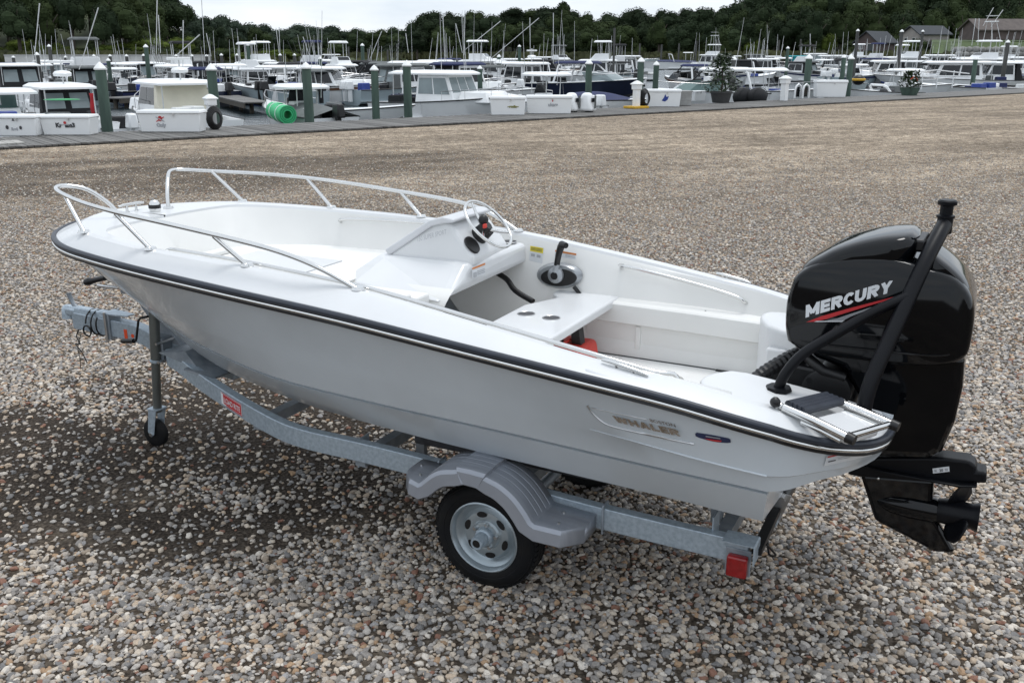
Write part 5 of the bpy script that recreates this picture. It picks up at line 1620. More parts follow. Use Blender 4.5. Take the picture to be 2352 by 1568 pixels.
def mboat(x, Y, Ln, B, hd, label, kind='cc', hullm=MW, fb=.75, ff=1.15, deckm=MW, trim=BLACKP, name='moored_boat', top=2.0, roofm=MW, glass=TINT, curtain=None, engines=1, enginem=BLACKP,
          poles=(), rods=0, stripe=None, cover=None, fly=False, tower=0, radar=False, cat='boat', group=None, roof=(-.2, .28), cab=(-.12, .22), radar_w=.9, portholes=0, fenders=0):
    t = empty(name, atz(x, Y, WATER), hd, label, cat, group)
    # hull
    N = 14
    sec = []
    for i in range(N + 1):
        u = i / N
        b_ = B / 2 * (.90 + .10 * min(1, u / .35)) * (1 - max(0, (u - .42) / .58) ** 2.3)
        zs = fb + (ff - fb) * u ** 1.8
        xs = Ln * (u - .5)
        rk = max(0, u - .55) / .45
        xc = xs - rk * rk * Ln * .10
        zc = .12 + .40 * rk ** 2
        sec.append(((xs, b_, zs), (xs - rk * .02 * Ln, b_ * .97, zs - .10), (xc, b_ * (.86 - .25 * rk), zc), (xc - rk * rk * .06 * Ln, 0.0, -.35 + .30 * rk ** 2)))
    h = MB()
    for s_ in (1, -1):
        h.grid([[(p[0], p[1] * s_, p[2]) for p in r_] for r_ in sec])
    r0 = sec[0]
    ring = [(p[0], p[1], p[2]) for p in r0] + [(p[0], -p[1], p[2]) for p in r0[2::-1]]
    h.add(ring, [tuple(range(len(ring)))])
    h.build('hull', hullm, t, smooth=40, weld=True)
    bs = MB()
    for s_ in (1, -1):
        bs.grid([[(p[2][0], (p[2][1] + .015) * s_, p[2][2] + .03), (p[2][0], (p[2][1] * .9 + .015) * s_, p[2][2] - .12)] for p in sec])
    bs.build('boot_stripe', rng.choice((CNAVY, MDARK, MDARK, BLUEB)), t, smooth=40)
    if stripe:
        s2 = MB()
        for s_ in (1, -1):
            s2.grid([[(p[0][0], (p[0][1] + .012) * s_, p[0][2] - .10), (p[1][0], (p[0][1] * .975 + .012) * s_, p[0][2] - .26)] for p in sec])
        s2.build('hull_stripe', stripe, t, smooth=40)
    rr2 = [(p[0][0], p[0][1] + .01, p[0][2]) for p in sec]
    MB().tube(mir(rr2) + rr2[::-1][1:], .028, 5).build('rub_rail', trim, t, smooth=60)
    # deck: closed forward, open cockpit aft
    d = MB()
    k0 = 5 if kind in ('cc', 'skiff') else 6
    if kind == 'covered': k0 = 0
    d.grid([[(p[0][0], p[0][1] * f_, p[0][2] - .03 + (.10 * (1 - f_ * f_))) for f_ in (1, .6, 0, -.6, -1)] for p in sec[k0:]])
    d.add([(sec[k0][0][0], sec[k0][0][1], sec[k0][0][2] - .03), (sec[k0][0][0], -sec[k0][0][1], sec[k0][0][2] - .03), (sec[k0][0][0], -sec[k0][0][1] * .9, .25), (sec[k0][0][0], sec[k0][0][1] * .9, .25)], [(0, 1, 2, 3)])
    if kind != 'covered':
        for s_ in (1, -1):
            d.grid([[(p[0][0], p[0][1] * s_, p[0][2]), (p[0][0], (p[0][1] - .16) * s_, p[0][2] + .01), (p[0][0], (p[0][1] - .20) * s_, .25)] for p in sec[:k0 + 1]])
        d.add([(sec[0][0][0] + .02, sec[0][0][1], .25), (sec[0][0][0] + .02, -sec[0][0][1], .25), (sec[k0][0][0], -sec[k0][0][1], .25), (sec[k0][0][0], sec[k0][0][1], .25)], [(0, 1, 2, 3)])
    d.build('deck', deckm, t, smooth=30)
    sz = lambda xx: fb + (ff - fb) * max(0, xx / Ln + .5) ** 1.8
    if kind in ('cc', 'skiff'):
        cx_ = -.02 * Ln
        if kind == 'cc':
            m, F = frustum(cx_ - .35, cx_ + .55, .85, .25, cx_ - .2, cx_ + .25, .75, 1.25)
            m.build('console', deckm, t, smooth=20, bevel=.04)
            w0, w1 = (cx_ + .30, .38, 1.25), (cx_ + .10, .34, 1.72)
            ws_ = MB().add([(w0[0], w0[1], w0[2]), (w0[0], -w0[1], w0[2]), (w1[0], -w1[1], w1[2]), (w1[0], w1[1], w1[2])] + [(w0[0] + .02, w0[1], w0[2]), (w0[0] + .02, -w0[1], w0[2]), (w1[0] + .02, -w1[1], w1[2]), (w1[0] + .02, w1[1], w1[2])],
                          [(0, 1, 2, 3), (7, 6, 5, 4), (0, 4, 5, 1), (1, 5, 6, 2), (2, 6, 7, 3), (3, 7, 4, 0)])
            ws_.build('windscreen', glass, t, smooth=0)
            MB().box((cx_ - .85, 0, .75), (.45, 1.0, .35)).build('helm_seat', deckm, t, bevel=.05)
        if top:
            x0, x1 = cx_ - 1.05, cx_ + .95
            hardtop(x0, x1, B * .72, top).build('hardtop', roofm, t, smooth=50)
            for px_, py_ in ((x0 + .35, .42), (x0 + .35, -.42), (x1 - .55, .44), (x1 - .55, -.44)):
                MB().tube([(px_ * .9 + cx_ * .1, py_, .30), (px_, py_ * 1.05, top)], .024, 6).build('hardtop_post', ALU, t, smooth=60)
    elif kind in ('cabin', 'sport'):
        x0, x1 = cab[0] * Ln, cab[1] * Ln
        zb = .45
        # trunk cabin forward
        m, F = frustum(x1 - .1, min(.36 * Ln, x1 + .22 * Ln), B * .66, sz(x1) - .1, x1 - .1, x1 + .17 * Ln, B * .52, sz(x1) + .38)
        m.build('trunk_cabin', deckm, t, smooth=20, bevel=.06)
        m, F = frustum(x0, x1, B * .74, zb, x0 + .02 * Ln, x1 - .09 * Ln, B * .64, top)
        m.build('cabin', deckm if not curtain else deckm, t, smooth=20, bevel=.03)
        zf = max(.0, (sz(x1) + .32 - zb) / (top - zb))
        for k in range(3):
            panel(F['front'], .015, .06 + .305 * k, .33 + .305 * k, zf, .93).build('window', glass, t, smooth=0)
        for side in ('port', 'stbd'):
            for k in range(2):
                panel(F[side], .015, .07 + .45 * k, .48 + .45 * k, .50, .92).build('window', glass, t, smooth=0)
        if curtain:
            c_, F2 = frustum(x0 - .09 * Ln, x0 + .02, B * .82, .5, x0 - .02 * Ln, x0 + .02, B * .72, top + .01)
            ac = c_.build('aft_curtain', curtain, t, smooth=20)
            if curtain is not MCREAM:
                for u0 in (.08, .56): panel(F2['aft'], .012, u0, u0 + .36, .48, .88).build('clear_pane', TINTL, ac, smooth=0)
        else:
            panel(F['aft'], .015, .10, .44, .40, .92).build('window', glass, t, smooth=0)
            panel(F['aft'], .015, .56, .90, .05, .92).build('cabin_door', glass, t, smooth=0)
        hardtop(roof[0] * Ln, x1 - .02 * Ln, B * .80, top).build('hardtop', roofm, t, smooth=50)
        for s_ in (1, -1):
            MB().tube([(roof[0] * Ln + .15, s_ * B * .36, .45), (roof[0] * Ln + .2, s_ * B * .35, top)], .026, 6).build('hardtop_post', ALU, t, smooth=60)
        if fly or kind == 'sport':
            m, F = frustum(x0 + .1, x1 - .14 * Ln, B * .62, top + .12, x0 + .1, x1 - .20 * Ln, B * .56, top + .72)
            m.build('flybridge', deckm, t, smooth=20, bevel=.05)
            panel(F['front'], .015, .08, .92, .55, .95).build('window', glass, t, smooth=0)
            hardtop(x0 - .1, x1 - .18 * Ln, B * .62, top + 1.75).build('flybridge_top', roofm, t, smooth=50)
            for px_ in (x0 + .1, x1 - .25 * Ln):
                for s_ in (1, -1):
                    MB().tube([(px_, s_ * B * .27, top + .7), (px_, s_ * B * .27, top + 1.76)], .026, 5).build('flybridge_post', ALU, t, smooth=60)
        if tower:
            zt = top + 1.8
            for px_, qx in ((x0 + .05, x0 + .5), (x1 - .26 * Ln, x0 + 1.0)):
                for s_ in (1, -1):
                    MB().tube([(px_, s_ * B * .27, zt), (qx, s_ * .45, zt + tower)], .024, 5).build('tower_leg', ALU, t, smooth=60)
            MB().box((x0 + .75, 0, zt + tower), (.9, 1.2, .08)).build('tower_platform', MW, t, bevel=.03)
            MB().tube([(x0 + .3, .55, zt + tower + .55), (x0 + 1.15, .55, zt + tower + .55), (x0 + 1.15, -.55, zt + tower + .55), (x0 + .3, -.55, zt + tower + .55)], .02, 5, True).build('tower_rail', ALU, t, smooth=60)
    elif kind == 'express':
        x1 = .16 * Ln
        w_ = B * .40
        wsl = [(x1 - .10 * Ln, w_, sz(x1) + .62), (x1 + .06 * Ln, w_ * .8, sz(x1) + .60 - .1), (x1 + .10 * Ln, 0, sz(x1) + .58 - .1), (x1 + .06 * Ln, -w_ * .8, sz(x1) + .60 - .1), (x1 - .10 * Ln, -w_, sz(x1) + .62)]
        wbl = [(x1 - .06 * Ln, w_ * 1.1, sz(x1) + .02), (x1 + .14 * Ln, w_ * .9, sz(x1) + .06), (x1 + .19 * Ln, 0, sz(x1) + .09), (x1 + .14 * Ln, -w_ * .9, sz(x1) + .06), (x1 - .06 * Ln, -w_ * 1.1, sz(x1) + .02)]
        g = MB().grid([wbl, wsl]).build('windscreen', glass, t, smooth=0)
        MB().tube(wsl, .03, 6).build('windscreen_frame', trim, t, smooth=60)
        MB().tube([(-.16 * Ln, B * .44, fb), (-.12 * Ln, B * .40, top - .1), (-.11 * Ln, B * .30, top), (-.11 * Ln, -B * .30, top), (-.12 * Ln, -B * .40, top - .1), (-.16 * Ln, -B * .44, fb)], .07, 8).build('radar_arch', MW, t, smooth=60)
        if roofm:
            hardtop(-.16 * Ln, x1 - .04 * Ln, B * .78, top).build('canopy', roofm, t, smooth=50)
            for s_ in (1, -1):
                MB().tube([(x1 - .02 * Ln, s_ * B * .40, sz(x1) + .5), (x1 - .10 * Ln, s_ * B * .36, top + .02)], .05, 6).build('canopy_post', trim, t, smooth=60)
        if curtain:
            c_, F2 = frustum(-.30 * Ln, x1 - .12 * Ln, B * .80, fb - .05, -.16 * Ln, x1 - .12 * Ln, B * .74, top + .01)
            c_.build('side_curtain', curtain, t, smooth=20)
    if kind == 'covered' or cover:
        c_ = MB()
        a0, a1 = (0, N) if kind == 'covered' else (0, k0 + 3)
        c_.grid([[(p[0][0], p[0][1] * f_ * 1.02, p[0][2] + .03 + .42 * (1 - abs(f_)) * math.sin(math.pi * min(1, .25 + (i + a0) / N * .9))) for f_ in (1, .5, .1, -.1, -.5, -1)] for i, p in enumerate(sec[a0:a1 + 1])])
        c_.build('canvas_cover', cover or CNAVY, t, smooth=20)
    for k in range(engines):
        outboard(t, -Ln / 2, (k - (engines - 1) / 2) * .62, fb - .35, 1.0, enginem)
    if radar:
        m = MB().lathe([(.001, 0), (.30, .02), (.32, .12), (.25, .2), (.001, .24)], (roof[0] * Ln + .8, 0, top + .42), (0, 0, 1), 12).build('radar_dome', MW, t, smooth=50)
        MB().tube([(roof[0] * Ln + .8, 0, top + .1), (roof[0] * Ln + .8, 0, top + 1.1)], .03, 6).build('mast', ALU, t, smooth=60)
        MB().box((roof[0] * Ln + .8, 0, top + .95), (.10, radar_w, .10)).build('radar_bar', MW, t, bevel=.02)
    # bow rail
    if kind in ('cabin', 'sport', 'express', 'cc') and Ln > 5.5:
        P = [(p[0][0] - .05, p[0][1] * .9, p[0][2] + .42) for p in sec[8:14]] + [(sec[14][0][0] + .02, 0, sec[14][0][2] + .45)]
        br_ = MB().tube([(p[0], -p[1], p[2]) for p in P[:-1]] + [P[-1]] + P[:-1][::-1], .016, 5).build('bow_rail', STEELM, t, smooth=60)
        for p in P[::2]:
            for s_ in (1, -1):
                MB().tube([(p[0], p[1] * s_, p[2] - .42), (p[0], p[1] * s_, p[2])], .013, 4).build('rail_post', STEELM, br_, smooth=60)
    for k in range(rods):
        yy_ = (k - (rods - 1) / 2) * .3
        MB().tube([(-.12 * Ln, yy_, top * .9), (-.12 * Ln - .5 - .1 * k, yy_ * 1.5, top + 1.9)], .010, 4).build('fishing_rod', DARKD, t, smooth=60)
    for k in range(portholes):
        xx = Ln * (-.05 + .13 * k)
        for s_ in (1, -1):
            MB().cyl((xx, s_ * B * .46, fb * .72), (xx, s_ * B * .515, fb * .74), .17, .17, 14).build('porthole', TINT, t, smooth=40)
    for k in range(fenders):
        f_ = MB().ball((-Ln * .1 + k * 1.2, -B * .54, fb - .15), .17, 9, 7, (1, 1, 1.7))
        f_.build('fender', BLUEB, t, smooth=60)
    r3 = random.Random(int(x * 7 + Y))
    for k in range(3 if kind != 'covered' else 0):
        m_ = r3.choice((CBLACK, CBLACK, CNAVY, MW, MWG, CGREY, BLUEB, DARKD))
        MB().box((Ln * r3.uniform(-.44, -.15), r3.uniform(-.3, .3) * B, fb - .12 + r3.uniform(0, .25)), (r3.uniform(.4, .9), r3.uniform(.4, .8), r3.uniform(.35, .8)), Matrix.Rotation(r3.uniform(0, 3), 4, 'Z'), (.9, .9)).build(r3.choice(('cooler', 'deck_seat', 'stowed_bag')), m_, t, smooth=20, bevel=.05)
    if not poles and Y < 150 and kind in ('cc', 'cabin', 'sport', 'express'):
        for k in range(r3.randrange(1, 4)):
            xx, yy_ = Ln * r3.uniform(-.2, .1), r3.uniform(-.3, .3) * B
            MB().tube([(xx, yy_, top * .8), (xx + r3.uniform(-.5, .1), yy_ * 1.2, top + r3.uniform(1.2, 3.2))], [.018 * max(1, Y / 60), .008 * max(1, Y / 60)], 4).build('antenna', ALU, t, smooth=60)
    for pl in poles:
        (xa, ya), (xb, yb) = pl[:2]
        dY = pl[2] if len(pl) > 2 else 0
        pole(t, at(xa, ya, Y + dY), at(xb, yb, Y), .022 * max(1, Y / 55))
    return t

G_A, G_B, G_C = 'boats in the slips along the boardwalk', 'boats at the middle docks', 'boats at the far moorings'
# --- row along the boardwalk
mboat(28, 34, 7.0, 2.3, HB0, 'white open boat with a flat white hardtop cut by the left edge of the picture', 'cc', top=1.75, glass=TINTG, fenders=2, group=G_A)
mboat(148, 36.5, 7.5, 2.35, HB0, 'white cabin boat with black enclosed wheelhouse and radar mast at the left boardwalk', 'cabin', top=1.85, roofm=MW, glass=TINT, curtain=CBLACK, engines=0, radar=True, roof=(-.24, .2),
      poles=(((91, 8), (80, 122)), ((226, 18), (182, 160))), group=G_A)
mboat(405, 38, 8.0, 2.7, HB0, 'white boat with a tall cream canvas curtain hanging from its hardtop', 'cabin', top=1.95, curtain=MCREAM, engines=0, radar=True, roof=(-.24, .2), poles=(((361, 0), (359, 125)), ((364, 35), (369, 122)), ((421, 47), (420, 160)), ((459, 80), (406, 127))), group=G_A)
mboat(256, 36, 5.0, 1.9, HB0, 'small plain white open boat low in the water beside the tall piling', 'skiff', top=0, fb=.55, ff=.8, engines=1, enginem=MW, group=G_A)
mboat(690, 39, 6.2, 2.3, HB0, 'white skiff with a curved white top carrying rolled green foam mats', 'cc', top=1.75, deckm=MWG, cover=CGREY, group=G_A)
mboat(815, 42, 6.4, 2.2, R(-28), 'slim white open boat pointing its bow right, beside two green pilings', 'skiff', top=0, fb=.65, ff=1.0, engines=1, group=G_A)
mboat(1035, 45, 8.2, 2.9, R(-36), 'large white hardtop cabin boat with pale windows and its bow to the boardwalk', 'cabin', top=2.15, glass=TINTL, engines=0, roof=(-.34, .2), cab=(-.16, .16), stripe=None, group=G_A, ff=1.3, fb=.85)
mboat(1245, 47, 7.0, 2.4, HB0, 'white centre console with a slim white top just behind the boxes lettered in red', 'cc', top=2.05, group=G_A, engines=2, enginem=MW)
mboat(1395, 47, 6.0, 2.3, R(-60), 'low boat wholly under a navy blue canvas cover', 'covered', cover=CNAVY, engines=0, fb=.85, ff=1.05, name='covered_boat', group=G_A)
mboat(1335, 66, 9.5, 3.0, R(-30), 'navy hulled cruiser with a blue canopy behind the green piling', 'express', hullm=MNAVY, roofm=CNAVY, top=2.4, engines=0, glass=TINTL, group=G_A, fb=1.1, ff=1.5, trim=MW)
mboat(1650, 55, 8.5, 2.8, R(180 + 20), 'white topped boat with black raked window frames beside the potted tree', 'express', roofm=MW, top=2.15, engines=0, glass=TINTG, group=G_A, fb=.9, ff=1.2)
mboat(1765, 56, 7.5, 2.5, HB1, 'white boat with a hardtop and dark windscreen right of the potted tree', 'cc', top=2.1, glass=TINT, group=G_A, fb=.9, ff=1.2)
mboat(1985, 60, 6.8, 2.4, R(190), 'white rounded runabout right of the white dock box with plain sides', 'express', roofm=None, top=1.2, glass=TINTL, engines=0, group=G_A)
mboat(2165, 78, 10.0, 3.2, R(184), 'long white cabin boat with a row of black side windows at right', 'cabin', top=2.3, glass=TINT, engines=0, cab=(-.26, .18), roof=(-.34, .2), group=G_A, fb=1.0, ff=1.4)
mboat(2165, 68, 7.0, 2.5, HB0, 'low sided white open boat near the right end of the boardwalk', 'skiff', top=0, fb=.85, ff=1.1, engines=0, hullm=MWG, group=G_A)
mboat(2252, 70, 6.0, 2.2, R(160), 'small white skiff at the right end of the boardwalk', 'skiff', top=0, fb=.7, ff=.95, engines=1, group=G_A)
mboat(2345, 72, 8.0, 2.4, R(185), 'low navy boat at the right edge of the picture', 'covered', hullm=MNAVY, cover=CGREY, engines=0, fb=.7, ff=.9, name='covered_boat', group=G_A)
mboat(2080, 66, 6.5, 2.4, HB1, 'white boat with a yellow star decal on its stern near the green bush', 'cc', top=1.9, group=G_A, glass=TINTG)
# --- middle docks
mboat(45, 62, 9.0, 3.0, HB0, 'white cabin boat with a dark open wheelhouse far left, behind the black enclosed one', 'cabin', top=2.3, curtain=CBLACK, engines=0, radar=False, poles=(((78, 106), (94, 208), 0), ((100, 114), (108, 208))), group=G_B)
mboat(292, 72, 7.5, 2.6, R(40), 'white boat with two dark outboard engines raised beside the grey finger dock', 'cc', top=1.9, engines=2, group=G_B, roofm=MW)
mboat(255, 98, 8.0, 2.7, R(10), 'white boat under a blue canopy near the long bulkhead', 'express', roofm=CNAVY, top=1.9, engines=0, group=G_B, poles=(((200, 108), (214, 203)), ((269, 118), (278, 200))))
mboat(528, 64, 7.5, 2.6, HB0, 'dark hulled boat with a black framed hardtop left of the middle finger dock', 'cc', hullm=MDARK, top=2.25, roofm=MW, engines=2, group=G_B, deckm=MWG, poles=(((463, 0), (470, 125)), ((474, 77), (485, 130))))
mboat(630, 60, 7.2, 2.5, R(150), 'pale blue hulled centre console with a white top', 'cc', hullm=MBLUEG, top=2.2, group=G_B, fb=.9, ff=1.25, poles=(((634, 65), (641, 122)), ((641, 63), (643, 122))))
mboat(672, 78, 7.0, 2.4, HB0, 'boat with a black framed canopy behind the pale blue hulled one', 'express', roofm=CBLACK, top=2.2, engines=1, group=G_B, poles=(((696, 85), (717, 147)),))
mboat(785, 62, 8.6, 2.9, R(-8), 'white boat with a brown band along its hull, left of centre', 'cabin', stripe=TEAK, top=2.1, engines=0, cab=(-.3, .04), roof=(-.36, .1), group=G_B, fb=1.0, ff=1.35)
mboat(868, 76, 7.6, 2.6, R(160), 'white boat with a black canopy and dark side curtain', 'express', roofm=CBLACK, top=2.3, engines=1, curtain=CBLACK, group=G_B, poles=(((877, 72), (845, 147)),))
mboat(955, 66, 8.2, 2.8, R(20), 'white cabin boat right behind the pair of green pilings', 'cabin', top=2.4, engines=0, group=G_B, poles=(((932, 77), (938, 122)),))
mboat(1060, 66, 8.0, 2.7, R(-20), 'white boat with a long flat hardtop on thin posts behind the large cabin boat', 'cc', top=2.2, group=G_B, poles=(((1017, 30), (1022, 143)), ((1068, 25), (1066, 127)), ((1047, 55), (1062, 122))), rods=2)
mboat(1110, 92, 10.5, 3.4, R(-10), 'white sport boat with a wide flybridge top and two raised outriggers at centre', 'sport', top=2.3, engines=0, group=G_B, poles=(((1150, 49), (1069, 114)), ((1238, 42), (1110, 150))))
mboat(1205, 70, 8.0, 2.7, HB0, 'white boat with a raised round headed console left of the navy cruiser', 'cabin', top=2.3, glass=TINT, engines=1, radar=True, group=G_B, poles=(((1217, 41), (1218, 128)), ((1271, 30), (1271, 147))))
mboat(1282, 128, 11, 3.2, R(185), 'long low white cruiser with a dark hull bottom moored across the channel at centre', 'express', roofm=None, top=2.4, hullm=MDARK, deckm=MW, engines=0, glass=TINTL, group=G_C, fb=1.1, ff=1.6)
mboat(1372, 96, 9.5, 3.2, R(170), 'white flybridge boat with drum shaped gear on its top deck', 'sport', top=2.3, engines=0, group=G_C, glass=TINT)
mboat(1440, 150, 9.0, 3.0, HB0, 'small white cabin boat right of the tall thin pole', 'cabin', top=2.5, engines=0, group=G_C)
mboat(1520, 185, 12.5, 3.6, R(183), 'white express cruiser with blue covers at the far mooring', 'express', roofm=None, cover=CNAVY, top=2.8, engines=0, glass=TINTL, group=G_C, fb=1.3, ff=1.8)
mboat(1632, 176, 10, 3.4, HB0, 'white boat with a tall tower at the far mooring right of the express cruiser', 'sport', top=2.6, tower=1.6, engines=0, group=G_C)
mboat(1576, 205, 9, 3.0, R(175), 'white boat with a flat open canopy far behind the express cruiser', 'cc', top=3.0, engines=0, group=G_C)
mboat(1725, 148, 10, 3.2, R(175), 'dark hulled boat with grey canvas right of the towered white boat', 'express', hullm=MDARK, roofm=CGREY, curtain=CGREY, top=2.7, engines=0, group=G_C, fb=1.1, ff=1.5)
mboat(1822, 146, 10.5, 3.2, R(178), 'black hulled boat with teal canvas covers', 'express', hullm=MDARK, roofm=CTEAL, curtain=CTEAL, top=2.5, engines=0, group=G_C, fb=1.1, ff=1.6)
mboat(1868, 175, 9.5, 3.2, R(178), 'white boat with a broad hardtop behind the teal covered one', 'cabin', top=2.8, engines=0, group=G_C, glass=TINTL)
mboat(1908, 138, 9.5, 3.2, R(172), 'white cruiser with round portholes along its side', 'cabin', top=2.6, engines=0, portholes=3, group=G_C, curtain=CBLACK, fb=1.2, ff=1.6, poles=(((1861, 78), (1861, 118)),))
mboat(2000, 132, 8.5, 2.8, R(15), 'black hulled boat with a light deck beside the tall capped pole', 'express', hullm=MDARK, roofm=None, top=2.0, engines=0, group=G_C)
mboat(2075, 112, 10.5, 3.5, R(172), 'tall white flybridge boat with grey enclosure at right', 'sport', top=2.5, engines=0, group=G_C, glass=CGREY, curtain=CGREY)
mboat(2150, 122, 8.5, 3.0, R(175), 'white hardtop boat between the flybridge boat and the tuna tower boat', 'cabin', top=2.7, engines=0, group=G_C, glass=TINT)
mboat(2245, 100, 11, 3.6, R(180), 'big white sportfishing boat with a tuna tower and raised outriggers', 'sport', top=2.4, tower=1.9, engines=0, group=G_C, poles=(((2241, 43), (2232, 105)), ((2249, 43), (2246, 105)), ((2282, 18), (2258, 60)), ((2304, 23), (2276, 62))))
mboat(2340, 108, 9, 3.0, R(178), 'white boat with a pale canopy at the far right edge behind the others', 'cabin', top=2.5, engines=0, group=G_C, curtain=CGREY)
mboat(762, 205, 9, 3.0, R(178), 'white boat moored alone by the green point left of centre', 'cabin', top=2.6, engines=0, group=G_C)
0 and mboat(905, 118, 10.5, 3.0, R(182), 'long low white boat in front of the bright channel water', 'express', roofm=None, top=1.7, engines=0, group=G_C, glass=TINTL)
mboat(1130, 58, 6.5, 2.3, R(-30), 'white boat with a small outboard left of the white topped centre console', 'skiff', top=0, fb=.8, ff=1.1, engines=1, group=G_B)
mboat(440, 66, 7.5, 2.6, R(150), 'white boat half hidden behind the cream curtained boat', 'cc', top=2.0, engines=1, group=G_B)
mboat(360, 90, 8.0, 2.7, R(175), 'white boat at the dock below the left end of the bulkhead', 'cc', top=2.0, engines=1, group=G_B)
mboat(1480, 118, 8.5, 2.8, R(170), 'white and grey boat beside the open channel at centre right', 'express', roofm=CGREY, top=2.2, engines=0, group=G_C) if False else None

# --- more boats that fill the ranks behind
for x_, Y_, ln_, hd_, kd_, lab_ in ((120, 88, 8, 128, 'cabin', 'white cabin boat seen between the radar mast and the tall piling at left'), (575, 92, 8, 20, 'cc', 'white open boat beyond the middle finger dock'),
                              (735, 96, 8, 160, 'cabin', 'white cabin boat behind the brown banded one'), (1000, 90, 8, 170, 'cabin', 'white cabin boat behind the flat hardtop boat at centre'),
                              (1165, 112, 9, 175, 'cabin', 'white cabin boat behind the outriggers at centre'), (1680, 205, 9, 178, 'cabin', 'small white boat in the far row right of the tower boat'),
                              (1770, 190, 9, 176, 'cabin', 'white boat in the far row behind the teal covers'), (1950, 182, 9, 178, 'cabin', 'white boat in the far row behind the portholed cruiser'),
                              (2205, 145, 9, 178, 'cabin', 'white boat in the far row left of the tuna tower'), (2300, 140, 10, 180, 'sport', 'white flybridge boat in the far row right of the tuna tower'),
                              (1245, 158, 9, 176, 'cabin', 'white boat across the channel left of the long low cruiser'), (2030, 160, 9, 178, 'cabin', 'white boat in the far row before the low brown house')):
    mboat(x_, Y_, ln_, ln_ * .34, R(hd_), lab_, kd_, top=2.3 if kd_ == 'cabin' else 2.1, engines=0, group='boats filling the rear ranks', glass=TINT, curtain=rng.choice((None, CBLACK, CGREY, None)))

# --- smaller craft packed between them
for x_, Y_, ln_, hd_, kd_, hm_, rm_, cv_, lab_ in (
    (95, 74, 7, 128, 'cc', MW, MW, None, 'white topped fishing boat between the two leftmost slips'), (190, 80, 7, 30, 'express', MW, CNAVY, None, 'boat with a blue bimini behind the thick green piling'),
    (325, 82, 7, 150, 'cabin', MW, MW, CBLACK, 'black curtained cabin boat left of the cream canvas boat'), (475, 88, 7, 128, 'express', MW, CBLACK, CBLACK, 'boat with black canopy behind the left pedestal'),
    (560, 70, 6.5, 170, 'skiff', MBLUEG, None, None, 'low pale blue skiff at the middle finger dock'), (600, 96, 8, 128, 'sport', MW, MW, None, 'white flybridge boat behind the pale blue hulled one'),
    (702, 66, 6.5, 128, 'cc', MNAVY, MW, None, 'navy hulled centre console behind the foam rolls'), (830, 92, 8, 165, 'express', MW, CBLACK, CBLACK, 'black canopied boat left of the twin green pilings'),
    (900, 84, 7.5, 128, 'cc', MW, MW, None, 'white topped boat between the twin green pilings'), 
    (1030, 112, 9, 172, 'express', MNAVY, CNAVY, None, 'navy boat with blue canopy behind the long hardtop'), (1095, 72, 7, 128, 'cc', MW, CBLACK, None, 'black topped boat behind the slim green piling'),
    (1160, 84, 7, 128, 'cc', MW, MW, None, 'white topped boat just left of the round headed console boat'), (1240, 98, 8, 170, 'express', MW, CBLACK, CBLACK, 'black canopied boat left of the navy cruiser'),
    (1430, 112, 8, 175, 'express', MW, CGREY, None, 'grey topped boat beside the tall thin brown pole'), (1700, 100, 8, 178, 'express', MDARK, CBLACK, CBLACK, 'black boat across the channel behind the potted tree'),
    (1750, 112, 8, 178, 'cabin', MW, MW, CBLACK, 'white cabin boat across the channel right of the potted tree'), (1790, 122, 8, 176, 'cc', MW, MW, None, 'white topped boat across the channel left of the teal covers'),
    (1935, 112, 8, 176, 'cc', MW, CBLACK, None, 'black topped boat right of the portholed cruiser'), (1960, 150, 9, 176, 'sport', MW, MW, None, 'white flybridge boat left of the tall grey capped pole'),
    (2035, 94, 8, 176, 'cabin', MW, MW, CBLACK, 'cabin boat with black curtain under the tall grey poles'), (2100, 92, 8, 178, 'cc', MW, MW, None, 'white topped boat in front of the tall flybridge boat'),
    (2135, 88, 8, 178, 'cc', MW, CGREY, None, 'grey topped boat right of the tall slim capped pole'), (2200, 96, 9, 178, 'express', MW, CBLACK, CBLACK, 'black canopied boat left of the sportfishing boat'),
    (2290, 84, 8, 178, 'cabin', MW, MW, CBLACK, 'black curtained cabin boat below the outriggers at right'), (2325, 92, 8, 178, 'cc', MW, MW, None, 'white topped boat beside the dark square post')):
    mboat(x_, Y_, ln_, ln_ * .34, R(hd_), lab_, kd_, hullm=hm_, roofm=rm_, curtain=cv_, top=0 if kd_ == 'skiff' else 2.15 + (Y_ - 70) * .004, engines=1 if Y_ < 90 else 0, rods=3 if kd_ == 'cc' and Y_ < 90 else 0, group='small craft packed between the docks', glass=TINT)

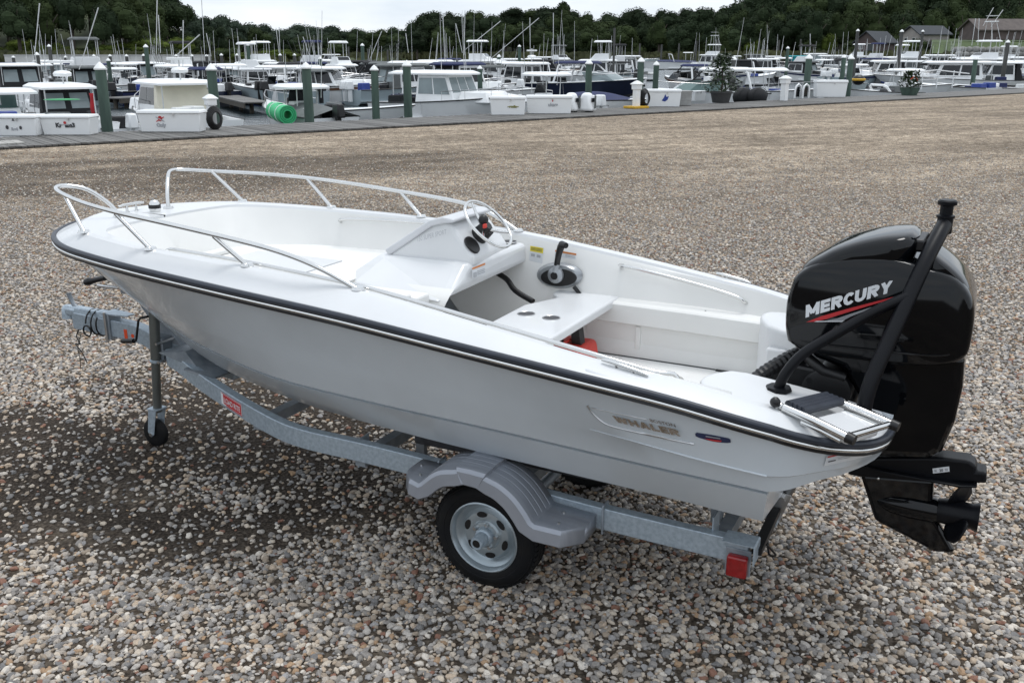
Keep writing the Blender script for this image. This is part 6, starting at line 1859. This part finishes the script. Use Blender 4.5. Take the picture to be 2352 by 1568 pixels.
MARKS = [(30, 'the leftmost slip'), (148, 'the black enclosed boat'), (228, 'the thick green piling'), (405, 'the cream canvas boat'), (489, 'the hose pedestal at left'), (642, 'the green foam rolls'), (785, 'the brown banded boat'),
         (934, 'the thickest middle piling'), (1035, 'the large white cabin boat'), (1102, 'the slim green piling'), (1262, 'the box with red figure'), (1353, 'the navy cruiser'), (1525, 'the fish emblem box'), (1655, 'the potted tree'),
         (1760, 'the black arched covers'), (1840, 'the pale hoops'), (1908, 'the plain dock box'), (1975, 'the yellow banded buoy'), (2088, 'the planted tub'), (2165, 'the long cabin boat'), (2250, 'the tuna tower'), (2340, 'the right edge')]
r4 = random.Random(21)
SEEN = set()
for k in range(46):
    x_ = 15 + 2330 * (k + r4.random()) / 46
    if 1425 < x_ < 1570: continue
    Y_ = r4.uniform(56, 92) if x_ < 1200 else r4.uniform(74, 135)
    kd_ = r4.choice(('cc', 'cc', 'cabin', 'express', 'skiff', 'cc', 'sport'))
    hm_, hn_ = r4.choice(((MW, 'white'), (MW, 'white'), (MW, 'white'), (MW, 'white'), (MNAVY, 'navy'), (MBLUEG, 'pale blue'), (MWG, 'off white')))
    rm_, rn_ = r4.choice(((MW, 'white top'), (MW, 'white top'), (CBLACK, 'black top'), (CNAVY, 'blue top'), (CGREY, 'grey top')))
    mk = min(MARKS, key=lambda m: abs(m[0] - x_))
    lab_ = '%s %s with %s %s %s' % (hn_, {'cc': 'fishing boat', 'cabin': 'cabin boat', 'express': 'runabout', 'skiff': 'skiff', 'sport': 'flybridge boat'}[kd_], 'no top' if kd_ == 'skiff' else 'a ' + rn_,
                                           'behind left of' if x_ < mk[0] else 'behind right of', mk[1])
    if lab_ in SEEN: continue
    SEEN.add(lab_)
    ln_ = r4.uniform(6.0, 8.0)
    hd_ = r4.choice((128, 128, -52, 38, 218, 170))
    mboat(x_, Y_, ln_, ln_ * .35, R(hd_ + r4.uniform(-6, 6)), lab_, kd_, hullm=hm_, roofm=rm_, top=0 if kd_ == 'skiff' else r4.uniform(1.9, 2.4), engines=r4.choice((1, 2, 2)), enginem=r4.choice((BLACKP, BLACKP, MW)), rods=r4.choice((0, 3, 4)) if kd_ == 'cc' else 0,
          curtain=r4.choice((None, CBLACK, CGREY)), fb=r4.uniform(.75, 1.0), ff=r4.uniform(1.1, 1.4), group='assorted small boats among the docks', glass=TINT, stripe=r4.choice((None, None, None, CNAVY, TEAK)))

# --- pilings with white caps
def piling(x, yt, Y, wd, m_, label, group, cap=True):
    top_ = at(x, yt, Y)
    h_ = top_.z - (WATER - .4)
    t = empty('piling', (top_.x, top_.y, WATER - .4), rng.uniform(0, 6), label, 'piling', group)
    r_ = wd / 2 * (Y / PX_F)
    MB().tube([(0, 0, 0), (.01, 0, h_ * .5), (0, .01, h_ - r_ * 1.1)], [r_ * 1.06, r_, r_ * .95], 12).build('post', m_, t, smooth=50)
    if cap:
        MB().lathe([(r_ * 1.12, -r_ * .25), (r_ * 1.16, 0), (r_ * .55, r_ * .75), (.01, r_ * 1.15)], (0, 0, h_ - r_ * 1.1), (0, 0, 1), 12, True).build('cap', CAPW, t, smooth=40)
    return t
near_p = [(228, 143, 29.5, 24, 'thick green piling with white conical cap just behind the left dock boxes'), (484, 146, 33, 22, 'green white capped piling right of the cream curtained boat'),
          (702, 143, 34.5, 21, 'green white capped piling standing over the green foam rolls'), (859, 150, 37, 17, 'green white capped piling left of the large cabin boat'),
          (934, 139, 37.8, 19, 'thick green piling in front of the large white cabin boat'), (1102, 151, 50, 11, 'slim green piling behind the bow of the large cabin boat'),
          (1353, 137, 42.5, 15, 'green white capped piling before the navy cruiser'), (1473, 132, 46, 15, 'green white capped piling left of the pair by the channel water'),
          (1508, 141, 46.5, 13, 'greyer capped piling right of the pair by the channel water'), (1859, 125, 54, 15, 'green white capped piling behind the black covers'),
          (1956, 127, 55.5, 13, 'green white capped piling right of the plain dock box')]
for x, yt, Y, wd, lb in near_p: piling(x, yt, Y, wd, GREENP, lb, 'green pilings along the boardwalk')
for x, yt, Y, wd in [(248, 134, 70, 9), (84, 120, 65, 10), (112, 102, 80, 8), (334, 102, 72, 10), (561, 136, 72, 10), (735, 130, 75, 9), (1028, 147, 65, 11), (1146, 125, 92, 9), (1686, 129, 58, 13), (1939, 126, 62, 10), (2242, 130, 72, 10), (569, 100, 95, 7), (832, 100, 100, 8), (1193, 103, 110, 7), (1810, 107, 100, 7)]:
    piling(x, yt, Y, wd, rng.choice((GREENP, GREYPILE)), 'slim capped piling among the moored boats', 'slim capped pilings at the middle docks')
for x, yt, Y in [(215, 125, 112), (252, 125, 118), (290, 125, 118), (329, 124, 118), (404, 125, 118), (440, 125, 118), (474, 125, 118), (508, 123, 118), (544, 123, 118), (610, 123, 112), (643, 123, 112), (676, 123, 112), (30, 128, 100), (150, 128, 110)]:
    piling(x, yt, Y, 7, GREYPILE, 'small grey capped piling in the row before the bulkhead', 'small grey pilings before the bulkhead')
for x, yt, Y in [(1600, 92, 230), (1650, 88, 230), (1700, 92, 230), (1745, 86, 220), (1790, 90, 220), (1840, 88, 215), (1990, 84, 200), (2030, 82, 200), (1560, 98, 240), (1520, 100, 240), (1470, 98, 250), (1425, 100, 250), (800, 105, 220), (845, 110, 220), (890, 112, 220)]:
    piling(x, yt, Y, 4, GREYPILE, 'thin bare pole standing in the far moorings', 'thin bare poles of the far moorings', False)
for x, yt, Y, wd, lb in [(1971, 67, 88, 7, 'tall grey capped pole left of the white flybridge boat'), (2072, 68, 92, 8, 'tall grey capped pole in front of the white flybridge boat'), (2120, 69, 92, 6, 'tall slim capped pole right of the white flybridge boat'),
                         (1412, 62, 70, 5, 'tall thin brown pole at the edge of the channel'), (2316, 92, 80, 9, 'dark square post near the right edge')]:
    piling(x, yt, Y, wd, GREYPILE, lb, None, x != 1412)

# --- finger docks
def finger(x, y, x2, y2, wd, label):
    a, b = ground_at(x, y, -.15), ground_at(x2, y2, -.15)
    d = b - a
    t = empty('finger_dock', (a.x, a.y, -.15), math.atan2(d.y, d.x), label, 'dock')
    ln_ = d.length
    n_ = min(60, int(ln_ / .3))
    p_ = None
    for k in range(n_):
        if not p_: p_ = MB().box((0, 0, 0), (ln_ / n_ * .95, wd, .06)).build('plank', WOOD, t, smooth=0)
        else:
            c = p_.copy()
            COL.objects.link(c)
            p_ = c
        p_.location = (ln_ * (k + .5) / n_, 0, 0)
    MB().box((ln_ / 2, -wd / 2 + .05, -.16), (ln_, .08, .24)).build('side_beam', WOODD, t, smooth=0)
    MB().box((ln_ / 2, wd / 2 - .05, -.16), (ln_, .08, .24)).build('side_beam', WOODD, t, smooth=0)
    for k in range(4):
        MB().cyl((ln_ * (k + .5) / 4, 0, -1.2), (ln_ * (k + .5) / 4, 0, -.05), .12, .12, 8).build('dock_post', WOODD, t, smooth=50)
finger(252, 226, 345, 221, 1.6, 'grey finger dock behind the thick green piling at left')
finger(500, 216, 590, 236, 1.4, 'grey finger dock right of the coiled black hose')
finger(20, 172, 560, 166, 2.0, 'long grey dock across the basin before the bulkhead')
0 and finger(1440, 178, 1380, 226, 1.4, 'finger dock beside the navy cruiser')
finger(1220, 152, 2000, 150, 2.2, 'long dark dock along the far moorings')

# --- dock boxes on the boardwalk
def dock_box(xa, xb, yb, yt, rot, label, group='white dock boxes on the boardwalk', depth=.62):
    """front face between columns xa..xb, foot at yb on the boardwalk, lid top at yt"""
    P, Q = ground_at(xa, yb, .07), ground_at(xb, yb, .07)
    wd = (Q - P).length
    mid_ = (P + Q) / 2
    t = empty('dock_box', mid_, math.atan2(Q.y - P.y, Q.x - P.x), label, 'dock box', group)
    T = at((xa + xb) / 2, yt, mid_.y)
    h_ = T.z - .07
    b = MB()
    b.add([(-wd * .47, 0, 0), (wd * .47, 0, 0), (wd * .47, depth * .9, 0), (-wd * .47, depth * .9, 0), (-wd / 2, -.03, h_ * .84), (wd / 2, -.03, h_ * .84), (wd / 2, depth, h_ * .84), (-wd / 2, depth, h_ * .84)],
          [(3, 2, 1, 0), (4, 5, 6, 7), (0, 1, 5, 4), (1, 2, 6, 5), (2, 3, 7, 6), (3, 0, 4, 7)])
    b.build('box_body', MW, t, bevel=.03)
    MB().box((0, depth / 2 - .02, h_ * .92), (wd * 1.03, depth + .12, h_ * .15), None, (.97, .92)).build('lid', MW, t, bevel=.025)
    MB().box((wd * .08, -.07, h_ * .80), (.05, .03, .09)).build('latch', STEELM, t)
    return t, wd, h_
def box_text(b, s, u, v_, hgt, m_, name='box_lettering', bold=.01):
    t, wd, h_ = b
    vs, fs = text_mesh(s, hgt, bold)
    w_ = max(p[0] for p in vs)
    MB().add([(u * wd - w_ / 2 + p[0], -.012 - .03 * (v_ + p[1] / h_) - .006, v_ * h_ + p[1]) for p in vs], fs).build(name, m_, t, smooth=0)
def box_mark(b, pts, m_, name='box_emblem', dz=0):
    t, wd, h_ = b
    P = [(p[0] * wd, -.02 - .03 * p[1] - dz, p[1] * h_) for p in pts]
    MB().add(P, [tuple(range(len(P)))]).build(name, m_, t, smooth=0)
def disc(u, v_, ru, rv, n_=12): return [(u + ru * math.cos(2 * math.pi * k / n_), v_ + rv * math.sin(2 * math.pi * k / n_)) for k in range(n_)]
b = dock_box(-14, 88, 313, 264, 0, 'white dock box with a dark anchor emblem, leftmost on the boardwalk')
box_mark(b, disc(-.16, .42, .035, .10), DARKD)
box_mark(b, disc(.14, .40, .03, .09), DARKD)
box_mark(b, [(-.03, .72), (.0, .86), (.03, .72)], DARKD)
box_text(b, 'Reel', 0, .28, .10, GREYD)
b = dock_box(97, 211, 311, 264, 0, 'white dock box with dark script lettering beside the thick green piling')
box_text(b, 'Kr  am3', .0, .40, .17, DARKD)
box_mark(b, disc(0, .62, .03, .07), REDD)
box_mark(b, [(-.10, .50), (.10, .50), (.09, .54), (-.09, .54)], GREYD)
b = dock_box(320, 464, 304, 253, 0, 'large white dock box with a red and grey crossed emblem')
box_mark(b, disc(-.14, .62, .035, .12), REDD)
box_mark(b, [(-.21, .50), (-.20, .47), (-.07, .68), (-.08, .71)], REDD, dz=.004)
box_mark(b, [(-.07, .50), (-.08, .47), (-.21, .68), (-.20, .71)], GREYD, dz=.008)
box_text(b, 'Only', -.13, .26, .14, GREYD)
b = dock_box(1126, 1207, 265, 221, 0, 'white dock box with a small green and yellow line of lettering')
box_text(b, '~reelin~', .15, .40, .12, mat('olive_print', (.25, .24, .08), .5))
b = dock_box(1209, 1314, 262, 219, 0, 'white dock box lettered in grey with a red figure')
box_text(b, 'ukers', .08, .42, .17, GREYD)
box_mark(b, disc(.07, .74, .014, .10), REDD)
b = dock_box(1487, 1563, 246, 205, 0, 'white dock box with a blue fish emblem')
box_mark(b, [(-.08, .36), (.02, .30), (.10, .42), (.13, .62), (.06, .56), (.02, .72), (-.02, .52)], BLUEB)
box_text(b, '-----', .0, .36, .12, GREYD)
b = dock_box(1873, 1944, 224, 184, 0, 'plain white dock box without lettering')
# --- power pedestals and hoses
def pedestal(x, yb, yt, wd, label, base=None):
    P = ground_at(x, yb, .07)
    T = at(x, yt, P.y)
    h_ = T.z - .07
    w_ = wd * P.y / PX_F
    t = empty('power_pedestal', P, R(38), label, 'pedestal', 'white power pedestals')
    MB().box((0, 0, h_ * .38), (w_ * .75, w_ * .75, h_ * .76)).build('post', MW, t, bevel=.02)
    MB().box((0, 0, h_ * .78), (w_, w_, h_ * .2)).build('meter_box', MW, t, bevel=.02)
    MB().lathe([(w_ * .85, 0), (w_ * .88, h_ * .03), (w_ * .3, h_ * .13), (.01, h_ * .15)], (0, 0, h_ * .86), (0, 0, 1), 4, True).build('cap', CAPW, t, smooth=0)
    if base: MB().box((0, 0, .05), (w_ * 2.6, w_ * 2.2, .10)).build('base', base, t, bevel=.02)
    return t
def hose(x, yb, dia, label, flatk=.45):
    P = ground_at(x, yb, .07)
    r_ = dia / 2 * P.y / PX_F
    t = empty('hose_coil', P, R(38), label, 'hose')
    for k in range(5):
        rr = r_ * (1 - .10 * k)
        MB().tube([(rr * .95 * math.cos(2 * math.pi * j / 20), -.10 - .04 * k, r_ * 1.38 + 1.35 * rr * math.sin(2 * math.pi * j / 20)) for j in range(20)], .032, 6, True).build('hose_loop', BLACKP, t, smooth=60)
pedestal(489, 296, 217, 22, 'white pedestal carrying a thick coil of black hose at left')
hose(492, 297, 36, 'thick coil of black hose hanging on the left pedestal')
pedestal(1461, 249, 186, 17, 'white pedestal on a yellow base beside the fish emblem box', YEL)
hose(1475, 248, 30, 'black hose looped on the pedestal with the yellow base')
pedestal(1800, 232, 174, 17, 'white pedestal left of the two pale hoops')
# --- two hoops, tub, white totes
for k, (x, lb) in enumerate(((1832, 'left one of two pale hoops leaning by the plain dock box'), (1850, 'right one of two pale hoops leaning by the plain dock box'))):
    P = ground_at(x, 226, .07)
    t = empty('dock_hoop', P, R(30), lb, 'hoop')
    MB().tube([(-.22, 0, 0), (-.22, 0, .40), (-.16, 0, .62), (0, 0, .72), (.16, 0, .62), (.22, 0, .40), (.22, 0, 0)], .05, 8).build('hoop_tube', MW, t, smooth=60)
    MB().box((0, .05, .32), (.3, .03, .5)).build('hoop_panel', TINT, t)
P = ground_at(1578, 243, .07)
t = empty('plastic_tub', P, R(38), 'grey ribbed tub right of the fish emblem box', 'tub')
MB().lathe([(.36, 0), (.40, .02), (.41, .25), (.43, .27), (.41, .29), (.42, .55), (.45, .60), (.45, .65), (.01, .66)], (0, .3, 0), (0, 0, 1), 14, True).build('tub_body', mat('grey_plastic', (.33, .33, .32), .5, var=.1), t, smooth=40)
P = ground_at(1607, 233, .07)
t = empty('white_tote', P, R(38), 'small white lidded tote between the grey tub and the potted tree', 'tote')
MB().box((0, .2, .22), (.75, .42, .44), None, (1.08, 1.08)).build('tote_body', MW, t, bevel=.03)
MB().box((0, .2, .47), (.84, .5, .06)).build('tote_lid', MW, t, bevel=.02)
# --- covered outboards standing by the slip
for x, lb in ((1322, 'left one of two white covered outboard cowls by the navy covered boat'), (1358, 'right one of two white covered outboard cowls by the navy covered boat')):
    P = ground_at(x, 259, .05)
    t = empty('covered_outboard', P, R(60), lb, 'outboard cover')
    MB().box((0, .2, .42), (.62, .72, .72), None, (.55, .5)).build('cover', MW, t, bevel=.12, seg=3)
    MB().box((.0, -.10, .50), (.36, .06, .16)).build('cover_window', TINT, t, bevel=.02)
    MB().box((0, .1, .20), (.18, .3, .4)).build('engine_leg', BLACKP, t, bevel=.03)
    MB().box((-.0, -.17, .42), (.10, .05, .5)).build('cover_strap', CGREY, t, bevel=.01)
# --- black arched covers right of the potted tree
for x, lb in ((1716, 'left one of two black arched covers behind the boardwalk'), (1748, 'right one of two black arched covers behind the boardwalk')):
    P = ground_at(x, 234, .0)
    t = empty('arched_cover', P + Vector((0, .9, .1)), R(38), lb, 'cover')
    MB().ball((0, 0, .1), .62, 12, 8, (1.2, .6, .75)).build('canvas', CBLACK, t, smooth=60)
    MB().tube([(.62 * math.cos(a * math.pi / 8), -.2, .1 + .47 * math.sin(a * math.pi / 8)) for a in range(9)], .012, 5).build('cover_hoop', CBLACK, t, smooth=60)
# --- green foam rolls
for x, y, lb in ((642, 252, 'nearer rolled green foam mat on the skiff'), (628, 246, 'further rolled green foam mat on the skiff')):
    Y_ = 36.3 if x > 635 else 37.6
    C_ = at(x + 10, y + 10, Y_)
    t = empty('foam_roll', C_, R(-62), lb, 'foam roll')
    for k, r_ in enumerate((.34, .27, .20)):
        MB().lathe([(r_, -.55), (r_, .55), (r_ - .05, .55), (r_ - .05, -.55), (r_, -.55)], (0, 0, 0), (1, 0, .0), 20).build('foam_layer', FOAMG, t, smooth=40)
    MB().tube([(0 + .0, .345 * math.cos(2 * math.pi * j / 16), .345 * math.sin(2 * math.pi * j / 16)) for j in range(16)], .02, 5, True).build('tie_strap', MW, t, smooth=60)
# --- green board, red cloth, clutter at the left slip
C_ = at(142, 229, 33.5)
t = empty('paddle_board', C_, R(10), 'bright green board lying across the stern of the black enclosed boat', 'board')
MB().ball((0, 0, 0), .62, 14, 6, (1.0, .35, .055)).build('board_body', GREENB, t, smooth=60)
C_ = at(212, 214, 29.2)
t = empty('red_cloth', C_, 0, 'red cloth hanging beside the thick green piling', 'cloth')
MB().grid([[(-.07 + .02 * math.sin(k), -.08, .0 - .09 * k), (.0, -.13 + .02 * math.cos(k * 2), -.09 * k), (.06 - .004 * k, -.08, -.09 * k)] for k in range(8)]).build('cloth_fold', REDC, t, smooth=60)
# --- potted tree on the boardwalk
P = ground_at(1655, 236, .07)
t = empty('potted_tree', P, 0, 'leafy green tree in a dark pot standing on the boardwalk', 'potted tree')
MB().lathe([(.40, 0), (.50, .42), (.54, .44), (.54, .52), (.46, .52), (.44, .46), (.01, .45)], (0, 0, 0), (0, 0, 1), 16, True).build('pot', mat('dark_pot', (.05, .05, .05), .6, var=.2), t, smooth=40)
MB().tube([(0, 0, .4), (.04, 0, 1.0), (-.02, .03, 1.5), (.05, 0, 1.9)], [.05, .04, .03, .015], 7).build('trunk', BARK, t, smooth=60)
lf = MB()
rl2 = random.Random(5)
for k in range(1500):
    h_ = rl2.random() ** .8
    a_ = rl2.uniform(0, 6.283)
    rad = (.74 * (1 - .75 * h_) + .12) * math.sqrt(rl2.random()) * (1 + .25 * math.sin(a_ * 3 + h_ * 9))
    p = Vector((rad * math.cos(a_) + .1 * math.sin(h_ * 7), rad * math.sin(a_), .50 + h_ * 1.75))
    d = Vector((math.cos(a_) + rl2.gauss(0, .5), math.sin(a_) + rl2.gauss(0, .5), rl2.gauss(-.1, .5))).normalized()
    sd_ = d.cross(Vector((rl2.gauss(0, .3), rl2.gauss(0, .3), 1))).normalized()
    l_ = rl2.uniform(.10, .20)
    lf.add([p, p + d * l_ * .5 + sd_ * l_ * .28, p + d * l_, p + d * l_ * .5 - sd_ * l_ * .28], [(0, 1, 2, 3)])
lf.build('foliage', LEAFG, t, smooth=0)
# --- green bush tub near the right boats, yellow buoy
P = ground_at(2088, 219, .07)
t = empty('flower_tub', P, 0, 'green planted tub with an orange ornament near the right end of the boardwalk', 'planter')
MB().lathe([(.40, 0), (.55, .40), (.50, .42), (.01, .40)], (0, 0, 0), (0, 0, 1), 14, True).build('pot', GREENP, t, smooth=40)
lf = MB()
for k in range(500):
    a_, h_ = rl2.uniform(0, 6.283), rl2.random()
    rad = .62 * math.sqrt(rl2.random()) * (1 - .4 * h_)
    p = Vector((rad * math.cos(a_), rad * math.sin(a_), .42 + h_ * .85))
    d = Vector((math.cos(a_) + rl2.gauss(0, .5), math.sin(a_) + rl2.gauss(0, .5), rl2.gauss(.3, .5))).normalized()
    sd_ = d.cross(Vector((0, 0, 1))).normalized()
    l_ = rl2.uniform(.14, .26)
    lf.add([p, p + d * l_ * .5 + sd_ * l_ * .3, p + d * l_, p + d * l_ * .5 - sd_ * l_ * .3], [(0, 1, 2, 3)])
lf.build('foliage', LEAFG, t, smooth=0)
MB().tube([(-.2, -.4, .85), (-.05, -.45, 1.0), (.12, -.45, .95), (.2, -.4, .8)], .03, 6).build('ornament', ORANGE, t, smooth=60)
C_ = at(1972, 184, 58)
t = empty('yellow_buoy', C_ - Vector((0, 0, .3)), 0, 'black and yellow round buoy beside the white runabout at right', 'buoy')
MB().ball((0, 0, .3), .38, 12, 8, (1, 1, .8)).build('buoy_body', BLACKP, t, smooth=60)
MB().lathe([(.37, -.05), (.41, -.02), (.41, .06), (.37, .09)], (0, 0, .3), (0, 0, 1), 16).build('yellow_band', YEL, t, smooth=50)
# --- long bowsprit rail of the boat at right
C_ = atz(2150, 62, .95)
t = empty('pulpit_rail', C_, R(38), 'long low railing of pale pipes over the boats at the right end of the boardwalk', 'railing')
for z_ in (.0, .35):
    MB().tube([(-3.6, 0, z_ * .6), (0, 0, z_), (4.2, 0, z_ * .5 - .1)], .035, 6).build('rail_pipe', MW, t, smooth=60)
for x_ in (-3.4, -1.6, .2, 2.2):
    MB().tube([(x_, 0, -.8), (x_, 0, .30)], .03, 6).build('rail_post', MW, t, smooth=60)
